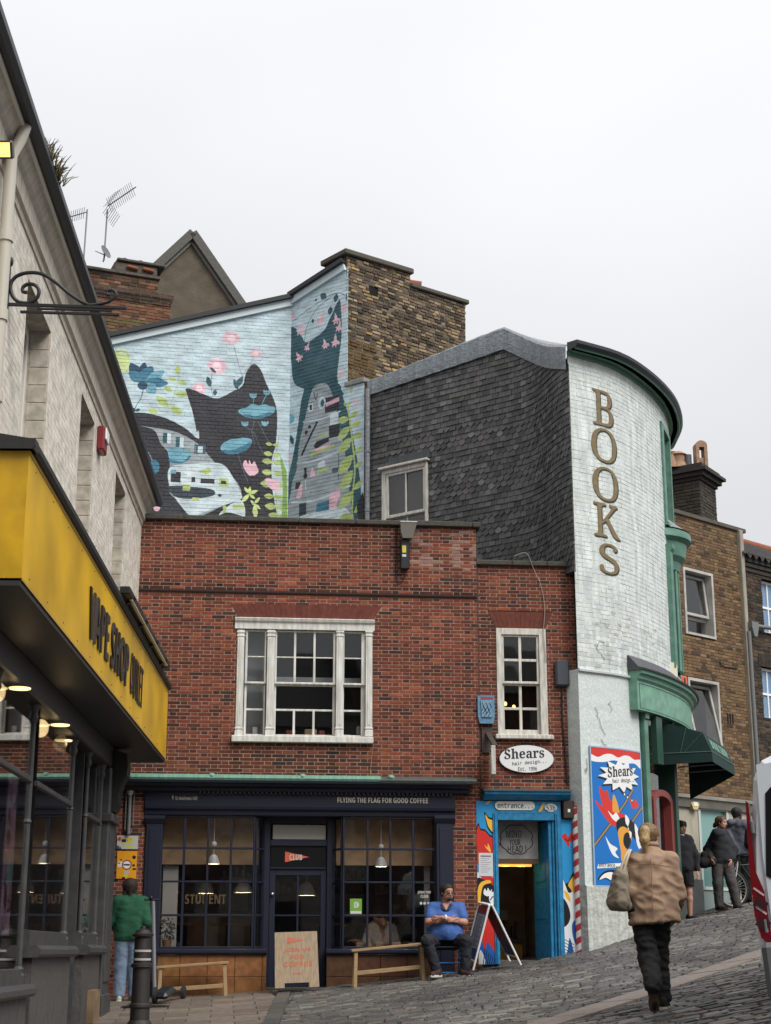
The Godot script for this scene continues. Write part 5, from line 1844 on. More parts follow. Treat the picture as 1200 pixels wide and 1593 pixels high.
func build_slate_house() -> void:
	var w:=Wall.new([-1.97,30.55,2.34,27.3,2.444,27.213,2.532,27.122,2.607,27.027,2.67,26.928,2.723,26.826,2.768,26.72,2.806,26.61,2.84,26.498,2.87,26.382,2.9,26.263,2.931,26.142,2.964,26.018,3.002,25.892,3.046,25.763,3.098,25.633,3.16,25.5])
	var t:=thing("slate_hung_house","dark slate hung wall curving to the white tower, with lead capping and one white sash","building",w.p(4.0,7.5))
	var u0:=2.104
	var u1:=7.43
	var apex_u:=5.256
	var vl:=12.284
	var va:=12.548
	var vr:=11.428
	var wn:=[2.405,8.3,3.487,10.568]
	var outline:=[u0,7.7,u1,7.7,u1,vr,(apex_u+u1)*0.5,(va+vr)*0.5 - 0.12,apex_u,va,u0,vl]
	var under:=MB.new()
	var y:=7.7
	while y < 13.0:
		for s in spans([outline,rect(wn[0],wn[1],wn[2],wn[3])],y+0.05):
			var m:=maxi(1,int((s[1] - s[0]) / 0.15))
			for k in m:
				var a:=lerpf(s[0],s[1],float(k) / m); var d:=lerpf(s[0],s[1],float(k+1) / m)
				under.quad(w.p(a,y,-0.01),w.p(d,y,-0.01),w.p(d,y+0.1,-0.01),w.p(a,y+0.1,-0.01),w.n((a+d)*0.5))
		y += 0.1
	part(t,"battens",under,mat("batten_dark",Color(0.015,0.014,0.014),0.95))
	var sm:=mat("slate",Color.WHITE,0.55,{"vc": true,"tex": "blotch","bump": "rough","bs": 0.25,"ts": 1.5})
	var list:=[]
	y = 7.72
	var row:=0
	var h:=0.108
	while y < va:
		for s in spans([outline,rect(wn[0],wn[1],wn[2],wn[3])],y+h*0.6):
			var x: float = floorf(s[0] / 0.14)*0.14 - (0.07 if row % 2 else 0.0)
			while x < s[1]:
				var a:=maxf(x+0.003,s[0]); var d:=minf(x+0.137,s[1])
				if d - a > 0.03:
					var kind:=0
					var rr:=row % 17
					if u0+0.3 < x and y < va - 1.1 - 0.25*(apex_u - x)*0.2:
						if rr in [2,3,4,8,11,12]:
							kind = 1
						if rr in [5,6,14] and rng.randf() < 0.5:
							kind = 2
					list.append([a,d,y,kind,absf(x - apex_u+0.4)+absf(y - 11.2)])
				x += 0.14
		y += h
		row += 1
	list.sort_custom(func(p,q): return p[4] < q[4])
	var rest:=MB.new()
	for k in list.size():
		var b:=MB.new() if k < 300 else rest
		one_slate(b,w,list[k][0],list[k][1],list[k][2],h,list[k][3])
		if k < 300:
			part(t,"slate",b,sm)
	part(t,"slating",rest,sm,"stuff")
	# lead capping over the top
	var lead:=mat("lead_sheet",Color(0.25,0.275,0.3),0.5,{"tex": "stain","ts": 1.2,"bump": "lumps","bs": 1.2})
	var us:=[]
	var vs:=[]
	for k in 25:
		var u:=lerpf(u0 - 0.05,apex_u,k / 24.0)
		us.append(u); vs.append(lerpf(vl,va,k / 24.0))
	for k in range(1,17):
		var f:=k / 16.0
		us.append(lerpf(apex_u,u1,f)); vs.append(lerpf(va,vr,f) - 0.1*sin(PI*f))
	for part_k in [[0,24],[24,40]]:
		var b:=MB.new()
		for k in range(part_k[0],part_k[1]):
			var hh: float = 0.24+0.09*smoothstep(0,24,k)
			var hh2: float = 0.24+0.09*smoothstep(0,24,k+1)
			var n:=w.n(us[k])
			var prof:=[[0.03,-0.42],[0.055,-0.4],[0.06,0.12],[0.05,0.85],[0.0,1.0],[-0.5,1.04]]
			for s in prof.size() - 1:
				var jw:=0.012*sin(k*2.3)
				var jw2:=0.012*sin((k+1)*2.3)
				var A:=w.p(us[k],vs[k]+prof[s][1]*hh,prof[s][0]+jw); var B:=w.p(us[k+1],vs[k+1]+prof[s][1]*hh2,prof[s][0]+jw2)
				var C:=w.p(us[k+1],vs[k+1]+prof[s+1][1]*hh2,prof[s+1][0]+jw2); var D:=w.p(us[k],vs[k]+prof[s+1][1]*hh,prof[s+1][0]+jw)
				b.quad(A,B,C,D,n+UP*0.5)
		part(t,"lead_capping",b,lead)
	# roof behind
	var body:=MB.new()
	var pts:=[]
	for k in 30:
		var q:=w.p(lerpf(u0,7.15,k / 29.0),0,-0.14)
		pts.append(v2(q.x,-q.z))
	pts.append(v2(3.25,25.95)); pts.append(v2(3.6,28.5)); pts.append(v2(2.0,30.5))
	body.ext(PackedVector2Array(pts),Transform3D(Basis(v3(1,0,0),v3(0,0,-1),v3(0,1,0)),v3(0,7.0,0)),3.4)
	part(t,"wall_core",body,mats["dark_fill"])
	# lead flashings: a strip over the window,one at the foot,gutter down the left edge
	var fl:=MB.new()
	sweep(fl,w,2.561,wn[2]+0.05,[v2(0.01,wn[3]+0.07),v2(0.03,wn[3]+0.07),v2(0.03,wn[3]+0.22),v2(0.01,wn[3]+0.22)])
	part(t,"lead_flashing",fl,mat("lead_dark",Color(0.075,0.08,0.09),0.6,{"tex": "stain"}))
	var gu:=MB.new()
	gu.tube([w.p(u0 - 0.03,8.0,0.06),w.p(u0 - 0.03,vl+0.05,0.06)],0.05,8)
	for k in 3:
		gu.tube([w.p(u0 - 0.03,8.6+k*1.2,0.06),w.p(u0 - 0.03,8.66+k*1.2,0.06)],0.06,8)
	part(t,"downpipe",gu,lead)
	# the sash
	var white: Material = mats["old_white"]
	var gl: Material = mats["window_glass"]
	var sv:=func(py: float) -> float: return lerpf(10.437,9.607,(py - 735.0) / 65.0)
	var ww:=Wall.new([w.p(wn[0],0,0.02).x,-w.p(wn[0],0,0.02).z,w.p(wn[2],0,0.02).x,-w.p(wn[2],0,0.02).z])
	var W: float = ww.l[1]
	var case:=MB.new()
	slab(case,ww,0,wn[1],0.09,wn[3],-0.08,0.03,0.008)
	slab(case,ww,W - 0.06,wn[1],W,wn[3],-0.08,0.03,0.008)
	slab(case,ww,0.09,wn[3] - 0.09,W - 0.06,wn[3],-0.08,0.03,0.008)
	slab(case,ww,-0.04,wn[3],W+0.04,wn[3]+0.05,-0.08,0.1,0.01)
	var mv = wn[3] - 0.95
	part(t,"window_case",case,white)
	window(t,ww,0.09,mv - 0.03,W - 0.06,wn[3] - 0.09,even(0.15,W - 0.11,2,0.035),[[mv+0.03,wn[3] - 0.14]],white,gl,-0.01,0.04,"upper_sash")
	window(t,ww,0.09,wn[1],W - 0.06,mv+0.02,even(0.15,W - 0.11,2,0.035),[[wn[1]+0.1,mv - 0.04]],white,gl,-0.06,0.04,"lower_sash")
	room(t,ww,-0.1,wn[1] - 0.2,W+0.1,wn[3]+0.1,-0.1,1.2,mat("pale_room",Color(0.4,0.43,0.46),0.9))

func one_slate(b: MB,w: Wall,a: float,d: float,y: float,h: float,kind: int) -> void:
	var g:=rng.randf_range(0.45,1.5)
	b.col = Color(0.085*g,0.08*g,0.078*g)
	if rng.randf() < 0.1:
		b.col = Color(0.14*g,0.136*g,0.134*g)
	var m:=(a+d)*0.5
	var foot:=[[a,y],[d,y]]
	if kind == 1:
		foot = [[a,y+h*0.3],[lerpf(a,m,0.4),y+h*0.06],[m,y - 0.01],[lerpf(d,m,0.4),y+h*0.06],[d,y+h*0.3]]
	elif kind == 2:
		foot = [[a,y+h*0.42],[m,y - 0.015],[d,y+h*0.42]]
	var lift:=rng.randf_range(0.012,0.024)
	var sk:=rng.randf_range(-0.006,0.006)
	var n:=w.n(m)
	var top:=y+h*1.25
	for k in foot.size() - 1:
		var p: Array = foot[k]
		var q: Array = foot[k+1]
		var fp: float = lift*(1.0 - 0.75*(p[1] - y) / h)
		var fq: float = lift*(1.0 - 0.75*(q[1] - y) / h)
		b.quad(w.p(p[0],p[1]+sk,fp),w.p(q[0],q[1] - sk,fq),w.p(q[0],top,0.001),w.p(p[0],top,0.001),n)
		b.quad(w.p(p[0],p[1]+sk,fp),w.p(q[0],q[1] - sk,fq),w.p(q[0],q[1] - sk,-0.005),w.p(p[0],p[1]+sk,-0.005),-UP)
	b.quad(w.p(a,foot[0][1],lift*0.8),w.p(a,top,0.001),w.p(a,top,-0.005),w.p(a,foot[0][1],-0.005),-UP.cross(n))
	b.quad(w.p(d,foot[-1][1],lift*0.8),w.p(d,top,0.001),w.p(d,top,-0.005),w.p(d,foot[-1][1],-0.005),UP.cross(n))

func build_tower() -> void:
	var w:=Wall.new([3.16,25.5,3.357,25.632,3.556,25.761,3.75,25.896,3.93,26.05,4.092,26.224,4.24,26.414,4.381,26.616,4.52,26.83,4.661,27.061,4.8,27.308,4.932,27.558,5.05,27.8,5.152,28.025,5.242,28.242,5.323,28.463,5.4,28.7,5.476,28.959,5.548,29.231,5.611,29.513,5.66,29.8,5.689,30.093,5.703,30.394,5.71,30.698,5.72,31])
	var E: float = w.l[-1]
	var t:=thing("bookshop_tower","curved white painted brick corner building with green cornice and tall BOOKS lettering","building",w.p(0.8,ground(3.6,25.8)))
	var wcol:=mat("tower_white",Color.WHITE,0.7,{"vc": true,"tex": "stain","bump": "rough","bs": 0.2,"ts": 0.45})
	var wm:=mat("tower_joint",Color(0.58,0.64,0.625),0.75)
	var green:=mat("trim_green",Color(0.12,0.27,0.2),0.45,{"tex": "blotch","ts": 0.7})
	var dgreen:=mat("deep_green",Color(0.022,0.07,0.05),0.5)
	var v0:=6.056
	var v1:=11.58
	var fu:=1.196
	var fv0:=5.499
	var fv1:=6.143
	# openings: the upper window,the bay below it
	var wu0:=3.386
	var uw:=[wu0,9.277,wu0+0.95,11.249]
	var by:=[wu0+0.02,6.486,wu0+1.7,9.099]
	var wt:=func(_u,v,_h) -> Color:
		var c:=Color(0.74,0.79,0.765)
		if v < v0+0.9 and rng.randf() < 0.3:
			c = Color(0.62,0.67,0.64)
		return c*rng.randf_range(0.97,1.03)
	masonry(t,w,[[0,v0,E,v0,E,v1+0.25,0,v1+0.25],rect(uw[0],uw[1],uw[2],uw[3]),rect(by[0],by[1],by[2],by[3])],{"h": 0.076,"len": 0.228,"head": 0.114,"bond": "flemish","tone": wt,"mat": wcol,"mortar": wm,"own": 300,"near": v2(0.9,7.0),"gap": 0.006,"proud": 0.005,"rag": 0.003,"called": "painted_brick"})
	# smooth render below the ledge
	var rn:=MB.new()
	var render_m:=mat("tower_render",Color(0.68,0.74,0.72),0.72,{"tex": "fine","bump": "lumps","bs": 0.9,"ts": 0.5})
	var low:=2.611
	sweep(rn,w,0.0,1.504,[v2(-0.3,low),v2(0.0,low),v2(0.0,v0 - 0.03),v2(0.012,v0),v2(0.03,v0+0.01),v2(-0.3,v0+0.02)])
	part(t,"smooth_render",rn,render_m)
	var le:=MB.new()
	sweep(le,w,0.0,fu+0.02,[v2(0.0,v0 - 0.03),v2(0.045,v0 - 0.02),v2(0.05,v0+0.012),v2(0.0,v0+0.03)])
	part(t,"ledge",le,render_m)
	var pl:=MB.new()
	sweep(pl,w,0.0,1.577,[v2(-0.3,0.4),v2(0.05,0.4),v2(0.035,low - 0.02),v2(0.012,low),v2(-0.3,low)])
	part(t,"plinth",pl,mat("plinth_white",Color(0.55,0.57,0.53),0.8,{"tex": "stain","bump": "lumps","bs": 1.5,"ts": 0.8}))
	# cracks and scars in the render
	var cr:=MB.new()
	for q in [[0.327,5.465],[0.44,4.946],[0.686,5.602],[0.11,4.61],[0.307,2.189],[0.636,1.995],[0.591,6.565]]:
		var u: float = q[0]
		var v: float = q[1]
		var pts:=[]
		for k in 7:
			pts.append(w.p(u,v,0.014))
			u += rng.randf_range(-0.07,0.1)
			v += rng.randf_range(-0.11,0.03)
		cr.tube(pts,0.004,4)
	part(t,"cracks",cr,mat("crack_grey",Color(0.2,0.2,0.18),0.9))
	var fk:=MB.new()
	for k in 26:
		var u:=rng.randf_range(0.1,3.0)
		var v:=v0+rng.randf_range(0.05,1.0)*(1.0 if k < 18 else 4.0)
		var pg:=PackedVector2Array()
		for j in 7:
			var r:=rng.randf_range(0.015,0.05)
			pg.append(v2(cos(TAU*j / 7)*r*1.8,sin(TAU*j / 7)*r))
		fk.ext(pg,w.xf(u,v,0.003),0.004)
	part(t,"flaked_patches",fk,mat("flake_grey",Color(0.42,0.41,0.36),0.85),"stuff")
	# cornice
	var ct:=11.767
	var gut:=MB.new()
	sweep(gut,w,-0.02,E,[v2(0.02,ct - 0.12),v2(0.25,ct - 0.12),v2(0.29,ct - 0.06),v2(0.29,ct),v2(0.02,ct+0.03)])
	part(t,"gutter",gut,mat("gutter_black",Color(0.018,0.02,0.024),0.5))
	var co:=MB.new()
	sweep(co,w,-0.02,E,[v2(0.0,v1 - 0.02),v2(0.03,v1 - 0.02),v2(0.04,v1+0.05),v2(0.1,v1+0.07),v2(0.12,v1+0.12),v2(0.22,ct - 0.15),v2(0.24,ct - 0.12),v2(0.0,ct - 0.12)])
	part(t,"cornice",co,green)
	# BOOKS
	var gold:=mat("letter_gold",Color(0.23,0.165,0.075),0.45,{"tex": "blotch","ts": 2.0})
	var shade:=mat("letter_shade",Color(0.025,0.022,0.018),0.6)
	for q in [["B",0.53,10.425,1.029,11.076],["O",0.467,9.754,1.091,10.372],["O",0.464,9.059,1.091,9.668],["K",0.462,8.407,1.084,9.007],["S",0.547,7.768,1.017,8.303]]:
		var sb:=MB.new()
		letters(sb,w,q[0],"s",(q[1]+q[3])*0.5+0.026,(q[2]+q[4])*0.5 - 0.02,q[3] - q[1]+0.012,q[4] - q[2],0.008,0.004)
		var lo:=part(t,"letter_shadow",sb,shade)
		var gb:=MB.new()
		letters(gb,w,q[0],"s",(q[1]+q[3])*0.5,(q[2]+q[4])*0.5,q[3] - q[1],q[4] - q[2],0.01,0.006)
		part(lo,"letter",gb,gold)
	# upper window,seen along the curve
	var gl: Material = mats["window_glass"]
	var cs:=MB.new()
	sweep(cs,w,uw[0] - 0.05,uw[0]+0.1,[v2(-0.2,uw[1]),v2(0.045,uw[1]),v2(0.045,uw[3]),v2(-0.2,uw[3])])
	sweep(cs,w,uw[2] - 0.1,uw[2]+0.05,[v2(-0.2,uw[1]),v2(0.045,uw[1]),v2(0.045,uw[3]),v2(-0.2,uw[3])])
	sweep(cs,w,uw[0]+0.1,uw[2] - 0.1,[v2(-0.2,uw[3] - 0.1),v2(0.04,uw[3] - 0.1),v2(0.04,uw[3]),v2(-0.2,uw[3])])
	var uo:=part(t,"window_case",cs,green)
	var si:=MB.new()
	sweep(si,w,uw[0] - 0.06,uw[2]+0.06,[v2(-0.2,uw[1] - 0.06),v2(0.08,uw[1] - 0.06),v2(0.08,uw[1]),v2(-0.2,uw[1]+0.01)])
	part(uo,"sill",si,green)
	for k in 2:
		var gb:=MB.new()
		var mm:=lerpf(uw[1],uw[3] - 0.1,0.5)
		slab(gb,w,uw[0]+0.1,[uw[1],mm][k],uw[2] - 0.1,[mm - 0.02,uw[3] - 0.1][k],-0.1,-0.095)
		part(uo,"pane",gb,gl)
	var rb:=MB.new()
	slab(rb,w,uw[0]+0.1,lerpf(uw[1],uw[3] - 0.1,0.5) - 0.03,uw[2] - 0.1,lerpf(uw[1],uw[3] - 0.1,0.5)+0.02,-0.11,-0.05)
	part(uo,"glazing_bar",rb,green)
	# the bay: a bowed oriel under a lead roof with a moulded cornice
	var bc:=w.p(by[0]+0.62,0,-0.5)
	var bt:=9.205
	var bb:=6.546
	var bay:=MB.new()
	var prof:=[v2(0.0,bt+0.02),v2(0.72,bt+0.02),v2(0.86,bt - 0.05),v2(0.87,bt - 0.18),v2(0.78,bt - 0.25),v2(0.74,bt - 0.5),v2(0.66,bt - 0.6),v2(0.62,bt - 0.75),v2(0.4,bt - 0.75)]
	bay.lathe(prof,36,Transform3D(Basis(),bc))
	part(t,"bay_cornice",bay,green)
	var br:=MB.new()
	br.lathe([v2(0.25,bt+0.3),v2(0.5,bt+0.26),v2(0.76,bt+0.04),v2(0.82,bt - 0.0)],36,Transform3D(Basis(),bc))
	part(t,"bay_roof",br,mats["lead_sheet"])
	var bp:=MB.new()
	bp.lathe([v2(0.55,bb),v2(0.55,bt - 0.45)],36,Transform3D(Basis(),bc))
	var bayo:=part(t,"bay_drum",bp,mat("bay_dark",Color(0.03,0.05,0.045),0.25))
	for k in 9:
		var an:=-1.2+k*0.3
		var dir:=v3(cos(an),0,-sin(an))
		var n0:=w.n((by[0]+by[2])*0.5)
		dir = (n0*cos(an)+UP.cross(n0)*sin(an)).normalized()
		var pb:=MB.new()
		pb.bar(bc+dir*0.57+UP*bb,bc+dir*0.57+UP*(bt - 0.45),0.09,0.08,dir,0.01)
		part(bayo,"mullion",pb,green)
	var pil:=MB.new()
	sweep(pil,w,by[0] - 0.1,by[0]+0.1,[v2(-0.05,bb),v2(0.09,bb),v2(0.09,bt - 0.5),v2(0.13,bt - 0.44),v2(0.13,bt - 0.36),v2(-0.05,bt - 0.36)])
	part(t,"pilaster",pil,green)
	# shop fascia wrapping the curve
	var fa:=MB.new()
	sweep(fa,w,fu,E,[v2(-0.02,fv0),v2(0.16,fv0),v2(0.16,fv1 - 0.16),v2(0.2,fv1 - 0.12),v2(0.21,fv1 - 0.06),v2(0.27,fv1 - 0.04),v2(0.28,fv1+0.02),v2(-0.02,fv1+0.02)])
	var fo:=part(t,"shop_fascia",fa,mat("fascia_green",Color(0.19,0.4,0.29),0.5,{"tex": "blotch","ts": 0.8}))
	var fi:=MB.new()
	sweep(fi,w,fu+0.07,E,[v2(0.16,fv0+0.03),v2(0.165,fv0+0.03),v2(0.165,fv0+0.036),v2(0.16,fv0+0.036)])
	sweep(fi,w,fu+0.07,E,[v2(0.16,fv1 - 0.2),v2(0.166,fv1 - 0.2),v2(0.166,fv1 - 0.192),v2(0.16,fv1 - 0.192)])
	sweep(fi,w,fu+0.07,fu+0.08,[v2(0.16,fv0+0.03),v2(0.166,fv0+0.03),v2(0.166,fv1 - 0.192),v2(0.16,fv1 - 0.192)])
	part(fo,"panel_groove",fi,dgreen)
	var fc:=MB.new()
	sweep(fc,w,fu - 0.03,E,[v2(0.0,fv1+0.015),v2(0.31,fv1+0.015),v2(0.32,fv1+0.04),v2(0.22,fv1+0.07),v2(0.03,fv1+0.28),v2(0.0,fv1+0.28)])
	part(fo,"lead_flashing",fc,mats["lead_dark"])
	# shopfront below: green pilaster,dark window,red arched door
	var pu:=1.61
	var gp:=MB.new()
	sweep(gp,w,pu - 0.05,pu+0.09,[v2(-0.3,0.5),v2(0.07,0.5),v2(0.07,fv0 - 0.12),v2(0.1,fv0 - 0.1),v2(0.1,fv0),v2(-0.3,fv0)])
	part(t,"pilaster",gp,green)
	var dk:=MB.new()
	sweep(dk,w,pu+0.1,E,[v2(-0.9,0.5),v2(-0.86,0.5),v2(-0.86,fv0),v2(-0.9,fv0)])
	part(t,"shop_interior",dk,mat("shop_dark",Color(0.018,0.016,0.015),0.8))
	var sg:=MB.new()
	slab(sg,w,pu+0.1,1.5,pu+0.75,fv0,-0.06,-0.055)
	part(t,"shop_pane",sg,gl)
	var du0:=1.904
	var red:=mat("door_red",Color(0.21,0.035,0.03),0.5)
	var dv1:=4.273
	var dp:=PackedVector2Array()
	var DW:=1.0
	for k in 13:
		var an:=PI*k / 12
		dp.append(v2(du0+DW*0.5+cos(an)*DW*0.5,dv1 - 0.2+sin(an)*0.2))
	dp.append(v2(du0,0.7)); dp.append(v2(du0+0.13,0.7))
	for k in 13:
		var an:=PI - PI*k / 12
		dp.append(v2(du0+DW*0.5+cos(an)*(DW*0.5 - 0.13),dv1 - 0.23+sin(an)*0.12))
	dp.append(v2(du0+DW - 0.13,0.7)); dp.append(v2(du0+DW,0.7))
	var a0:=w.p(du0,0); var a1:=w.p(du0+DW,0)
	var dwl:=Wall.new([a0.x,-a0.z,a1.x,-a1.z])
	var dm:=MB.new()
	var moved:=PackedVector2Array()
	for q in dp:
		moved.append(v2(q.x - du0,q.y))
	dm.ext(moved,flat(dwl,-0.12),0.14)
	part(t,"door_arch",dm,red)
	var dl:=MB.new()
	slab(dl,dwl,0.12,0.7,DW - 0.12,1.9,-0.14,-0.1,0.01)
	part(t,"shop_door",dl,red)
	var dpn:=MB.new()
	slab(dpn,dwl,0.12,1.9,DW - 0.12,dv1 - 0.1,-0.125,-0.12)
	part(t,"door_pane",dpn,gl)
	var inb:=mat("book_mix",Color.WHITE,0.7,{"vc": true})
	var bk:=MB.new()
	for r in 5:
		var x:=0.1
		while x < 1.4:
			var wd:=rng.randf_range(0.02,0.05)
			bk.col = [Color(0.2,0.03,0.02),Color(0.03,0.05,0.12),Color(0.3,0.26,0.18),Color(0.03,0.08,0.04),Color(0.25,0.16,0.05)][rng.randi() % 5]
			slab(bk,dwl,x - 0.3,1.3+r*0.36,x - 0.3+wd,1.3+r*0.36+rng.randf_range(0.2,0.29),-0.8,-0.65)
			x += wd+0.004
	part(t,"shelved_books",bk,inb,"stuff")
	var gp2:=MB.new()
	var qu:=2.813
	sweep(gp2,w,du0+DW+0.03,du0+DW+0.2,[v2(-0.3,0.6),v2(0.06,0.6),v2(0.06,fv0),v2(-0.3,fv0)])
	part(t,"pilaster",gp2,dgreen)
	# roller box of the awning
	var bx:=MB.new()
	var b0:=w.p(1.931,0,0.1)
	slab(bx,w,1.931,4.669,2.195,5.473,0.02,0.12)
	part(t,"awning_bracket_board",bx,dgreen)
	# core that closes the tower
	var core:=MB.new()
	var pts:=PackedVector2Array()
	for k in 14:
		var q:=w.p(lerpf(0.0,E,k / 13.0),0,-0.95)
		if k == 0:
			q = v3(3.4,0,-25.95)
		pts.append(v2(q.x,-q.z))
	pts.append(v2(3.2,31.0)); pts.append(v2(2.9,27.0))
	core.ext(pts,Transform3D(Basis(v3(1,0,0),v3(0,0,-1),v3(0,1,0)),v3(0,0.4,0)),10.9)
	part(t,"wall_core",core,mats["dark_fill"])
	var lid:=MB.new()
	var lp:=PackedVector2Array()
	for k in 14:
		var q:=w.p(lerpf(0.0,E,k / 13.0),0,0.1)
		lp.append(v2(q.x,-q.z))
	lp.append(v2(3.2,31.5))
	lid.ext(lp,Transform3D(Basis(v3(1,0,0),v3(0,0,-1),v3(0,1,0)),v3(0,ct - 0.06,0)),0.05)
	part(t,"flat_roof",lid,mats["gutter_black"])
	# ---- awning
	var aw0:=v3(4.80,0,-27.35)
	var ad:=v3(0.365,0,-0.931)
	var an2:=v3(0.931,0,0.365)
	var ao:=thing("shop_awning","dark green canvas awning with pale lettering over the bookshop door","awning",aw0+UP*4.0)
	var canvas:=mat("awning_canvas",Color(0.005,0.035,0.031),0.8,{"tex": "blotch","ts": 1.0})
	var LN:=2.3
	var yt:=v3(4.836,5.457,-27.35)
	var ym:=v3(5.458,5.24,-27.15)
	var yf:=v3(5.553,4.906,-27.05)
	var yb:=v3(5.555,4.731,-27.05)
	var g:=func(out: float,y: float,s: float) -> Vector3: return aw0+an2*out+ad*s+UP*y
	var sl:=[[0.02,yt.y],[0.72,ym.y],[0.86,yf.y],[0.87,yb.y]]
	for k in 3:
		var b:=MB.new()
		for s in 8:
			var s0:=LN*s / 8.0
			var s1:=LN*(s+1) / 8.0
			var z = (UP*0.6+an2)
			for f in [0.0,0.004]:
				b.quad(g.call(sl[k][0],sl[k][1] - f,s0),g.call(sl[k][0],sl[k][1] - f,s1),g.call(sl[k+1][0],sl[k+1][1] - f,s1),g.call(sl[k+1][0],sl[k+1][1] - f,s0),z*(1.0 if f == 0.0 else -1.0))
		part(ao,["canvas","canvas_front","valance"][k],b,canvas)
	for s in [0.0,LN]:
		var b:=MB.new()
		var q:=[g.call(0.02,yt.y,s),g.call(0.72,ym.y,s),g.call(0.86,yf.y,s),g.call(0.87,yb.y,s),g.call(0.02,yb.y - (0.02 if s == 0.0 else 0.42),s)]
		var zz:=-ad if s == 0.0 else ad
		for k in range(1,4):
			b.tri(q[0],q[k],q[k+1],zz,zz,zz)
			b.tri(q[0] - zz*0.004,q[k] - zz*0.004,q[k+1] - zz*0.004,-zz,-zz,-zz)
		part(ao,"canvas_cheek",b,canvas)
	var seam:=MB.new()
	seam.tube([g.call(0.02,yf.y+0.0,-0.004),g.call(0.86,yf.y,-0.004)],0.006,5)
	seam.tube([g.call(0.86,yf.y,-0.004),g.call(0.865,yf.y,LN)],0.006,5)
	seam.tube([g.call(0.45,yt.y - 0.08,-0.005),g.call(0.32,yf.y,-0.005)],0.004,5)
	seam.tube([g.call(0.72,ym.y,-0.005),g.call(0.38,yf.y,-0.005)],0.004,5)
	part(ao,"seam",seam,mat("seam_grey",Color(0.1,0.17,0.15),0.7))
	var rib:=MB.new()
	for s in [0.25,1.1,2.0]:
		rib.tube([g.call(0.05,yb.y+0.05,s),g.call(0.84,yb.y+0.08,s)],0.012,6)
		rib.tube([g.call(0.05,yt.y - 0.35,s+0.1),g.call(0.5,ym.y - 0.12,s+0.1)],0.01,6)
	part(ao,"awning_arm",rib,mat("arm_grey",Color(0.3,0.3,0.3),0.4))
	var fw:=Wall.new([g.call(0.86,0,0).x,-g.call(0.86,0,0).z,g.call(0.86,0,LN).x,-g.call(0.86,0,LN).z])
	var pale:=mat("awning_print",Color(0.28,0.48,0.38),0.7)
	var ly:=(ym.y+yf.y)*0.5
	var lb:=MB.new()
	letters(lb,fw,"BOOK SHOP","sb",LN*0.48,ly,1.7,0.17,0.0,0.004)
	# lean the print onto the sloping front
	var ang:=atan2(0.14,ym.y - yf.y)
	for k in lb.v.size():
		var dy:=lb.v[k].y - ly
		lb.v[k] -= an2*(0.07 - 0.012+dy*tan(ang) - 0.0)
	part(ao,"lettering",lb,pale)
	# alarm boxes
	var al:=thing("alarm_box","cream alarm box above the green bookshop fascia, left of the orange one","alarm box",w.p(3.081,6.426,0.1))
	var abm:=MB.new()
	var ac:=v3(5.14,6.482,-28.1)
	abm.ext(PackedVector2Array([v2(-0.09,0.13),v2(0.06,0.15),v2(0.1,0.08),v2(0.1,-0.08),v2(0.05,-0.16),v2(-0.06,-0.14),v2(-0.1,0.02)]),Transform3D(Basis(UP,0.5),ac),0.1)
	part(al,"cover",abm,mat("alarm_cream",Color(0.66,0.62,0.5),0.5))
	var alb:=MB.new()
	alb.bar(ac+v3(0.0,-0.2,0.0),ac+v3(0.0,-0.14,0.02),0.05,0.05)
	alb.bar(ac+v3(-0.05,0.0,-0.3),ac+v3(0.0,0.0,0.0),0.05,0.05)
	part(al,"bracket",alb,mats["black_metal"])

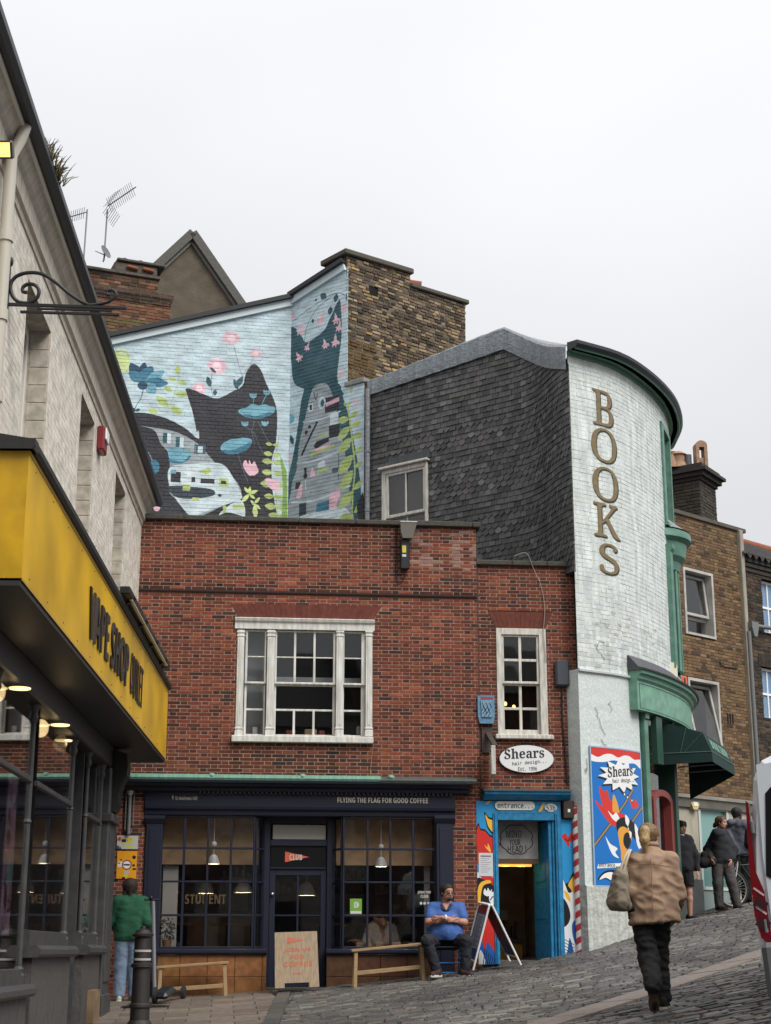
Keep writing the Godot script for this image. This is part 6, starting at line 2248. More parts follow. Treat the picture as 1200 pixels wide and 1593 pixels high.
func build_left_house() -> void:
	var w:=Wall.new([-3.248,8.0,-4.05,25.43])
	var E:=17.36
	var t:=thing("white_shop_house","tall cream painted brick house along the left with black gutter and yellow shop fascia","building",w.p(12.0,ground(-3.8,20)))
	var cream:=mat("cream_brick",Color.WHITE,0.75,{"vc": true,"tex": "blotch","bump": "rough","bs": 0.12,"ts": 0.8})
	var cj:=mat("cream_joint",Color(0.78,0.72,0.63),0.8)
	var ev:=8.794
	var f0:=4.6
	var win:=[]
	for q in [[6.353,7.762,8.035],[10.066,11.235,8.154],[13.549,14.708,8.211]]:
		win.append(rect(q[0],4.8,q[1],q[2]))
	var polys:=[[0.0,f0,E,f0,E,ev,0.0,ev]]
	polys.append_array(win)
	masonry(t,w,polys,{"h": 0.076,"len": 0.228,"head": 0.114,"bond": "flemish","tone": func(_u,_v,_h): return Color(0.8,0.74,0.65)*rng.randf_range(0.985,1.015),"mat": cream,"mortar": cj,"own": 200,"near": v2(7.5,6.6),"gap": 0.004,"proud": 0.002,"rag": 0.001,"called": "painted_brick"})
	var white:=mat("frame_white",Color(0.68,0.66,0.6),0.5)
	var rv:=mat("reveal_cream",Color(0.6,0.54,0.45),0.8,{"tex": "blotch","ts": 1.2})
	var gl: Material = mats["window_glass"]
	for q in win:
		var b:=MB.new()
		b.quad(w.p(q[0],q[1]),w.p(q[0],q[5]),w.p(q[0],q[5],-0.34),w.p(q[0],q[1],-0.34),v3(0,0,-1))
		b.quad(w.p(q[2],q[1]),w.p(q[2],q[5]),w.p(q[2],q[5],-0.34),w.p(q[2],q[1],-0.34),v3(0,0,1))
		b.quad(w.p(q[0],q[5]),w.p(q[2],q[5]),w.p(q[2],q[5],-0.34),w.p(q[0],q[5],-0.34),-UP)
		part(t,"reveal",b,rv)
		# reveal blocks on the far jamb
		var vv: float = q[5] - 0.02
		while vv > 5.0:
			var rb:=MB.new()
			rb.box(Transform3D(w.xf(q[2],vv - 0.1).basis,w.p(q[2] - 0.001,vv - 0.1,-0.11)),v3(0.012,0.19,0.2),0.004)
			part(t,"reveal_block",rb,rv)
			vv -= 0.2
		window(t,w,q[0],4.8,q[2],q[5],[[q[0]+0.08,q[2] - 0.08]],[[4.9,5.9],[5.97,q[5] - 0.1]],white,gl,-0.26,0.06,"sash_window")
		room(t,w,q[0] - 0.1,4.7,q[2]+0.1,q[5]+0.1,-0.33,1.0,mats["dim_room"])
	# eaves: moulded plaster cornice,gutter,roof edge
	var co:=MB.new()
	sweep(co,w,0.0,E,[v2(0.0,ev - 0.42),v2(0.02,ev - 0.42),v2(0.03,ev - 0.36),v2(0.06,ev - 0.34),v2(0.06,ev - 0.14),v2(0.1,ev - 0.1),v2(0.14,ev - 0.02),v2(0.17,ev),v2(0.0,ev)])
	part(t,"cornice",co,mat("cornice_cream",Color(0.6,0.54,0.45),0.8,{"tex": "stain","ts": 0.6}))
	var sf:=MB.new()
	sweep(sf,w,0.0,E,[v2(0.0,ev),v2(0.2,ev),v2(0.2,ev+0.04),v2(0.0,ev+0.04)])
	part(t,"eaves_board",sf,white)
	var gu:=MB.new()
	sweep(gu,w,-0.4,E+0.1,[v2(0.15,ev+0.04),v2(0.26,ev+0.02),v2(0.3,ev+0.07),v2(0.3,ev+0.14),v2(0.15,ev+0.16)])
	part(t,"gutter",gu,mats["gutter_black"])
	var rf:=MB.new()
	sweep(rf,w,-1.0,E+0.05,[v2(0.2,ev+0.14),v2(0.22,ev+0.2),v2(-4.0,ev+3.2),v2(-4.0,ev+3.1)])
	part(t,"roof",rf,mat("roof_slate_dark",Color(0.02,0.02,0.022),0.7,{"tex": "blotch","ts": 1.0}))
	var core:=MB.new()
	slab(core,w,0.0,4.5,E - 0.02,ev,-4.0,-0.9)
	slab(core,w,E - 0.35,4.5,E - 0.005,ev,-4.0,-0.02)
	part(t,"wall_core",core,mats["dark_fill"])
	# downpipe with its swan neck at the near end
	var pipe:=mat("pipe_cream",Color(0.5,0.47,0.4),0.5)
	var pu:=4.925 - 0.2
	var dpp:=MB.new()
	dpp.tube([w.p(pu,4.6,0.1),w.p(pu,ev - 0.3,0.1),w.p(pu+0.04,ev - 0.12,0.16),w.p(pu+0.05,ev+0.04,0.2)],0.055,10)
	for k in 4:
		dpp.tube([w.p(pu,5.4+k*0.75,0.1),w.p(pu,5.5+k*0.75,0.1)],0.07,10)
	part(t,"downpipe",dpp,pipe)
	# ---- yellow fascia,standing out from the house over the shop
	var fw:=Wall.new([-2.833,11.9,-3.318,23.8])
	var FL: float = fw.l[1]
	var ft:=5.44
	var fb:=4.40
	var yellow:=mat("fascia_yellow",Color(0.8,0.47,0.008),0.38,{"tex": "blotch","ts": 0.12})
	var pnl:=[0.0,4.6,8.6,FL]
	for k in 3:
		var b:=MB.new()
		slab(b,fw,pnl[k]+0.002,fb,pnl[k+1] - 0.002,ft,-0.03,0.0)
		part(t,"fascia_panel",b,yellow)
	var scw:=MB.new()
	for k in 14:
		for q in [fb+0.06,ft - 0.09]:
			scw.ball(fw.p(0.3+k*0.86,q,0.002),v3(0.008,0.008,0.008),6,4)
	part(t,"fixing_screws",scw,mat("screw_brown",Color(0.2,0.11,0.02),0.5),"stuff")
	var nw:=Wall.new([-4.6,11.86,-2.835,11.9])
	var nb:=MB.new()
	slab(nb,nw,0.0,fb,nw.l[1] - 0.002,ft,-0.03,0.0)
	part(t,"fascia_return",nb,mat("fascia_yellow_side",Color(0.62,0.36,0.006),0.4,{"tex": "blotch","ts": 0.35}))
	var cp:=MB.new()
	sweep(cp,fw,-0.06,FL+0.02,[v2(-0.7,ft),v2(0.03,ft),v2(0.05,ft+0.03),v2(0.05,ft+0.08),v2(-0.7,ft+0.2)])
	slab(cp,nw,0.0,ft,nw.l[1]+0.05,ft+0.09,-0.1,0.05)
	var blackm: Material = mats["black_metal"]
	part(t,"fascia_capping",cp,mat("capping_black",Color(0.012,0.012,0.012),0.6,{"tex": "blotch","ts": 2.0}))
	var tr:=MB.new()
	sweep(tr,fw,0.0,FL,[v2(0.0,fb - 0.02),v2(0.006,fb - 0.02),v2(0.006,fb),v2(0.0,fb)])
	sweep(tr,fw,0.0,FL,[v2(0.0,ft - 0.03),v2(0.008,ft - 0.03),v2(0.008,ft),v2(0.0,ft)])
	part(t,"edge_strip",tr,mat("strip_tan",Color(0.45,0.28,0.06),0.4))
	var so:=MB.new()
	slab(so,fw,0.002,fb - 0.06,FL,fb - 0.02,-1.2,-0.01)
	slab(so,fw,0.08,fb - 0.02,FL - 0.02,ft,-0.12,-0.04)
	var soff:=mat("soffit_dark",Color(0.022,0.022,0.024),0.5)
	part(t,"soffit",so,soff)
	var letm:=mat("sign_black",Color(0.01,0.009,0.008),0.4)
	var l0:=3.438
	var l1:=8.453
	var lvc:=4.881
	var sgb:=MB.new()
	letters(sgb,fw,"VAPE SHOP","db",lerpf(l0,l1,0.34),lvc,(l1 - l0)*0.66,0.52,0.004,0.018)
	var sg:=part(t,"sign_letters",sgb,letm)
	sgb = MB.new()
	letters(sgb,fw,"OUTLET","d",lerpf(l0,l1,0.86),lvc,(l1 - l0)*0.27,0.52,0.004,0.012)
	part(sg,"sign_letters",sgb,letm)
	# sign light on arms above
	var tu0:=5.627
	var tu1:=10.582
	var tl:=MB.new()
	slab(tl,fw,tu0,ft+0.1,tu1,ft+0.19,0.02,0.14,0.012)
	var tlo:=part(t,"sign_light",tl,blackm)
	var tg:=MB.new()
	slab(tg,fw,tu0+0.3,ft+0.088,tu1 - 0.3,ft+0.099,0.1,0.135)
	part(tlo,"diffuser",tg,mat("diffuser_pale",Color(0.6,0.58,0.5),0.5))
	for k in 4:
		var ab:=MB.new()
		var uu:=lerpf(tu0,tu1,0.08+k*0.27)
		ab.bar(fw.p(uu,ft+0.05,0.03),fw.p(uu,ft+0.14,0.16),0.08,0.03)
		part(tlo,"bracket_arm",ab,blackm)
	# ---- shopfront beneath: low bay,raised bay,recessed door
	var g:=Wall.new([-3.168,8.0,-3.95,25.0])
	var GU:=func(d: float) -> float: return (d - 8.0)*1.00106
	var grey:=mat("shopfront_grey",Color(0.062,0.062,0.064),0.55,{"tex": "blotch","ts": 1.0})
	var gd:=mat("stall_grey",Color(0.085,0.079,0.076),0.75,{"tex": "stain","bump": "lumps","bs": 0.5,"ts": 0.9})
	var sa:=1.29
	var sb:=1.66
	var shop_gl:=glass("shop_glass",Color(0.05,0.055,0.06),0.15)
	var ends:=[[10.0,16.2,sa],[16.4,19.0,sb],[20.1,21.65,sb+0.02]]
	for k in 3:
		var e = ends[k]
		var a: float = GU.call(e[0])
		var b1: float = GU.call(e[1])
		var s: float = e[2]
		var b:=MB.new()
		sweep(b,g,a,b1,[v2(-0.3,0.0),v2(0.0,0.0),v2(0.0,s - 0.12),v2(-0.3,s - 0.12)])
		part(t,"stall_riser",b,gd)
		b = MB.new()
		sweep(b,g,a - 0.06,b1+0.06,[v2(-0.3,s - 0.12),v2(0.06,s - 0.12),v2(0.09,s - 0.09),v2(0.09,s - 0.04),v2(0.05,s),v2(-0.3,s)])
		part(t,"window_sill",b,grey)
		b = MB.new()
		sweep(b,g,a,b1,[v2(-0.14,s),v2(-0.04,s),v2(-0.04,s+0.14),v2(-0.14,s+0.16)])
		part(t,"window_rail",b,grey)
		var n: int = [3,1,1][k]
		var top:=fb - 0.35
		for j in n+1:
			if k == 1 and j == 0:
				continue
			var u:=lerpf(a+0.08,b1 - 0.08,float(j) / n)
			b = MB.new()
			var pr:=[]
			for q in [[0.06,0.0],[0.065,0.08],[0.045,0.11],[0.055,0.14],[0.032,0.17],[0.032,1.55],[0.045,1.57],[0.032,1.6],[0.03,top - s - 0.2],[0.055,top - s - 0.14],[0.04,top - s - 0.08],[0.07,top - s]]:
				pr.append(v2(q[0],q[1]))
			b.lathe(pr,12,Transform3D(Basis(),g.p(u,s,-0.08)))
			part(t,"slender_column",b,grey)
		for j in n:
			var u0:=lerpf(a+0.08,b1 - 0.08,float(j) / n)+0.03
			var u1:=lerpf(a+0.08,b1 - 0.08,float(j+1) / n) - 0.03
			b = MB.new()
			slab(b,g,u0,s+0.15,u1,3.25,-0.085,-0.078)
			part(t,"shop_pane",b,shop_gl)
			b = MB.new()
			slab(b,g,u0,3.31,u1,top,-0.085,-0.078)
			part(t,"shop_pane",b,shop_gl)
			b = MB.new()
			slab(b,g,u0 - 0.03,3.25,u1+0.03,3.31,-0.11,-0.05,0.01)
			part(t,"transom",b,grey)
	var hd:=MB.new()
	slab(hd,g,GU.call(9.0),fb - 0.35,GU.call(22.5),fb - 0.05,-0.4,0.02,0.02)
	part(t,"lintel",hd,soff)
	# door recess
	var dr:=MB.new()
	slab(dr,g,GU.call(19.2),0.3,GU.call(20.0),3.4,-0.75,-0.7)
	part(t,"recessed_door",dr,mat("door_dark",Color(0.03,0.032,0.034),0.4))
	var db:=MB.new()
	slab(db,g,GU.call(19.12),0.3,GU.call(19.18),fb - 0.3,-0.75,-0.1)
	slab(db,g,GU.call(20.0),0.3,GU.call(20.06),fb - 0.3,-0.75,-0.1)
	part(t,"recess_cheek",db,grey)
	# corner pilaster with scrolled bracket
	var cpil:=MB.new()
	slab(cpil,g,GU.call(21.75),0.0,GU.call(22.5),fb - 0.35,-0.4,0.03,0.02)
	slab(cpil,g,GU.call(21.85),1.2,GU.call(22.4),3.2,0.02,0.05,0.01)
	slab(cpil,g,GU.call(21.7),0.0,GU.call(22.55),1.05,-0.4,0.06,0.015)
	slab(cpil,g,GU.call(21.7),3.3,GU.call(22.55),3.42,-0.4,0.08,0.015)
	var cpo:=part(t,"corner_pilaster",cpil,grey)
	var scr:=MB.new()
	scr.ext(PackedVector2Array([v2(0.0,3.45),v2(0.045,3.45),v2(0.081,3.55),v2(0.09,3.7),v2(0.135,3.85),v2(0.189,3.95),v2(0.203,4.1),v2(0.18,4.25),v2(0.0,4.3)]),Transform3D(Basis(g.n(0),UP,g.n(0).cross(UP)),g.p(GU.call(21.9),0,0.03)),-0.4)
	part(cpo,"scrolled_bracket",scr,mat("bracket_black",Color(0.012,0.012,0.012),0.5))
	# room behind the glass
	var rm:=MB.new()
	slab(rm,g,GU.call(9.0),0.3,GU.call(22.3),0.5,-4.5,-0.4)
	slab(rm,g,GU.call(9.0),fb - 0.1,GU.call(22.3),fb+0.1,-4.5,-0.4)
	slab(rm,g,GU.call(9.0),0.3,GU.call(22.3),fb,-4.6,-4.5)
	slab(rm,g,GU.call(22.2),0.3,GU.call(22.4),fb,-4.5,-0.4)
	slab(rm,g,GU.call(8.9),0.3,GU.call(9.0),fb,-4.5,-0.1)
	part(t,"shop_room",rm,mat("vape_room",Color(0.02,0.02,0.022),0.8))
	# banners in the window
	var bp:=Paint.new(Rect2(0,0,0.5,2.2),220,Color(0.55,0.42,0.5))
	for k in 40:
		bp.disc(rng.randf()*0.5,rng.randf()*2.2,rng.randf_range(0.03,0.12),rng.randf_range(0.05,0.2),[Color(0.6,0.35,0.45),Color(0.35,0.4,0.45),Color(0.65,0.55,0.62),Color(0.3,0.5,0.5),Color(0.15,0.13,0.2)][rng.randi() % 5])
	var btx:=bp.texture()
	for q in [[15.6,1.75,3.4,"vape shop window"],[19.2,1.9,3.3,"shop doorway"]]:
		var b:=MB.new()
		var fr:=flat(g,-0.2)
		var u: float = GU.call(q[0])
		b.ext(PackedVector2Array([v2(u,q[1]),v2(u+0.5,q[1]),v2(u+0.5,q[2]),v2(u,q[2])]),fr,0.01,v2(u,q[1]),v2(2.0,1.0 / (q[2] - q[1])))
		solo("window_banner",b,mat("banner_print",Color.WHITE,0.6,{"img": btx}),"pink and teal printed banner hanging behind the glass by the %s" % q[3],"banner","printed banners in the left shop")
	# ceiling lights,lit
	var disc_m:=mat("lit_disc",Color(0.9,0.85,0.7),0.5,{"glow": Color(1.0,0.86,0.6),"ge": 0.83})
	var n2:=0
	for q in [v3(-3.446,3.979,-14.68),v3(-3.564,3.981,-17.18),v3(-3.788,3.981,-18.49)]:
		var b:=MB.new()
		b.lathe([v2(0,0),v2(0.1,0),v2(0.105,0.012),v2(0,0.012)],18,Transform3D(Basis(),q))
		solo("ceiling_light",b,disc_m,"round lit ceiling light under the yellow fascia, %s from the street end" % ["first","second","third"][n2],"lamp","round shop ceiling lights")
		var lt:=OmniLight3D.new()
		lt.name = "ceiling_glow"
		lt.position = q+v3(0,-0.03,0)
		lt.light_color = Color(1.0,0.86,0.62)
		lt.light_energy = 0.008
		lt.light_size = 0.1
		lt.omni_range = 8.0
		lt.omni_attenuation = 2.0
		lt.shadow_enabled = true
		add_child(lt)
		n2 += 1
	# ---- wrought iron sign bracket
	var ib:=thing("iron_sign_bracket","black wrought iron sign bracket with scrolls on the cream wall","sign bracket",w.p(5.369,7.308,0.0))
	var bu:=5.463
	var org:=w.p(bu,0,0)
	var out:=w.n(0)
	var D:=-org.z
	var bv:=func(py: float) -> float: return lerpf(7.22,7.833,(500.0 - py) / 110.0)
	var bo:=func(px: float) -> float: return (px - 13.0)*(D*0.955) / 2440.0*1.11
	var pt:=func(px: float,py: float) -> Vector3: return org+out*bo.call(px)+UP*bv.call(py)
	var pb:=MB.new()
	pb.bar(pt.call(12.0,505.0),pt.call(12.0,390.0),0.05,0.03,out,0.005)
	pb.ball(pt.call(13.0,397.0),v3(0.03,0.05,0.04))
	part(ib,"wall_plate",pb,blackm)
	var hb:=MB.new()
	hb.bar(pt.call(12.0,474.0),pt.call(201.0,477.0),0.03,0.03,UP,0.004)
	hb.bar(pt.call(34.0,487.0),pt.call(190.0,489.0),0.025,0.025,UP,0.004)
	hb.bar(pt.call(60.0,481.0),pt.call(178.0,482.0),0.02,0.02,UP,0.004)
	part(ib,"bar",hb,blackm)
	var scl:=[]
	for q in [[43,452],[37,451],[35,447],[37,441],[44,437],[53,438],[60,445],[61,455],[56,465],[45,471],[30,469],[20,458],[16,442],[20,428],[32,419],[50,416],[68,420],[88,434],[108,452],[126,465],[140,472]]:
		scl.append(pt.call(float(q[0]),float(q[1])))
	var sb2:=MB.new()
	sb2.tube(smooth(scl,4),0.018,8)
	part(ib,"scroll",sb2,blackm)
	scl = []
	for q in [[140,473],[155,471],[172,466],[182,456],[182,449],[176,445],[169,447],[169,453],[174,454]]:
		scl.append(pt.call(float(q[0]),float(q[1])))
	sb2 = MB.new()
	sb2.tube(smooth(scl,4),0.015,8)
	part(ib,"scroll",sb2,blackm)
	# ---- alarm box,red and white
	var au:=11.657
	var ab2:=thing("alarm_box","red and white alarm box on the cream wall under the gutter","alarm box",w.p(au,7.92))
	var av0:=7.91
	var av1:=8.241
	var rbm:=MB.new()
	slab(rbm,w,au - 0.16,av0,au+0.16,av1,0.0,0.1,0.02)
	part(ab2,"cover",rbm,mat("alarm_red",Color(0.22,0.02,0.025),0.4))
	rbm = MB.new()
	slab(rbm,w,au - 0.14,(av0+av1)*0.5 - 0.02,au+0.14,av1 - 0.02,0.1,0.125,0.015)
	part(ab2,"face",rbm,mats["lamp_white"])
	# ---- lit floodlight by the downpipe
	var fp:=w.p(4.911 - 0.5,0,0.42)
	fp.y = 8.634
	var fpx:=v3(-2.983,7.611,-11)
	var fl:=thing("floodlight","lit warm floodlight beside the downpipe under the eaves","floodlight",fpx)
	var fbm:=MB.new()
	fbm.box(Transform3D(Basis(v3(1,0,0),0.5),fpx),v3(0.17,0.14,0.1),0.015)
	fbm.bar(fpx+v3(-0.05,0,-0.02),fpx+v3(-0.6,0.1,-0.1),0.04,0.04)
	part(fl,"housing",fbm,blackm)
	var fgm:=MB.new()
	fgm.box(Transform3D(Basis(v3(1,0,0),0.5),fpx+Basis(v3(1,0,0),0.5)*v3(0,0,0.052)),v3(0.14,0.11,0.006))
	part(fl,"lens",fgm,mat("lit_lens",Color(0.9,0.75,0.4),0.4,{"glow": Color(1.0,0.74,0.36),"ge": 0.94}))
	var fll:=SpotLight3D.new()
	fll.name = "flood_glow"
	fll.position = fpx+Basis(v3(1,0,0),0.5)*v3(0,0,0.07)
	fll.rotation = v3(0.5+0.0,PI,0)
	fll.basis = Basis.looking_at(v3(0,-0.48,0.88),UP)
	fll.light_energy = 0.180
	fll.light_color = Color(1.0,0.78,0.45)
	fll.spot_angle = 60
	fll.spot_range = 12.0
	fll.light_size = 0.06
	fll.spot_attenuation = 2.0
	fll.shadow_enabled = true
	add_child(fll)
	# weeds in the gutter and on the fascia capping
	var wm:=mat("dry_weed",Color(0.1,0.075,0.035),0.9)
	var k5:=0
	for q in [[5.781,ev+0.17,0.24,0.26,160],[6.478+1.6,ft+0.2,0.34,0.4,10],[11.823,ft+0.2,0.5,0.5,12]]:
		var wb:=MB.new()
		var c:=w.p(q[0],q[1],q[2])
		for k in q[4]:
			var p:=c+v3(rng.randf_range(-0.06,0.1),-0.05,rng.randf_range(-0.35,0.35))
			var d:=v3(rng.randf_range(-0.3,0.6),rng.randf_range(0.4,1.0),rng.randf_range(-0.5,0.5))*float(q[3])*rng.randf_range(0.35,0.9)
			wb.tube([p,p+d*0.5+v3(0,0.03,0),p+d],[0.007,0.005,0.002],4,false)
		solo("weed",wb,wm,["bushy dry weed growing in the black gutter above the floodlight","thin dry weed stems growing on the yellow fascia's capping near its corner","thin weed stems on the fascia capping before the third window"][k5],"plant","weeds on the left house")
		k5 += 1

func smooth(pts: Array,n: int) -> Array:
	var sm:=[]
	for k in pts.size() - 1:
		for j in n:
			var a: Vector3 = pts[k]
			sm.append(a.cubic_interpolate(pts[k+1],pts[maxi(k - 1,0)],pts[mini(k+2,pts.size() - 1)],float(j) / n))
	sm.append(pts[-1])
	return sm

func build_far_left() -> void:
	# the old chimney stack behind the cream house
	var d0:=v3(-7.247,16.222,-34)
	var dirx:=v2(0.927,0.375)
	var w:=Wall.new([d0.x - 1.0,34.0 - 0.4,d0.x - 1.0+dirx.x*6,34.0 - 0.4+dirx.y*6])
	var K:=func(px: float,py: float) -> Vector2:
		# the wall point under that place of the picture,from two known ones
		var u: float = lerpf(1.0905,3.3462,(px - 120.0) / 147.0)
		return v2(u,lerpf(17.2185,15.7501,(py - 420.0) / 90.0))
	var bmat: Material = mats["weathered_brick"]
	var t:=thing("chimney_stack","broad old red and brown brick chimney stack behind the cream house","chimney",w.p(2.0,10.0))
	var tone:=func(_u,v,_h) -> Color:
		var f:=rng.randf()
		var c:=Color(0.24,0.095,0.05)
		if f < 0.3:
			c = Color(0.12,0.06,0.035)
		elif f < 0.5:
			c = Color(0.3,0.15,0.08)
		if v < 16.0 and rng.randf() < 0.6:
			c = Color(0.16,0.12,0.05)
		if v > 16.8 and rng.randf() < 0.5:
			c = Color(0.06,0.04,0.03)
		return jitter(c,0.2)
	var mor: Material = mats["weathered_mortar"]
	var q0: Vector2 = K.call(118.0,520.0)
	var q1: Vector2 = K.call(267.0,452.0)
	var q2: Vector2 = K.call(120.0,416.0)
	var o:={"h": 0.078,"len": 0.23,"bond": "rough","tone": tone,"mat": bmat,"mortar": mor,"gap": 0.012,"proud": 0.012,"rag": 0.007,"own": 250,"near": v2((q0.x+q1.x)*0.5,q1.y - 0.7)}
	masonry(t,w,[[q0.x - 0.6,q0.y - 2.0,q1.x,q0.y - 2.0,q1.x,q1.y - 0.25,q0.x - 0.6,q1.y - 0.25]],o)
	# oversailing courses towards the top
	var vv:=q1.y - 0.25
	for k in 4:
		var wk:=Wall.new([w.p(0,0,0.03*(k % 3+1)).x,-w.p(0,0,0.03*(k % 3+1)).z,w.p(5,0,0.03*(k % 3+1)).x,-w.p(5,0,0.03*(k % 3+1)).z])
		masonry(t,wk,[[q0.x - 0.6,vv,q1.x+0.02*k,vv,q1.x+0.02*k,vv+0.078,q0.x - 0.6,vv+0.078]],{"h": 0.078,"len": 0.23,"bond": "rough","tone": func(_u,_v,_h): return jitter(Color(0.09,0.055,0.04),0.3),"mat": bmat,"mortar": mor,"gap": 0.012,"proud": 0.012,"rag": 0.006,"rest": "oversailing_course"})
		vv += 0.078
	var x1: float = K.call(245.0,440.0).x
	masonry(t,w,[[q0.x - 0.6,vv,x1,vv,x1,vv+0.34,q0.x - 0.6,vv+0.34]],o.merged({"own": 0},true))
	var cp:=MB.new()
	slab(cp,w,q0.x - 0.6,vv+0.34,x1+0.05,vv+0.42,-0.8,0.06,0.015)
	var x2: float = K.call(176.0,400.0).x
	slab(cp,w,x2,vv+0.42,x1 - 0.02,vv+0.68,-0.7,0.0,0.03)
	slab(cp,w,x2+0.05,vv+0.68,x1+0.16,vv+0.75,-0.75,0.06,0.015)
	part(t,"cement_cap",cp,mats["cement_cap"])
	var core:=MB.new()
	slab(core,w,q0.x - 0.6,9.0,q1.x - 0.005,q1.y,-1.0,-0.02)
	part(t,"wall_core",core,mor)
	var tc: Material = mats["terracotta"]
	for px in [203.0,228.0]:
		var uu: float = K.call(px,415.0).x
		var b:=MB.new()
		b.bar(w.p(uu - 0.13,vv+0.56,0.03),w.p(uu+0.15,vv+0.53,0.03),0.1,0.09,UP,0.03)
		part(t,"tile_slip",b,tc)
		b = MB.new()
		b.ball(w.p(uu - 0.12,vv+0.78,-0.3),v3(0.12,0.14,0.12))
		part(t,"capped_pot",b,mats["black_metal"])
	# aerials and a dish
	var met:=mat("aerial_grey",Color(0.22,0.22,0.23),0.4,{"metal": 0.5})
	var aer:=[]
	for q in [[128.0,412.0,326.0,-1.0,92.0,343.0,131.0,333.0,"left television aerial with short boom pointing left above the chimney"],[165.0,405.0,326.0,1.0,168.0,324.0,224.0,306.0,"right television aerial with mesh reflector and long boom rising to the right"]]:
		var D:=34.0
		var s:=34.0*0.93 / 2440.0
		var foot:=v3(d0.x+(q[0] - 118.0)*s,0,-D)
		var yy:=func(py: float) -> float: return lerpf(19.0365,17.0378,(py - 300.0) / 120.0)
		foot.y = yy.call(q[1])
		var tip:=v3(foot.x+0.02,yy.call(q[2]),-D)
		var ao:=thing("aerial",q[8],"aerial",foot,"television aerials on the chimney")
		var b:=MB.new()
		b.tube([foot,tip],0.02,6)
		part(ao,"mast",b,met)
		var b0:=v3(d0.x+(q[4] - 118.0)*s,yy.call(q[5]),-D+0.1)
		var b1:=v3(d0.x+(q[6] - 118.0)*s,yy.call(q[7]),-D+(0.1 if q[3] < 0 else 0.5))
		b = MB.new()
		b.tube([b0,b1],0.014,6)
		part(ao,"boom",b,met)
		b = MB.new()
		var n:=9 if q[3] < 0 else 14
		for k in n:
			var p:=b0.lerp(b1,0.05+0.9*k / n)
			var dd:=v3(0.03,0.1,0.1) if q[3] < 0 else v3(-0.04,0.1,0.16)
			b.tube([p - dd,p+dd],0.007,4)
		part(ao,"director_rods",b,met)
		if q[3] > 0:
			b = MB.new()
			for k in 8:
				for sgn in [-1.0,1.0]:
					var c:=b0+v3(-0.04+0.035*k,sgn*(0.04+0.05*k),0.0)
					b.tube([c+v3(-0.1,0.05*sgn,-0.2),c+v3(0.14,-0.05*sgn,0.2)],0.006,4)
			part(ao,"reflector",b,met)
	var dp:=v3(d0.x+(170.0 - 118.0)*34.0*0.93 / 2440.0,lerpf(19.0365,17.0378,(398.0 - 300.0) / 120.0),-33.8)
	var dob:=thing("satellite_dish","small dark grey satellite dish on the chimney cap by the right aerial mast","dish",dp)
	var db:=MB.new()
	var prof:=[]
	for k in 7:
		var r:=0.17*k / 6.0
		prof.append(v2(r,r*r*0.9))
	for k in 7:
		var r:=0.17*(6 - k) / 6.0
		prof.append(v2(r,r*r*0.9 - 0.012))
	db.lathe(prof,20,Transform3D(Basis(v3(0,0,1),-1.15)*Basis(v3(1,0,0),0.4),dp))
	part(dob,"reflector",db,mat("dish_grey",Color(0.12,0.13,0.14),0.5))
	var dbm:=MB.new()
	dbm.tube([dp+v3(-0.04,-0.25,0),dp],0.02,6)
	dbm.tube([dp+v3(0,-0.1,0.05),dp+v3(-0.22,-0.02,0.1)],0.012,5)
	part(dob,"arm",dbm,met)
	# rendered gable with worn verge boards
	var G:=38.0
	var gt:=thing("rendered_gable","grey brown rendered gable end with worn white verge boards behind the mural wall","building",v3(-5.035,17.761,-38))
	var A:=v3(-5.131,19.628,-38)
	var Bq:=v3(-6.234,17.99,-37.2)
	var Cq:=v3(-4.011,17.774,-38.9)
	var gw:=Wall.new([A.x - 2.4,37.15,A.x+2.4,38.85])
	var inv:=func(p: Vector3) -> Vector2: return v2(v2(p.x - gw.q[0].x,p.z - gw.q[0].y).length(),p.y)
	var a2: Vector2 = inv.call(A)
	var b2: Vector2 = inv.call(Bq)
	var c2: Vector2 = inv.call(Cq)
	var gm:=MB.new()
	gm.ext(PackedVector2Array([v2(b2.x - 0.4,9.0),v2(c2.x+0.6,9.0),v2(c2.x+0.6,c2.y - 0.8),a2,v2(b2.x - 0.4,b2.y - 0.4)]),flat(gw,-3.0),3.0)
	part(gt,"render_wall",gm,mat("brown_render",Color(0.135,0.11,0.08),0.92,{"tex": "blotch","bump": "rough","bs": 0.5,"ts": 0.4}))
	var vb:=mat("verge_worn",Color(0.3,0.3,0.28),0.85,{"tex": "stain","ts": 2.2})
	var tl:=mat("verge_tile",Color(0.13,0.125,0.11),0.9,{"tex": "blotch","ts": 3.0})
	for s in [[a2,v2(b2.x - 0.7,b2.y - 0.68)],[a2,v2(c2.x+0.7,c2.y - 0.93)]]:
		var p0:=gw.p(s[0].x,s[0].y,0.03)
		var p1:=gw.p(s[1].x,s[1].y,0.03)
		var b:=MB.new()
		b.bar(p0+UP*0.05,p1+UP*0.05,0.12,0.06,gw.n(0))
		part(gt,"verge_board",b,vb)
		b = MB.new()
		b.bar(p0+UP*0.24+gw.n(0)*-1.2,p1+UP*0.24+gw.n(0)*-1.2,0.22,2.7,gw.n(0))
		part(gt,"roof_edge",b,tl)

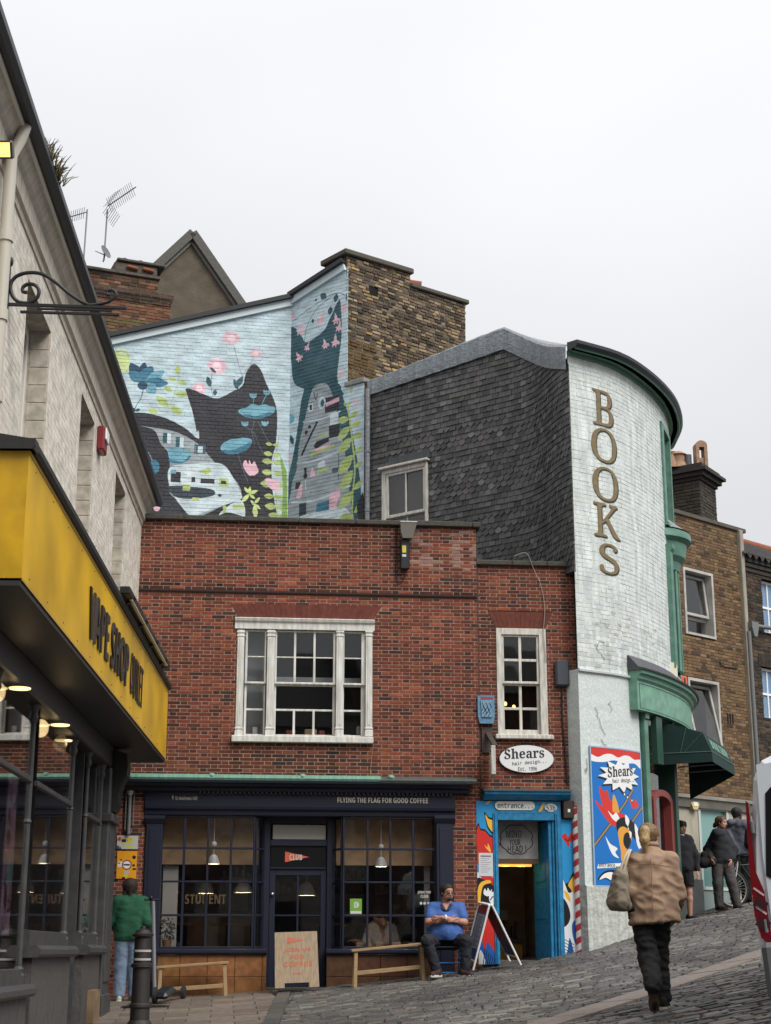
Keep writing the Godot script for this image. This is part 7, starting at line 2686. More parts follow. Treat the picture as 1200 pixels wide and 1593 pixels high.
func build_right_houses() -> void:
	var R:=Wall.new([5.44 - 1.486,31.0 - 1.338,5.44+0.743*12,31.0+0.669*12])
	var ue:=4.943
	var t:=thing("brown_brick_house","brown brick house with two pale framed windows beyond the white tower","building",R.p(3.6,ground(6.4,32)))
	var top:=10.399
	var vb:=4.549
	var wa:=[2.951,7.873,3.967,9.287]
	var wb:=[2.926,5.489,3.965,6.975]
	var bmat:=mat("brown_brick",Color.WHITE,0.9,{"vc": true,"tex": "blotch","bump": "rough","bs": 0.3,"ts": 1.4})
	var mor:=mat("brown_mortar",Color(0.15,0.11,0.07),0.95)
	var tone:=func(_u,_v,_h) -> Color:
		var c:=Color(0.21,0.125,0.062)
		var f:=rng.randf()
		if f < 0.25:
			c = Color(0.14,0.08,0.042)
		elif f < 0.32:
			c = Color(0.07,0.045,0.03)
		elif f < 0.45:
			c = Color(0.27,0.17,0.085)
		return jitter(c,0.12)
	masonry(t,R,[[1.2,vb,ue,vb,ue,top,1.2,top],rect(wa[0],wa[1],wa[2],wa[3]),rect(wb[0],wb[1],wb[2],wb[3])],{"h": 0.066,"len": 0.21,"head": 0.1,"bond": "flemish","tone": tone,"mat": bmat,"mortar": mor,"gap": 0.011,"proud": 0.008,"rag": 0.003,"own": 300,"near": v2(4.2,6.8)})
	var cs: Material = mats["cement_cap"]
	var cp:=MB.new()
	slab(cp,R,1.2,top,ue+0.3,top+0.09,-0.35,0.05,0.01)
	part(t,"coping_slab",cp,cs)
	var fm:=mat("frame_stone",Color(0.55,0.53,0.49),0.6,{"tex": "blotch"})
	var gl: Material = mats["window_glass"]
	for q in [[wa,0.36,0.0],[wb,0.0,1.0]]:
		var r: Array = q[0]
		var b:=MB.new()
		slab(b,R,r[0],r[1],r[0]+0.06,r[3],-0.3,0.03)
		slab(b,R,r[2] - 0.06,r[1],r[2],r[3],-0.3,0.03)
		slab(b,R,r[0]+0.06,r[3] - 0.06,r[2] - 0.06,r[3],-0.3,0.03)
		slab(b,R,r[0]+0.06,r[1],r[2] - 0.06,r[1]+0.05,-0.3,0.04)
		var wo:=part(t,"window_surround",b,fm)
		var u0: float = r[0]+0.08
		var u1: float = r[2] - 0.08
		var s0: float = r[1]+0.07+q[1]
		var tilt = 0.1+0.1*q[2]
		# a sash tilted open on its top edge
		var fr:=MB.new()
		var x:=R.xf((u0+u1)*0.5,r[3] - 0.1,-0.17)
		x.basis = x.basis*Basis(v3(1,0,0),-tilt)
		var H: float = r[3] - 0.1 - s0
		var W:=u1 - u0
		for k in [[-W*0.5+0.03,-H*0.5,0.06,H],[W*0.5 - 0.03,-H*0.5,0.06,H],[0.0,-0.03,W - 0.12,0.06],[0.0,-H+0.03,W - 0.12,0.06]]:
			fr.box(x*Transform3D(Basis(),v3(k[0],k[1],0)),v3(k[2],k[3],0.05),0.005)
		part(wo,"tilted_sash",fr,fm)
		var pn:=MB.new()
		pn.box(x*Transform3D(Basis(),v3(0,-H*0.5,0)),v3(W - 0.12,H - 0.12,0.006))
		part(wo,"pane",pn,gl)
		if q[1] > 0.0:
			var lp:=MB.new()
			slab(lp,R,u0,r[1]+0.09,u1,s0 - 0.06,-0.2,-0.194)
			part(wo,"pane",lp,gl)
			lp = MB.new()
			slab(lp,R,u0,s0 - 0.06,u1,s0,-0.23,-0.15)
			part(wo,"glazing_bar",lp,fm)
		room(t,R,r[0] - 0.1,r[1] - 0.1,r[2]+0.1,r[3]+0.1,-0.3,1.8,mats["dim_room"])
	# ground floor: ledge,cream piers,glass
	var cr:=mat("cream_render",Color(0.5,0.46,0.37),0.75,{"tex": "stain","ts": 0.5})
	var lg:=MB.new()
	sweep(lg,R,1.2,ue+0.1,[v2(0.0,vb - 0.2),v2(0.06,vb - 0.2),v2(0.12,vb - 0.05),v2(0.16,vb - 0.03),v2(0.16,vb+0.03),v2(0.0,vb+0.06)])
	part(t,"ledge",lg,mat("ledge_grey",Color(0.3,0.28,0.24),0.85,{"tex": "blotch"}))
	var g0:=3.045
	var g1:=4.042
	var gf:=ground(6.4,32)
	var sv:=2.828
	var tv:=4.398
	var pb:=MB.new()
	slab(pb,R,1.2,gf - 0.5,g0,vb - 0.2,-0.3,0.0)
	slab(pb,R,g1,gf - 0.5,ue+0.1,vb - 0.2,-0.3,0.0)
	slab(pb,R,g0,tv,g1,vb - 0.2,-0.3,-0.005)
	part(t,"render_pier",pb,cr)
	var fb:=MB.new()
	var pale:=mat("pale_frame",Color(0.5,0.55,0.53),0.5)
	slab(fb,R,g0,sv - 0.06,g0+0.07,tv,-0.12,0.02)
	slab(fb,R,g1 - 0.07,sv - 0.06,g1,tv,-0.12,0.02)
	slab(fb,R,g0+0.07,tv - 0.07,g1 - 0.07,tv,-0.12,0.02)
	slab(fb,R,g0+0.07,sv - 0.06,g1 - 0.07,sv,-0.12,0.03)
	var wo2:=part(t,"office_window",fb,pale)
	var mid:=lerpf(sv,tv,0.42)
	for q in [[sv,mid,"frosted_low",Color(0.11,0.21,0.2)],[mid,tv - 0.07,"frosted_high",Color(0.2,0.36,0.34)]]:
		var b:=MB.new()
		slab(b,R,g0+0.07,q[0],g1 - 0.07,q[1],-0.06,-0.05)
		part(wo2,"frosted_pane",b,mat(q[2],q[3],0.12))
	var st:=MB.new()
	slab(st,R,g0,gf - 0.5,g1,sv - 0.06,-0.2,0.005)
	part(t,"riser_panel",st,mat("riser_grey",Color(0.22,0.28,0.28),0.6))
	var pli:=MB.new()
	slab(pli,R,1.2,gf - 0.5,g0 - 0.0,gf+0.55,-0.1,0.05)
	part(t,"plinth",pli,mat("plinth_grey",Color(0.13,0.145,0.145),0.7,{"tex": "blotch"}))
	var vg:=MB.new()
	var vq:=[4.204,6.149,4.428,6.365]
	for k in 3:
		slab(vg,R,lerpf(vq[0],vq[2],k / 2.6),vq[1],lerpf(vq[0],vq[2],(k+0.5) / 2.6),vq[3],0.0,0.016)
	part(t,"vent_slot",vg,mats["hole_black"])
	var core:=MB.new()
	slab(core,R,1.0,gf - 0.5,ue,top,-5.0,-2.2)
	slab(core,R,ue - 0.3,gf - 0.5,ue,top,-2.2,-0.05)
	part(t,"wall_core",core,mor)
	# chimney of the brown house
	var cw2:=v3(6.77,10.932,-33.5)
	var ct:=thing("chimney_stack","sooty brick chimney stack with corbelled top and pots above the brown house","chimney",cw2)
	var c0:=v3(6.25,10.996,-33.2)
	var sm:=mat("soot_brick",Color.WHITE,0.95,{"vc": true,"tex": "blotch","bump": "rough","bs": 0.5,"ts": 1.5})
	var fx:=Wall.new([6.075,33.0,6.867,33.0])
	fx = Wall.new([c0.x - 0.4,34.2,6.978,33.4])
	var rx:=Wall.new([6.978,33.4,7.497,34.2])
	var hv:=func(py: float) -> float: return lerpf(10.932,12.429,(800.0 - py) / 100.0)
	var soot:=func(_u,_v,_h) -> Color: return jitter(Color(0.062,0.052,0.04),0.35)
	for w in [fx,rx]:
		masonry(ct,w,[[0,hv.call(830.0),w.l[1],hv.call(830.0),w.l[1],hv.call(748.0),0,hv.call(748.0)]],{"h": 0.075,"len": 0.22,"bond": "rough","tone": soot,"mat": sm,"mortar": mat("soot_mortar",Color(0.04,0.035,0.03),0.95),"gap": 0.012,"proud": 0.01,"rag": 0.006})
	var pq:=[fx.p(0,0),rx.p(0,0),rx.p(rx.l[1],0)]
	var ctr: Vector3 = (pq[0]+pq[2])*0.5
	var poly:=func(grow: float) -> PackedVector2Array:
		var o:=PackedVector2Array()
		for p in [pq[0],pq[1],pq[2],ctr*2.0 - pq[1]]:
			var d: Vector3 = (p - ctr)
			var e:=ctr+d+d.normalized()*grow
			o.append(v2(e.x,-e.z))
		return o
	var up:=Basis(v3(1,0,0),v3(0,0,-1),v3(0,1,0))
	var cb:=MB.new()
	cb.ext(poly.call(-0.03),Transform3D(up,UP*hv.call(830.0)),hv.call(748.0) - hv.call(830.0))
	cb.ext(poly.call(0.06),Transform3D(up,UP*hv.call(748.0)),0.08)
	cb.ext(poly.call(0.16),Transform3D(up,UP*(hv.call(748.0)+0.08)),0.1)
	cb.ext(poly.call(0.26),Transform3D(up,UP*(hv.call(748.0)+0.18)),0.07)
	cb.ext(poly.call(0.12),Transform3D(up,UP*(hv.call(748.0)+0.25)),0.12)
	part(ct,"corbelled_top",cb,mat("soot_stone",Color(0.05,0.045,0.038),0.95,{"tex": "blotch","bump": "rough","bs": 0.6,"ts": 1.5}))
	var buff:=mat("buff_clay",Color(0.4,0.24,0.15),0.8,{"tex": "blotch","ts": 2.0})
	var py0: float = hv.call(748.0)+0.36
	for q in [[1056,[v2(0.24,0),v2(0.17,0.15),v2(0.17,0.3),v2(0.21,0.32),v2(0.1,0.4),v2(0,0.4)]],[1042,[v2(0.22,0),v2(0.16,0.3),v2(0.18,0.38),v2(0,0.38)]]]:
		var b:=MB.new()
		b.lathe(q[1],16,Transform3D(Basis(),v3(lerpf(6.415,6.618,(q[0] - 1042) / 14.0),py0,-33.8)))
		part(ct,"chimney_pot",b,buff)
	var fl:=MB.new()
	fl.lathe([v2(0.08,0),v2(0.08,0.3),v2(0.06,0.3),v2(0,0.28)],12,Transform3D(Basis(),v3(6.815,py0,-33.7)))
	part(ct,"flue_pipe",fl,mat("flue_grey",Color(0.1,0.1,0.11),0.6))
	# the pot with a window-like opening: hollow arch
	var ap:=PackedVector2Array()
	var aw:=0.13
	for k in 9:
		var an:=PI*k / 8
		ap.append(v2(cos(an)*aw,0.5+sin(an)*aw*0.8))
	ap.append(v2(-aw,0)); ap.append(v2(-aw*0.45,0))
	ap.append(v2(-aw*0.45,0.45)); ap.append(v2(aw*0.45,0.45)); ap.append(v2(aw*0.45,0)); ap.append(v2(aw,0))
	var ab:=MB.new()
	ab.ext(ap,Transform3D(Basis(UP,0.1),v3(7.08,py0,-33.8)),0.25)
	ab.box(Transform3D(Basis(UP,0.1),v3(7.08,py0+0.1,-33.68)),v3(0.14,0.2,0.2))
	part(ct,"arched_pot",ab,buff)
	# ---- the dark brick house to the right
	var t2:=thing("dark_brick_house","dark sooty brick house with pantile roof and blue white window at the right edge","building",R.p(8.0,ground(9,35)))
	var du:=ue+0.12
	var ev:=9.85
	var dw:=[5.756,8.264,6.469,9.466]
	var tone2:=func(_u,_v,_h) -> Color:
		var c:=Color(0.06,0.045,0.033)
		var f:=rng.randf()
		if f < 0.3:
			c = Color(0.03,0.026,0.022)
		elif f < 0.5:
			c = Color(0.11,0.072,0.045)
		return jitter(c,0.2)
	var rw:=[5.545,6.374,6.241,7.502]
	masonry(t2,R,[[du,gf - 0.5,10.5,gf - 0.5,10.5,ev,du,ev],rect(dw[0],dw[1],dw[2],dw[3]),rect(rw[0],rw[1],rw[2],rw[3])],{"h": 0.075,"len": 0.225,"bond": "rough","tone": tone2,"mat": sm,"mortar": mor,"gap": 0.012,"proud": 0.01,"rag": 0.006,"own": 200,"near": v2(du+0.5,7.0)})
	for r in [dw,rw]:
		window(t2,R,r[0],r[1],r[2],r[3],even(r[0]+0.06,r[2] - 0.06,2,0.04),even(r[1]+0.06,r[3] - 0.06,2,0.05),mats["lamp_white"],mat("blue_blind",Color(0.17,0.27,0.42),0.12),-0.12,0.06,"sash_window")
		for k in 7:
			var b:=MB.new()
			b.col = jitter(Color(0.05,0.035,0.027),0.3)
			var a:=lerpf(r[0] - 0.1,r[2]+0.1,k / 7.0)
			slab(b,R,a,r[3]+0.005,a+(r[2] - r[0]+0.2) / 7.0 - 0.01,r[3]+0.28,0.0,0.016)
			part(t2,"arch_brick",b,sm)
	var hs:=MB.new()
	for k in 3:
		sweep(hs,R,du,10.5,[v2(0,ev - 0.3+k*0.1),v2(0.04+0.03*k,ev - 0.3+k*0.1),v2(0.04+0.03*k,ev - 0.22+k*0.1),v2(0,ev - 0.22+k*0.1)])
	slab(hs,R,du,ev - 0.02,10.5,ev+0.08,-0.3,0.1)
	part(t2,"corbel_course",hs,mats["soot_stone"])
	var tile:=mat("pantile",Color.WHITE,0.8,{"vc": true,"tex": "blotch","ts": 1.5})
	var rise:=1.5
	var nrow:=6
	for r in nrow:
		var u:=du - 0.1
		while u < 10.4:
			var b:=MB.new()
			b.col = jitter(Color(0.055,0.05,0.045),0.3)
			var v0:=ev+0.0+rise*0.75*r / nrow
			var w0:=0.16 - 2.1*r / nrow
			var v1:=ev+0.04+rise*0.75*(r+1.15) / nrow
			var w1:=0.16 - 2.1*(r+1.15) / nrow
			for s in 6:
				var a:=s / 6.0
				var d:=(s+1) / 6.0
				var ha:=0.05*sin(a*TAU)
				var hd:=0.05*sin(d*TAU)
				var A:=R.p(u+a*0.24,v0+ha+0.03,w0+0.02); var B:=R.p(u+d*0.24,v0+hd+0.03,w0+0.02)
				var C:=R.p(u+d*0.24,v1+hd,w1); var D:=R.p(u+a*0.24,v1+ha,w1)
				b.quad(A,B,C,D,UP+R.n(0))
				b.quad(A,B,B - UP*0.03,A - UP*0.03,R.n(0))
			part(t2,"pantile",b,tile)
			u += 0.23
	var rt: Material = mats["terracotta"]
	var rv:=ev+rise*0.75+0.06
	var u2:=2.6
	while u2 < 10.4:
		var b:=MB.new()
		b.tube([R.p(u2,rv - 0.02,-1.95),R.p(u2+0.44,rv - 0.02,-1.95)],0.13,10)
		part(t2,"ridge_tile",b,rt)
		u2 += 0.45
	var core2:=MB.new()
	slab(core2,R,du,gf - 0.5,10.5,ev,-4.0,-0.3)
	part(t2,"wall_core",core2,mor)
	var strip:=MB.new()
	slab(strip,R,ue,vb - 1.9,du,top+0.02,-0.1,0.1,0.015)
	part(t2,"party_strip",strip,mat("strip_cream",Color(0.4,0.36,0.29),0.7,{"tex": "stain"}))
	var ho:=MB.new()
	ho.ext(PackedVector2Array([v2(-0.12,0.12),v2(0.12,0.12),v2(0.12,0),v2(0.05,-0.2),v2(-0.05,-0.2),v2(-0.12,0)]),R.xf(5.133,8.27,0.03),0.18)
	var pu:=5.007
	ho.tube([R.p(pu,8.174,0.12),R.p(pu,gf+0.1,0.12)],0.05,8)
	ho.tube([R.p(pu+0.02,8.316,0.12),R.p(pu+1.3,8.388,0.12)],0.045,8)
	part(t2,"downpipe",ho,mat("pipe_grey",Color(0.16,0.165,0.17),0.5))
	# alarms on the brown house
	var oa:=thing("alarm_box","orange alarm box on the brown brick beside the cream one","alarm box",R.p(2.751,6.731))
	var ob:=MB.new()
	var oq:=[2.625,6.729,2.837,6.967]
	slab(ob,R,oq[0],oq[1],oq[2],oq[3],0.0,0.09,0.03)
	part(oa,"cover",ob,mat("alarm_orange",Color(0.55,0.13,0.05),0.45))
	ob = MB.new()
	slab(ob,R,(oq[0]+oq[2])*0.5 - 0.02,oq[1]+0.05,(oq[0]+oq[2])*0.5+0.02,oq[3] - 0.05,0.09,0.095)
	part(oa,"label",ob,mats["ink_black"])
	var hx:=thing("alarm_box","cream hexagonal alarm box on the ledge wall left of the office window","alarm box",R.p(2.859,4.277))
	ob = MB.new()
	var hp:=PackedVector2Array()
	for k in 6:
		hp.append(v2(cos(TAU*k / 6)*0.13,sin(TAU*k / 6)*0.13))
	ob.ext(hp,R.xf(2.859,4.417,0.0),0.1)
	part(hx,"cover",ob,mat("alarm_straw",Color(0.6,0.48,0.2),0.45))
	ob = MB.new()
	slab(ob,R,2.859 - 0.07,4.404 - 0.03,2.859+0.07,4.404+0.05,0.1,0.106)
	part(hx,"face",ob,mats["lamp_white"])
	cable("wall_cable","thin dark cable sagging on the brown brick above the lower window",[R.p(4.028,7.412,0.03),R.p(4.154,7.332,0.03),R.p(4.649,7.349,0.03)],0.012,Color(0.012,0.012,0.012))

func build_street_things() -> void:
	var blackm: Material = mats["black_metal"]
	# bollard
	var bx:=-2.987
	var gy:=ground(bx,20.0)
	var top:=1.905 - gy
	var bo:=thing("bollard","tall black cast iron bollard with pale rings on the pavement before the grey shop corner","bollard",v3(bx,gy,-20.0))
	var x:=Transform3D(Basis(),v3(bx,gy,-20.0))
	var iron:=mat("bollard_iron",Color(0.022,0.018,0.016),0.5,{"tex": "blotch","bump": "rough","bs": 0.4,"ts": 3.0})
	var b:=MB.new()
	b.lathe([v2(0.15,-0.1),v2(0.15,0.05),v2(0.12,0.09),v2(0.118,0.22),v2(0.135,0.24),v2(0.135,0.27),v2(0.113,0.29),v2(0.106,top - 0.5),v2(0.13,top - 0.49),v2(0.13,top - 0.455),v2(0.104,top - 0.44),v2(0.1,top - 0.14),v2(0.13,top - 0.125),v2(0.135,top - 0.1),v2(0.11,top - 0.09),v2(0.08,top - 0.055),v2(0.035,top - 0.035),v2(0.032,top - 0.01),v2(0.0,top)],20,x)
	part(bo,"post",b,iron)
	for v in [top - 0.3,top - 0.4]:
		b = MB.new()
		b.lathe([v2(0.1,v - 0.014),v2(0.1115,v - 0.012),v2(0.1115,v+0.012),v2(0.1,v+0.014)],20,x)
		part(bo,"pale_ring",b,mat("ring_grey",Color(0.4,0.39,0.36),0.6))
	# kick scooter behind it
	var sx:=-3.358
	var sg:=ground(sx,23.8)
	var sp:=v3(sx,sg,-23.8)
	var sc:=thing("electric_scooter","grey stemmed electric scooter with black deck parked behind the bollard","scooter",sp)
	var stem:=mat("stem_grey",Color(0.2,0.2,0.21),0.4)
	b = MB.new()
	b.tube([sp+v3(0.03,0.12,0.15),sp+v3(-0.05,2.311 - sg,0.1)],0.028,8)
	part(sc,"stem",b,stem)
	b = MB.new()
	b.tube([sp+v3(-0.18,2.33 - sg,0.12),sp+v3(0.06,2.33 - sg,0.1)],0.016,8)
	b.ball(sp+v3(-0.08,2.357 - sg,0.13),v3(0.03,0.03,0.03))
	part(sc,"handlebar",b,blackm)
	b = MB.new()
	b.bar(sp+v3(0.05,0.14,0.1),sp+v3(0.3,0.15,-0.55),0.17,0.05,UP,0.02)
	part(sc,"deck",b,blackm)
	for q in [[0.04,0.2],[0.34,-0.7]]:
		b = MB.new()
		b.lathe([v2(0.0,-0.03),v2(0.09,-0.035),v2(0.115,-0.02),v2(0.115,0.02),v2(0.09,0.035),v2(0.0,0.03)],18,Transform3D(Basis(v3(0,0,1),PI / 2),sp+v3(q[0],0.115,q[1])))
		part(sc,"wheel",b,mat("rubber",Color(0.012,0.012,0.013),0.8))
	b = MB.new()
	b.box(Transform3D(Basis(UP,-0.4)*Basis(v3(1,0,0),0.35),sp+v3(0.17,0.15,0.18)),v3(0.26,0.1,0.32),0.045)
	part(sc,"mudguard",b,mat("guard_black",Color(0.02,0.022,0.026),0.35))
	# benches
	bench(v3(-3.462,1.385,-24.7),v3(-2.384,1.459,-24.8),"long pale wooden bench under the left cafe window")
	bench(v3(-0.524,1.628,-24.6),v3(0.595,1.732,-24.7),"long pale wooden bench under the right cafe window beside the seated guest")
	# cafe board
	var ply:=mat("plywood",Color(0.42,0.315,0.205),0.7,{"tex": "stain","ts": 1.6})
	var p0:=v3(-1.649,1.055,-24.45)
	var p1:=v3(-0.99,1.091,-24.5)
	var tp:=v3(-1.339,1.88,-24.5)
	var bw:=Wall.new([p0.x,-p0.z,p1.x,-p1.z])
	var W: float = bw.l[1]
	var bh: float = tp.y - (p0.y+p1.y)*0.5
	var ab:=thing("sandwich_board","plywood sandwich board before the cafe door reading join us for coffee","sandwich board",(p0+p1)*0.5)
	var lean:=Basis(bw.xf(0,0).basis.x,-0.2)
	var fx:=Transform3D(lean*bw.xf(0,0).basis,v3(p0.x,p0.y+0.01,p0.z))
	fx.basis = fx.basis*Basis(v3(0,0,1),0.035)
	var shape:=PackedVector2Array([v2(0,0),v2(W*0.22,0),v2(W*0.22,0.07),v2(W*0.78,0.07),v2(W*0.78,0),v2(W,0),v2(W*0.985,bh*1.02),v2(0.01,bh*1.02)])
	b = MB.new()
	b.ext(shape,fx,0.018)
	part(ab,"front_panel",b,ply)
	var rx:=Transform3D(Basis(bw.xf(0,0).basis.x,0.22)*bw.xf(0,0).basis*Basis(v3(0,0,1),0.035),v3(p0.x,p0.y+0.01,p0.z) - bw.n(0)*0.4)
	b = MB.new()
	b.ext(shape,rx,0.018)
	part(ab,"rear_panel",b,ply)
	var og:=mat("stencil_orange",Color(0.55,0.12,0.055),0.6)
	var fm:=Transform3D(fx.basis,fx*v3(0,0,0.018))
	for q in [["JOIN US",0.2,0.83,0.64,0.72],["FOR",0.36,0.68,0.52,0.6],["COFFEE",0.2,0.86,0.38,0.47],["club",0.42,0.6,0.24,0.28]]:
		b = MB.new()
		plate_letters(b,fm,q[0],"db",W*(q[1]+q[2])*0.5,bh*(q[3]+q[4])*0.5,W*(q[2] - q[1]),bh*(q[4] - q[3]),0.003)
		part(ab,"lettering",b,og)
	b = MB.new()
	b.ext(PackedVector2Array([v2(W*0.3,bh*0.8),v2(W*0.3,bh*0.93),v2(W*0.68,bh*0.865)]),fm,0.003)
	part(ab,"pennant",b,og)
	b = MB.new()
	plate_letters(b,Transform3D(fm.basis,fm*v3(0,0,0.003)),"CLUB","db",W*0.42,bh*0.865,W*0.2,bh*0.05,0.002)
	part(ab,"lettering",b,ply)
	# the salon's board,seen from its side
	var a0:=v3(1.61,2.28,-25)
	var n0:=v3(1.319,1.32,-24.65)
	var n1:=v3(2.048,1.394,-24.65)
	var sb:=thing("sandwich_board","white framed sandwich board standing side on before the salon doorway","sandwich board",(n0+n1)*0.5)
	var far:=v3(-0.12,0.05,-0.6)
	var apex:=v3((n0.x+n1.x)*0.5 - 0.1,a0.y,n0.z+0.02)
	var wf:=mat("board_white",Color(0.72,0.72,0.7),0.45)
	var face:=Paint.new(Rect2(0,0,0.6,1.0),300,Color(0.24,0.36,0.52))
	face.box(0.0,0.86,0.6,1.0,Color(0.5,0.12,0.1))
	face.box(0.1,0.2,0.5,0.84,Color(0.62,0.64,0.68))
	for k in 20:
		face.box(0.14,0.24+k*0.029,0.46 - 0.12*((k*7) % 3) / 2.0,0.252+k*0.029,Color(0.25,0.25,0.32))
	var ftx:=mat("menu_print",Color.WHITE,0.5,{"img": face.texture()})
	for q in [[n0,apex,"front_leg"],[n1,apex+v3(0.04,0,0),"rear_leg"]]:
		var dn: Vector3 = q[0]
		var up2: Vector3 = q[1]
		b = MB.new()
		b.bar(dn,up2,0.045,0.03,v3(1,0,0),0.008)
		b.bar(dn+far,up2+far,0.045,0.03,v3(1,0,0),0.008)
		b.bar(up2,up2+far,0.045,0.03,UP,0.008)
		b.bar(dn.lerp(up2,0.14),dn.lerp(up2,0.14)+far,0.04,0.025,UP,0.006)
		var fo:=part(sb,q[2],b,wf)
		var out:=v3(-1,0.2,0) if q[2] == "front_leg" else v3(1,0.2,0)
		b = MB.new()
		var i0:=dn.lerp(up2,0.16); var i1:=dn.lerp(up2,0.97)
		b.quad(i0,i0+far,i1+far,i1,out,[v2(1,1),v2(0,1),v2(0,0),v2(1,0)])
		part(fo,"menu_face",b,ftx)
		b = MB.new()
		var ins:=-out.normalized()*0.012
		b.quad(i0+ins,i0+far+ins,i1+far+ins,i1+ins,-out)
		part(fo,"board_back",b,mat("board_back",Color(0.06,0.05,0.045),0.6))
	# cardboard box in the shop's door recess
	var cx:=-3.87
	var cg:=ground(-3.8,20.9)
	var cc:=v3(-3.82,cg+0.2,-20.9)
	b = MB.new()
	b.box(Transform3D(Basis(UP,0.046),cc),v3(0.3,0.4,0.55),0.004)
	var cb:=thing("cardboard_box","brown cardboard box left in the grey shop's recessed doorway","box",cc - UP*0.2)
	part(cb,"carton",b,mat("cardboard",Color(0.27,0.18,0.1),0.85,{"tex": "blotch"}))
	b = MB.new()
	for s in [-1.0,1.0]:
		b.box(Transform3D(Basis(UP,0.046),cc+v3(0.0,0.202,0.13*s)),v3(0.3,0.004,0.26))
	part(cb,"flap",b,mats["cardboard"])
	# litter
	b = MB.new()
	var lx:=v3(-3.66,0.833,-20.2)
	b.ball(v3(-3.55,ground(-3.55,20.0)+0.03,-20.0),v3(0.06,0.018,0.03),8,4)
	solo("litter",b,mats["lamp_white"],"small white scrap of paper on the pavement by the grey shop","litter")
	# drain cover on the pavement
	b = MB.new()
	var dc:=v3(-3.35,0,-23.2)
	dc.y = ground(dc.x,23.2)+0.012
	for k in 9:
		b.box(Transform3D(Basis(UP,-0.1),dc+v3(-0.28+k*0.07,0,0)),v3(0.04,0.015,0.5))
	b.box(Transform3D(Basis(UP,-0.1),dc+v3(0,-0.008,0)),v3(0.66,0.01,0.56))
	solo("drain_cover",b,mats["bollard_iron"],"dark iron slotted drain cover in the pavement near the scooter","drain cover")

func plate_letters(b: MB,x: Transform3D,txt: String,font: String,uc: float,vc: float,wide: float,high: float,deep: float) -> void:
	var tmp:=MB.new()
	letters(tmp,Wall.new([0.0,0.0,10.0,0.0]),txt,font,uc,vc,wide,high,0.0,deep)
	for k in range(0,tmp.i.size(),3):
		var q:=[tmp.i[k],tmp.i[k+1],tmp.i[k+2]]
		b.tri(x*tmp.v[q[0]],x*tmp.v[q[1]],x*tmp.v[q[2]],x.basis*tmp.n[q[0]],x.basis*tmp.n[q[1]],x.basis*tmp.n[q[2]])

func bench(a: Vector3,c: Vector3,label: String) -> void:
	var wood:=mat("bench_pine",Color(0.43,0.28,0.14),0.6,{"tex": "grain","ts": 1.0})
	var o:=thing("bench",label,"bench",(a+c)*0.5 - UP*0.45,"benches outside the cafe")
	var d:=(c - a).normalized()
	var out:=d.cross(UP).normalized()
	var up:=out.cross(d)
	for k in 2:
		var b:=MB.new()
		var s:=out*(0.075 - 0.15*k)
		b.bar(a+s - up*0.02,c+s - up*0.02,0.04,0.14,out,0.006)
		part(o,"seat_plank",b,wood)
	for e in [0.06,0.94]:
		for s in [-1.0,1.0]:
			var p: Vector3 = a.lerp(c,e)+out*0.1*s - up*0.04
			var f: Vector3 = a.lerp(c,e+(0.03 if e > 0.5 else -0.01))+out*0.15*s
			f.y = ground(f.x,-f.z) - 0.005
			var b:=MB.new()
			b.bar(p,f,0.055,0.045,out,0.006)
			part(o,"leg",b,wood)
		var cb:=MB.new()
		var q: Vector3 = a.lerp(c,e) - up*0.07
		cb.bar(q - out*0.12,q+out*0.12,0.04,0.06,UP,0.004)
		part(o,"cross_rail",cb,wood)
	for s in [-1.0,1.0]:
		var b:=MB.new()
		b.bar(a.lerp(c,0.05)+out*0.135*s - up*0.35,a.lerp(c,0.955)+out*0.135*s - up*0.35,0.06,0.025,out,0.004)
		part(o,"stretcher",b,wood)

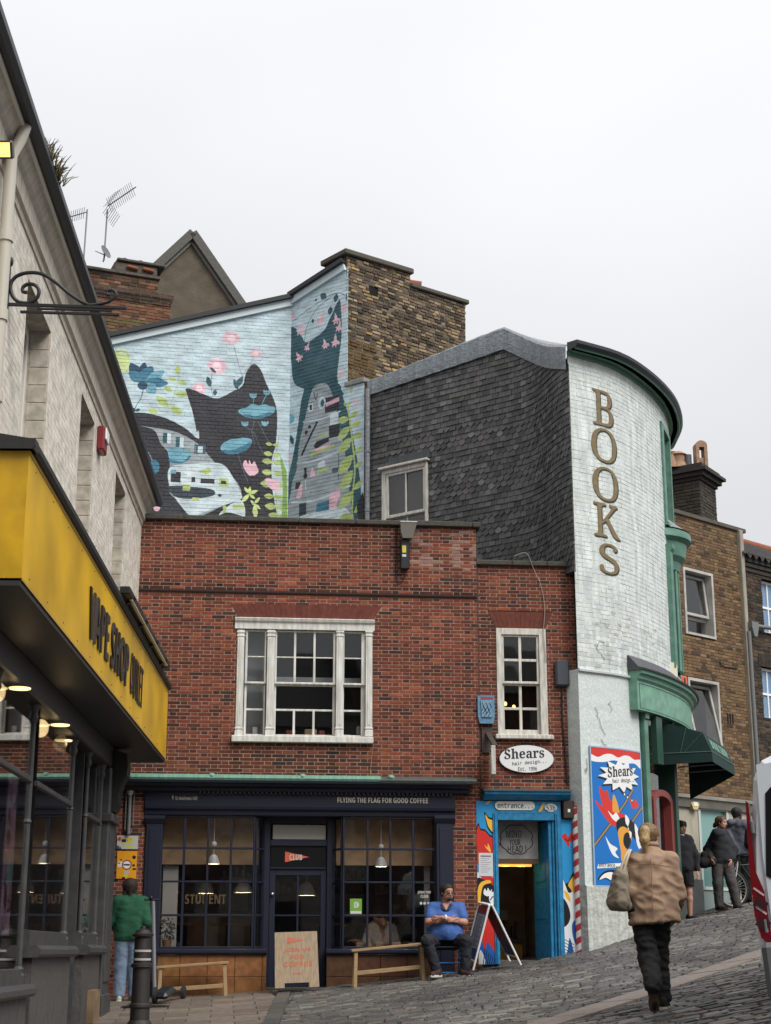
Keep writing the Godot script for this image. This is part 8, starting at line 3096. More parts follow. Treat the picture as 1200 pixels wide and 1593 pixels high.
func build_signs() -> void:
	var ink: Material = mats["ink_black"]
	var wht: Material = mats["pill_white"]
	var du:=-5.58
	# the oval salon sign
	var so:=thing("oval_sign","white oval salon sign with black rim below the tall sash window","sign",sw.p(6.361+du,4.619))
	var uc:=6.356+du
	var vc:=4.614
	var ru:=(6.817 - 5.895)*0.5
	var rv:=(4.848 - 4.38)*0.5
	for q in [[1.0,0.03,0.02,ink,"rim"],[0.965,0.05,0.006,wht,"board"]]:
		var pg:=PackedVector2Array()
		for k in 40:
			pg.append(v2(uc+cos(TAU*k / 40)*ru*q[0],vc+sin(TAU*k / 40)*rv*(q[0] - 0.02)))
		var b:=MB.new()
		b.ext(pg,flat(sw,q[1]),q[2])
		part(so,q[4],b,q[3])
	for q in [["Shears","sb",785,1180,847,1164,0.05],["hair design...","m",797,1190,850,1183,0.1],["Est. 1996","m",806,1199,835,1193,0.03]]:
		var b:=MB.new()
		letters(b,sw,q[0],q[1],(lerpf(5.895,6.817,(q[2] - 776) / 87.0)+lerpf(5.895,6.817,(q[4] - 776) / 87.0))*0.5+du,vc - ((q[3]+q[5])*0.5 - 1180.5)*rv / 22.5,(q[4] - q[2])*ru / 43.5,(q[3] - q[5])*rv / 22.5,0.056,0.004,q[6])
		part(so,"lettering",b,ink)
	# projecting sign and its bracket
	var hu:=5.748+du
	var h0:=4.302
	var h1:=4.757
	var ps:=thing("projecting_sign","small white framed box sign projecting from the brick left of the oval sign","sign",sw.p(hu,h0))
	var b2:=MB.new()
	var zx:=Transform3D(Basis(UP,-0.12)*sw.xf(0,0).basis,sw.p(hu,(h0+h1)*0.5,0.34))
	for q in [[0.0,(h1 - h0)*0.5 - 0.02,0.04,0.5],[0.0,-(h1 - h0)*0.5+0.02,0.04,0.5]]:
		b2.box(zx*Transform3D(Basis(),v3(0,q[1],0)),v3(0.07,q[2],q[3]),0.006)
	for z in [-0.23,0.23]:
		b2.box(zx*Transform3D(Basis(),v3(0,0,z)),v3(0.07,h1 - h0 - 0.08,0.04),0.006)
	part(ps,"frame",b2,mats["old_white"])
	b2 = MB.new()
	b2.box(zx,v3(0.03,h1 - h0 - 0.08,0.42))
	part(ps,"sign_face",b2,mat("face_dim",Color(0.14,0.14,0.15),0.4))
	b2 = MB.new()
	var bq:=5.028
	b2.bar(sw.p(hu - 0.02,bq,0.02),sw.p(hu+0.03,h1+0.02,0.4),0.09,0.04,UP,0.006)
	b2.box(sw.xf(hu - 0.03,(bq+h1)*0.5+0.02,0.03),v3(0.18,bq - h1+0.14,0.02))
	part(ps,"bracket",b2,mat("bracket_brown",Color(0.05,0.035,0.03),0.6))
	# blue painted alarm box and the slate grey one
	var br:=[5.56,5.174,5.836,5.628]
	var ba:=thing("alarm_box","blue alarm box with dark spray paint left of the salon's tall window","alarm box",sw.p((br[0]+br[2])*0.5+du,br[1]))
	var bm:=MB.new()
	var u0: float = br[0]+du
	var u1: float = br[2]+du
	bm.ext(PackedVector2Array([v2(u0+0.03,br[1]),v2(u1 - 0.02,br[1]),v2(u1,br[1]+0.12),v2(u1,br[3]),v2(u0,br[3]),v2(u0,br[1]+0.12)]),flat(sw,0.0),0.1)
	part(ba,"case",bm,mat("alarm_blue",Color(0.13,0.3,0.47),0.5,{"tex": "blotch","ts": 2.5}))
	bm = MB.new()
	bm.ext(PackedVector2Array([v2(u0+0.06,br[1]+0.1),v2(u1 - 0.05,br[1]+0.1),v2(u1 - 0.06,br[3] - 0.08),v2(u0+0.05,br[3] - 0.08)]),flat(sw,0.1),0.02)
	part(ba,"face",bm,mat("alarm_pale_blue",Color(0.2,0.38,0.53),0.5,{"tex": "stain","ts": 3.0}))
	bm = MB.new()
	for k in 7:
		var q:=v2(u0+0.07+0.02*k,br[3] - 0.12 - 0.05*(k % 3))
		bm.tube([sw.p(q.x,q.y,0.122),sw.p(q.x+0.03,q.y - 0.06,0.122),sw.p(q.x - 0.01,q.y - 0.13,0.122)],0.005,4)
	part(ba,"spray_scrawl",bm,ink)
	bm = MB.new()
	slab(bm,sw,u0+0.05,br[3] - 0.06,u1 - 0.02,br[3] - 0.02,0.1,0.104)
	part(ba,"red_stroke",bm,mat("stroke_red",Color(0.3,0.04,0.06),0.5))
	var gr:=[6.87,5.808,7.107,6.248]
	var ga:=thing("alarm_box","slate grey alarm box high on the brick right of the salon's tall window","alarm box",sw.p((gr[0]+gr[2])*0.5+du,gr[1]))
	bm = MB.new()
	slab(bm,sw,gr[0]+du,gr[1],gr[2]+du,gr[3],0.0,0.1,0.03)
	part(ga,"case",bm,mat("slate_box",Color(0.045,0.055,0.07),0.5))
	var cu = (gr[0]+gr[2])*0.5+du
	cable("wall_cable","thick black cable hanging from the slate grey alarm box down to the blue doorway",[sw.p(cu,gr[1],0.03),sw.p(cu - 0.02,gr[1] - 0.4,0.03),sw.p(cu+0.01,gr[1] - 1.0,0.03),sw.p(cu+0.03,gr[1] - 1.6,0.03)],0.014,Color(0.01,0.01,0.01))
	cable("wall_cable","loose pale cable drooping over the salon parapet towards the window",[sw.p(6.224+du,7.996,0.1),sw.p(6.423+du,8.046,0.12),sw.p(6.549+du,7.793,0.06),sw.p(6.673+du,7.519,0.03),sw.p(6.728+du,7.134,0.03),sw.p(6.694+du,6.697,0.04),sw.p(6.724+du,6.211,0.04)],0.006,Color(0.32,0.29,0.27))
	# brown box above the right door panel
	var kr:=[6.92,3.657,7.099,3.944]
	bm = MB.new()
	slab(bm,sw,kr[0]+du,kr[1],kr[2]+du,kr[3],0.03,0.14,0.012)
	var ko:=thing("junction_box","dark brown box with pale label beside the top of the blue door frame","junction box",sw.p(kr[0]+du,kr[1]))
	part(ko,"case",bm,mat("box_brown",Color(0.035,0.022,0.018),0.5))
	bm = MB.new()
	slab(bm,sw,kr[0]+du+0.07,kr[1]+0.1,kr[0]+du+0.11,kr[1]+0.15,0.14,0.144)
	part(ko,"label",bm,wht)
	# notice on the left painted panel
	bm = MB.new()
	var nr:=[5.541,2.751,5.769,3.111]
	slab(bm,sw,nr[0]+du,nr[1],nr[2]+du,nr[3],0.061,0.065)
	var no:=solo("price_notice",bm,mat("notice_white",Color(0.6,0.6,0.63),0.5),"white printed notice on the flame painted panel left of the salon door","notice")
	bm = MB.new()
	for k in 9:
		slab(bm,sw,nr[0]+du+0.03,nr[3] - 0.06 - k*0.03,nr[2]+du - 0.03 - 0.03*(k % 3),nr[3] - 0.055 - k*0.03+(0.015 if k == 0 else 0.0),0.065,0.066)
	part(no,"print_lines",bm,mat("print_grey",Color(0.12,0.12,0.16),0.6),"stuff")
	# striped barber's post
	var pu:=7.132+du
	var pv0:=1.483
	var pv1:=3.842
	var bp:=thing("barber_post","red and white striped barber post at the corner between blue door and white tower","barber pole",sw.p(pu,pv0,0.1))
	var cols:=[mat("stripe_red",Color(0.44,0.03,0.035),0.4),mat("stripe_white",Color(0.68,0.68,0.67),0.4)]
	var pitch:=0.2
	var f0:=sw.xf(pu,0,0.09).basis
	for c in 2:
		var k:=-2
		while k*pitch < pv1 - pv0:
			bm = MB.new()
			for s in 16:
				var q:=[]
				for e in [[s,0.0],[s+1,0.0],[s+1,0.5],[s,0.5]]:
					var an: float = -PI*0.5+TAU*e[0] / 16.0
					var v: float = pv0+(k+0.5*c+e[1]+0.75*e[0] / 16.0*1.333)*pitch
					v = clampf(v,pv0,pv1)
					var dir:=f0*v3(sin(an),0,cos(an))
					q.append(sw.p(pu - 0.02*0.0+0.0,v,0.09)+dir*0.062)
				bm.quad(q[0],q[1],q[2],q[3],q[0]+q[2] - sw.p(pu,0,0.09)*2.0 - UP*(q[0].y+q[2].y))
			if bm.v.size():
				part(bp,["red_stripe","white_stripe"][c],bm,cols[c])
			k += 1
	bm = MB.new()
	bm.lathe([v2(0.0,pv1),v2(0.07,pv1),v2(0.07,pv1+0.02),v2(0.0,pv1+0.03)],16,Transform3D(Basis(),v3(sw.p(pu,0,0.09).x,0,sw.p(pu,0,0.09).z)))
	bm.lathe([v2(0.0,pv0 - 0.1),v2(0.09,pv0 - 0.1),v2(0.09,pv0+0.03),v2(0.0,pv0+0.05)],16,Transform3D(Basis(),v3(sw.p(pu,0,0.09).x,0,sw.p(pu,0,0.09).z)))
	part(bp,"collar",bm,cols[0])
	# the big salon panel on the tower
	var tw:=Wall.new([3.16,25.5,3.357,25.632,3.556,25.761,3.75,25.896,3.93,26.05,4.092,26.224,4.24,26.414,4.381,26.616,4.52,26.83,4.661,27.061,4.8,27.308,4.932,27.558,5.05,27.8,5.152,28.025,5.242,28.242,5.323,28.463,5.4,28.7,5.476,28.959,5.548,29.231,5.611,29.513,5.66,29.8,5.689,30.093,5.703,30.394,5.71,30.698,5.72,31])
	var R:=Rect2(0.19,2.612,1.422 - 0.19,4.801 - 2.612)
	var pa:=Paint.new(R,420,Color(0.06,0.42,0.73))
	var X:=func(f: Array) -> Array:
		# sheet coordinates: 0..100 across,0..200 up
		var o:=[]
		for k in range(0,f.size(),2):
			o.append(R.position.x+R.size.x*f[k] / 100.0); o.append(R.position.y+R.size.y*f[k+1] / 200.0)
		return o
	var red:=Color(0.8,0.2,0.17)
	var blk:=Color(0.05,0.045,0.06)
	var wc:=Color(0.9,0.9,0.9)
	var och:=Color(0.85,0.6,0.22)
	var tan:=Color(0.6,0.5,0.36)
	pa.box(R.position.x,R.position.y+R.size.y*0.93,R.end.x,R.end.y,red)
	pa.poly(X.call([0,180,0,189,12,186,24,191,36,192,48,188,60,192,72,192,84,188,100,189,100,176,84,182,60,180,40,183,20,179]),wc)
	for off in [[-2.5,-3.0,blk],[0.0,0.0,wc]]:
		var st:=[]
		for k in 24:
			var an:=TAU*k / 24.0+0.1
			var rr:=1.0 if k % 2 == 0 else 0.66
			st.append(53+off[0]+cos(an)*42*rr); st.append(161+off[1]+sin(an)*25*rr)
		pa.poly(X.call(st),off[2],false)
	# streaks,flames and splashes
	for q in [[0,56,78,143],[52,78,100,118]]:
		pa.line(X.call([q[0],q[1],q[2],q[3]]),0.055,blk)
		pa.line(X.call([q[0],q[1],q[2],q[3]]),0.035,tan)
	pa.poly(X.call([12,143,20,136,26,138,30,124,38,122,44,110,40,100,24,106,16,118]),red)
	pa.poly(X.call([36,132,42,124,46,106,40,98,34,108]),och)
	pa.poly(X.call([4,122,20,112,38,106,56,104,52,92,36,86,22,96]),red)
	pa.poly(X.call([26,108,34,102,40,106,46,98,44,92,34,96]),wc)
	pa.poly(X.call([40,92,56,100,74,94,84,80,82,66,70,72,56,60,44,70]),blk)
	pa.poly(X.call([42,78,50,86,60,84,70,74,66,62,58,52,56,42,64,28,48,34,46,52]),och)
	pa.poly(X.call([54,74,62,78,68,68,64,58,58,54,52,62]),blk)
	pa.poly(X.call([58,104,66,96,62,84,70,78,66,70,64,84,58,92]),wc)
	pa.poly(X.call([78,92,90,78,88,66,94,60,86,56,80,68]),wc)
	pa.poly(X.call([20,70,28,60,40,54,36,48,42,40,30,46]),wc)
	pa.poly(X.call([68,130,76,124,80,128,90,122,86,116,76,114,72,118]),red)
	for q in [[58,134],[64,130],[74,126]]:
		pa.disc(R.position.x+R.size.x*q[0] / 100.0,R.position.y+R.size.y*q[1] / 200.0,0.03,0.035,blk)
		pa.disc(R.position.x+R.size.x*q[0] / 100.0,R.position.y+R.size.y*q[1] / 200.0,0.017,0.02,wc)
	pa.poly(X.call([4,24,6,30,46,33,46,27]),wc,false)
	pa.poly(X.call([4,8,16,20,34,22,40,12,30,5,18,9]),blk)
	pa.poly(X.call([7,8,16,17,30,19,28,8,18,11]),wc)
	pa.poly(X.call([40,10,52,22,62,16,50,6]),red)
	var ptx:=pa.texture()
	var ps2:=thing("salon_sign","large blue salon panel with red top and white starburst on the white tower","sign",tw.p(R.position.x,R.position.y))
	bm = MB.new()
	var N:=14
	for k in N:
		var ua:=lerpf(R.position.x,R.end.x,float(k) / N)
		var ub:=lerpf(R.position.x,R.end.x,float(k+1) / N)
		bm.quad(tw.p(ua,R.position.y,0.03),tw.p(ub,R.position.y,0.03),tw.p(ub,R.end.y,0.03),tw.p(ua,R.end.y,0.03),tw.n(ua),[v2(float(k) / N,1),v2(float(k+1) / N,1),v2(float(k+1) / N,0),v2(float(k) / N,0)])
	part(ps2,"printed_face",bm,mat("salon_print",Color.WHITE,0.35,{"img": ptx}))
	bm = MB.new()
	var fr:=0.022
	sweep(bm,tw,R.position.x - fr,R.end.x+fr,[v2(0.012,R.position.y - fr),v2(0.035,R.position.y - fr),v2(0.035,R.position.y),v2(0.012,R.position.y)])
	sweep(bm,tw,R.position.x - fr,R.end.x+fr,[v2(0.012,R.end.y),v2(0.035,R.end.y),v2(0.035,R.end.y+fr),v2(0.012,R.end.y+fr)])
	for uu in [R.position.x - fr,R.end.x]:
		sweep(bm,tw,uu,uu+fr,[v2(0.012,R.position.y),v2(0.035,R.position.y),v2(0.035,R.end.y),v2(0.012,R.end.y)])
	part(ps2,"frame",bm,mat("panel_frame",Color(0.3,0.42,0.55),0.5))
	for q in [["Shears","sb",28,160,78,176,0.12],["hair design...","m",36,150,80,158,0.1],["entrance...","mb",7,26.5,44,32,0.02]]:
		bm = MB.new()
		letters(bm,tw,q[0],q[1],R.position.x+R.size.x*(q[2]+q[4]) / 200.0,R.position.y+R.size.y*(q[3]+q[5]) / 400.0,R.size.x*(q[4] - q[2]) / 100.0,R.size.y*(q[5] - q[3]) / 200.0,0.031,0.003,q[6])
		part(ps2,"lettering",bm,ink)
	# stickered plates and conduits on the brick by the grey shop
	var st:=[Color(0.85,0.85,0.83),Color(0.1,0.1,0.1),Color(0.75,0.75,0.3),Color(0.7,0.7,0.7),Color(0.3,0.3,0.35),Color(0.75,0.2,0.15),Color(0.2,0.3,0.55),Color(0.9,0.62,0.1)]
	for q in [[-0.163,3.137,0.16,3.343,Color(0.72,0.72,0.7),"white plate covered in stickers on the brick above the yellow one","plate_white"],[-0.152,2.687,0.155,3.107,Color(0.88,0.6,0.08),"yellow plate covered in stickers on the brick behind the person in green","plate_yellow"]]:
		var pt:=Paint.new(Rect2(q[0],q[1],q[2] - q[0],q[3] - q[1]),420,q[4])
		for k in 16:
			var su:=rng.randf_range(q[0],q[2] - 0.05)
			var sv:=rng.randf_range(q[1],q[3] - 0.04)
			if k % 3 == 0:
				pt.disc(su+0.03,sv+0.02,rng.randf_range(0.015,0.035),rng.randf_range(0.012,0.03),st[rng.randi() % 8])
			else:
				pt.box(su,sv,su+rng.randf_range(0.04,0.1),sv+rng.randf_range(0.02,0.06),st[rng.randi() % 8])
		if q[6] == "plate_yellow":
			var c:=v2((q[0]+q[2])*0.5,(q[1]+q[3])*0.5)
			pt.disc(c.x,c.y,0.075,0.075,Color(0.55,0.12,0.1))
			pt.disc(c.x,c.y,0.058,0.058,Color(0.9,0.9,0.88))
			pt.box(c.x - 0.05,c.y - 0.012,c.x+0.05,c.y+0.012,Color(0.1,0.1,0.1))
		var b:=MB.new()
		b.ext(PackedVector2Array([v2(q[0],q[1]),v2(q[2],q[1]),v2(q[2],q[3]),v2(q[0],q[3])]),flat(cw,0.012),0.012,v2(q[0],q[1]),v2(1.0 / (q[2] - q[0]),1.0 / (q[3] - q[1])))
		solo("stickered_plate",b,mat(q[6],Color.WHITE,0.5,{"img": pt.texture()}),q[5],"plate","stickered plates on the brick")
	var cd:=thing("conduit","grey conduit with pale cap and thin pipes on the brick above the stickered plates","pipe",cw.p(0.005,3.373))
	var cb:=MB.new()
	cb.tube([cw.p(0.01,3.363,0.06),cw.p(0.01,3.98,0.06)],0.028,8)
	cb.tube([cw.p(-0.05,3.422,0.04),cw.p(-0.05,4.1,0.04)],0.012,6)
	cb.tube([cw.p(0.07,3.493,0.04),cw.p(0.07,4.101,0.04)],0.01,6)
	part(cd,"pipes",cb,mats["pipe_grey"])
	cb = MB.new()
	cb.lathe([v2(0.03,0),v2(0.05,0.05),v2(0.055,0.2),v2(0.035,0.22),v2(0,0.22)],10,Transform3D(Basis(),cw.p(0.01,3.96,0.07)))
	part(cd,"cap",cb,mat("cap_pale",Color(0.4,0.4,0.38),0.6))

# ---------------------------------------------------------------- bodies: tapered bones joined with a smooth minimum and meshed as surface nets
func blob(out: MB,bones: Array,cell: float,k:=0.03,clips:=[],ruck:=0.0,ruck_scale:=v3(9,16,9)) -> void:
	var lo:=v3(1e9,1e9,1e9)
	var hi:=-lo
	for b in bones:
		var r:=maxf(b[2],b[3])+cell*2.5
		lo = lo.min(b[0] - v3(r,r,r)).min(b[1] - v3(r,r,r))
		hi = hi.max(b[0]+v3(r,r,r)).max(b[1]+v3(r,r,r))
	var nx:=int((hi.x - lo.x) / cell)+2
	var ny:=int((hi.y - lo.y) / cell)+2
	var nz:=int((hi.z - lo.z) / cell)+2
	var f:=PackedFloat32Array()
	f.resize(nx*ny*nz)
	f.fill(1.0)
	for b in bones:
		var a: Vector3 = b[0]
		var d: Vector3 = b[1] - a
		var ra: float = b[2]
		var rd: float = b[3] - ra
		var inv:=1.0 / maxf(d.length_squared(),1e-9)
		var r:=maxf(b[2],b[3])+maxf(cell*2.0,k)
		var p0: Vector3 = (a.min(b[1]) - v3(r,r,r) - lo) / cell
		var p1: Vector3 = (a.max(b[1])+v3(r,r,r) - lo) / cell
		for z in range(maxi(0,int(p0.z)),mini(nz,int(p1.z)+2)):
			for y in range(maxi(0,int(p0.y)),mini(ny,int(p1.y)+2)):
				var at:=nx*(y+ny*z)
				for x in range(maxi(0,int(p0.x)),mini(nx,int(p1.x)+2)):
					var p:=lo+v3(x,y,z)*cell - a
					var t:=clampf(p.dot(d)*inv,0.0,1.0)
					var s:=(p - d*t).length() - ra - rd*t
					var o:=f[at+x]
					if o > 0.9:
						f[at+x] = s
					else:
						var h:=maxf(k - absf(s - o),0.0) / k
						f[at+x] = minf(s,o) - h*h*k*0.25
	for c in clips:
		var n: Vector3 = c[0]
		var w: float = c[1]
		for z in nz:
			for y in ny:
				var at:=nx*(y+ny*z)
				for x in nx:
					var s:=n.dot(lo+v3(x,y,z)*cell) - w
					if s > f[at+x]:
						f[at+x] = s
	var ids:=PackedInt32Array()
	ids.resize(nx*ny*nz)
	ids.fill(-1)
	var verts:=PackedVector3Array()
	var off:=[0,1,nx,nx+1,nx*ny,nx*ny+1,nx*ny+nx,nx*ny+nx+1]
	var edges:=[[0,1],[2,3],[4,5],[6,7],[0,2],[1,3],[4,6],[5,7],[0,4],[1,5],[2,6],[3,7]]
	for z in nz - 1:
		for y in ny - 1:
			for x in nx - 1:
				var at:=x+nx*(y+ny*z)
				if absf(f[at]) > cell*2.0:
					continue
				var mask:=0
				for c in 8:
					if f[at+off[c]] < 0.0:
						mask |= 1 << c
				if mask == 0 or mask == 255:
					continue
				var sum:=Vector3.ZERO
				var m:=0
				for e in edges:
					var va:=f[at+off[e[0]]]
					var vb:=f[at+off[e[1]]]
					if (va < 0.0) != (vb < 0.0):
						var t:=va / (va - vb)
						var pa:=v3(e[0] & 1,(e[0] >> 1) & 1,e[0] >> 2)
						var pb:=v3(e[1] & 1,(e[1] >> 1) & 1,e[1] >> 2)
						sum += pa.lerp(pb,t)
						m += 1
				ids[at] = verts.size()
				verts.append(lo+(v3(x,y,z)+sum / m)*cell)
	var faces:=PackedInt32Array()
	for z in range(1,nz - 1):
		for y in range(1,ny - 1):
			for x in range(1,nx - 1):
				var at:=x+nx*(y+ny*z)
				var v:=f[at]
				if absf(v) > cell*2.0:
					continue
				for ax in 3:
					var st: int = [1,nx,nx*ny][ax]
					var s1: int = [nx,nx*ny,1][ax]
					var s2: int = [nx*ny,1,nx][ax]
					if (v < 0.0) == (f[at+st] < 0.0):
						continue
					var q:=[ids[at],ids[at - s1],ids[at - s1 - s2],ids[at - s2]]
					if q[0] < 0 or q[1] < 0 or q[2] < 0 or q[3] < 0:
						continue
					if v < 0.0:
						faces.append_array([q[0],q[1],q[2],q[0],q[2],q[3]])
					else:
						faces.append_array([q[0],q[2],q[1],q[0],q[3],q[2]])
	var nor:=PackedVector3Array()
	nor.resize(verts.size())
	for j in range(0,faces.size(),3):
		var n:=(verts[faces[j+1]] - verts[faces[j]]).cross(verts[faces[j+2]] - verts[faces[j]])
		for s in 3:
			nor[faces[j+s]] += n
	for j in nor.size():
		nor[j] = nor[j].normalized()
	# normals must point away from the bones: test one vertex against the field's growth
	if verts.size():
		var hiy:=0
		for j in verts.size():
			if verts[j].y > verts[hiy].y:
				hiy = j
		if nor[hiy].y < 0.0:
			for j in nor.size():
				nor[j] = -nor[j]
	if ruck > 0.0:
		var fn:=FastNoiseLite.new()
		fn.seed = 7
		fn.frequency = 1.0
		fn.fractal_type = FastNoiseLite.FRACTAL_RIDGED
		fn.fractal_octaves = 2
		for j in verts.size():
			var p:=verts[j]*ruck_scale
			verts[j] += nor[j]*(fn.get_noise_3d(p.x+p.y*0.35,p.y,p.z)*ruck)
		var n2:=PackedVector3Array()
		n2.resize(verts.size())
		for j in range(0,faces.size(),3):
			var n:=(verts[faces[j+1]] - verts[faces[j]]).cross(verts[faces[j+2]] - verts[faces[j]])
			for s in 3:
				n2[faces[j+s]] += n
		for j in n2.size():
			n2[j] = n2[j].normalized()
			if n2[j].dot(nor[j]) < 0.0:
				n2[j] = -n2[j]
		nor = n2
	for j in range(0,faces.size(),3):
		out.tri(verts[faces[j]],verts[faces[j+1]],verts[faces[j+2]],nor[faces[j]],nor[faces[j+1]],nor[faces[j+2]])

func hand(out: MB,w: Vector3,d: Vector3,n: Vector3,side: float,curl: float) -> void:
	d = d.normalized()
	n = (n - d*n.dot(d)).normalized()
	var t:=d.cross(n)*side
	var bones:=[[w,w+d*0.085+t*0.018,0.024,0.021],[w,w+d*0.085 - t*0.02,0.024,0.019],[w - d*0.03,w,0.026,0.026]]
	var ln:=[0.066,0.076,0.07,0.054]
	for k in 4:
		var p:=w+d*(0.092 - 0.006*absf(k - 1.2))+t*(0.03 - 0.0205*k)
		var dir:=d
		for s in 3:
			var a = curl*[0.35,0.8,0.6][s]
			dir = dir.rotated(d.cross(n).normalized(),a*1.0).normalized()
			var q: Vector3 = p+dir*ln[k]*[0.45,0.32,0.25][s]
			bones.append([p,q,0.0098 - 0.001*s,0.009 - 0.001*s])
			p = q
	var tp:=w+d*0.025+t*0.03
	var t1:=tp+(d*0.6+t*0.75+n*0.2).normalized()*0.042
	var t2:=t1+(d*0.85+t*0.3+n*0.35).normalized()*0.034
	bones.append([w+d*0.015+t*0.012,tp,0.017,0.014])
	bones.append([tp,t1,0.0125,0.0105])
	bones.append([t1,t2,0.0105,0.0085])
	blob(out,bones,0.0058,0.008)

# a head at p,turned by the basis h (its z looks out of the face)
func head(out: MB,p: Vector3,h: Basis,s:=1.0,beard:=0.0) -> void:
	var B:=[]
	for q in [[0,0.035,-0.035,0,0.035,0.012,0.083,0.08],[0,0.0,0.01,0,-0.03,0.032,0.074,0.062],[-0.022,-0.055,0.03,0.022,-0.055,0.03,0.05,0.05],[0,-0.088,0.052,0,-0.09,0.056,0.026,0.022],[0,0.012,0.086,0,-0.026,0.104,0.01,0.0135],[-0.012,-0.03,0.09,0.012,-0.03,0.09,0.01,0.01],[-0.034,0.026,0.078,0.034,0.026,0.078,0.013,0.013],[-0.078,0.012,-0.008,-0.08,-0.024,-0.004,0.015,0.011],[0.078,0.012,-0.008,0.08,-0.024,-0.004,0.015,0.011],[-0.014,-0.06,0.08,0.014,-0.06,0.08,0.01,0.01],[-0.045,-0.022,0.058,-0.04,-0.04,0.056,0.024,0.02],[0.045,-0.022,0.058,0.04,-0.04,0.056,0.024,0.02],[0,-0.06,-0.03,0,-0.17,-0.035,0.052,0.056]]:
		B.append([p+h*v3(q[0],q[1],q[2])*s,p+h*v3(q[3],q[4],q[5])*s,q[6]*s,q[7]*s])
	blob(out,B,0.0085,0.014)

func face(o: Node,p: Vector3,h: Basis,s: float,brow: Color) -> void:
	var eye:=mat("eye_dark",Color(0.02,0.014,0.012),0.3)
	var white:=mat("eye_white",Color(0.55,0.5,0.46),0.4)
	var lips:=mat("lips",Color(0.28,0.1,0.085),0.5)
	var bm:=mat("brow_%s" % brow.to_html(),brow,0.8)
	for x in [-1.0,1.0]:
		var b:=MB.new()
		b.ball(p+h*v3(0.033*x,0.006,0.081)*s,v3(0.014,0.009,0.008)*s,8,5)
		part(o,"eye",b,white)
		b = MB.new()
		b.ball(p+h*v3(0.034*x,0.006,0.087)*s,v3(0.007,0.007,0.004)*s,8,5)
		part(o,"iris",b,eye)
		b = MB.new()
		b.tube([p+h*v3(0.015*x,0.026,0.09)*s,p+h*v3(0.034*x,0.032,0.088)*s,p+h*v3(0.052*x,0.026,0.076)*s],0.006*s,5)
		part(o,"eyebrow",b,bm)
	var m:=MB.new()
	m.tube([p+h*v3(-0.023,-0.062,0.084)*s,p+h*v3(0,-0.059,0.091)*s,p+h*v3(0.023,-0.062,0.084)*s],[0.003,0.0065,0.003],6)
	part(o,"mouth",m,lips)

func hair_cap(p: Vector3,h: Basis,s: float,grow: float,line: Vector3,at: float,extra:=[]) -> MB:
	var b:=MB.new()
	var B:=[[p+h*v3(0,0.036,-0.035)*s,p+h*v3(0,0.036,0.012)*s,(0.084+grow)*s,(0.081+grow)*s],[p+h*v3(0,-0.02,-0.05)*s,p+h*v3(0,0.0,-0.03)*s,(0.055+grow)*s,(0.07+grow)*s]]
	B.append_array(extra)
	var n:=(h*line).normalized()
	blob(b,B,0.0095,0.012,[[n,n.dot(p)+at*s]],0.006,v3(30,30,30))
	return b

func figure(label: String,at: Vector3,turn:=0.0) -> Node3D:
	var o:=thing("person",label,"person",at)
	origin.erase(o)
	o.rotation.y = turn
	return o

# sole and upper of a shoe from heel to toe
func shoe(o: Node,heel: Vector3,toe: Vector3,m: Material,sole: Material,up:=UP,s:=1.0) -> void:
	var d:=(toe - heel).normalized()
	var sd:=d.cross(up).normalized()
	var u:=sd.cross(d)
	var b:=MB.new()
	blob(b,[[heel+u*0.045*s,heel+d*0.06*s+u*0.05*s,0.038*s,0.042*s],[heel+d*0.05*s+u*0.045*s,toe - d*0.05*s+u*0.035*s,0.042*s,0.036*s],[heel+u*0.08*s,heel+d*0.03*s+u*0.085*s,0.036*s,0.04*s],[toe - d*0.08*s+sd*0.014+u*0.03*s,toe - d*0.035*s+u*0.03*s,0.036*s,0.032*s]],0.011,0.02)
	var so:=part(o,"shoe",b,m)
	var pg:=PackedVector2Array()
	var L:=(toe - heel).length()
	for q in [[-0.035,0.0],[-0.02,0.034],[0.08,0.036],[L - 0.1,0.046],[L - 0.03,0.036],[L,0.0],[L - 0.03,-0.036],[L - 0.1,-0.044],[0.08,-0.034],[-0.02,-0.034]]:
		pg.append(v2(q[0],q[1]*s))
	b = MB.new()
	b.ext(pg,Transform3D(Basis(d,sd,d.cross(sd)),heel+u*0.026*s),0.028*s)
	part(so,"sole",b,sole)

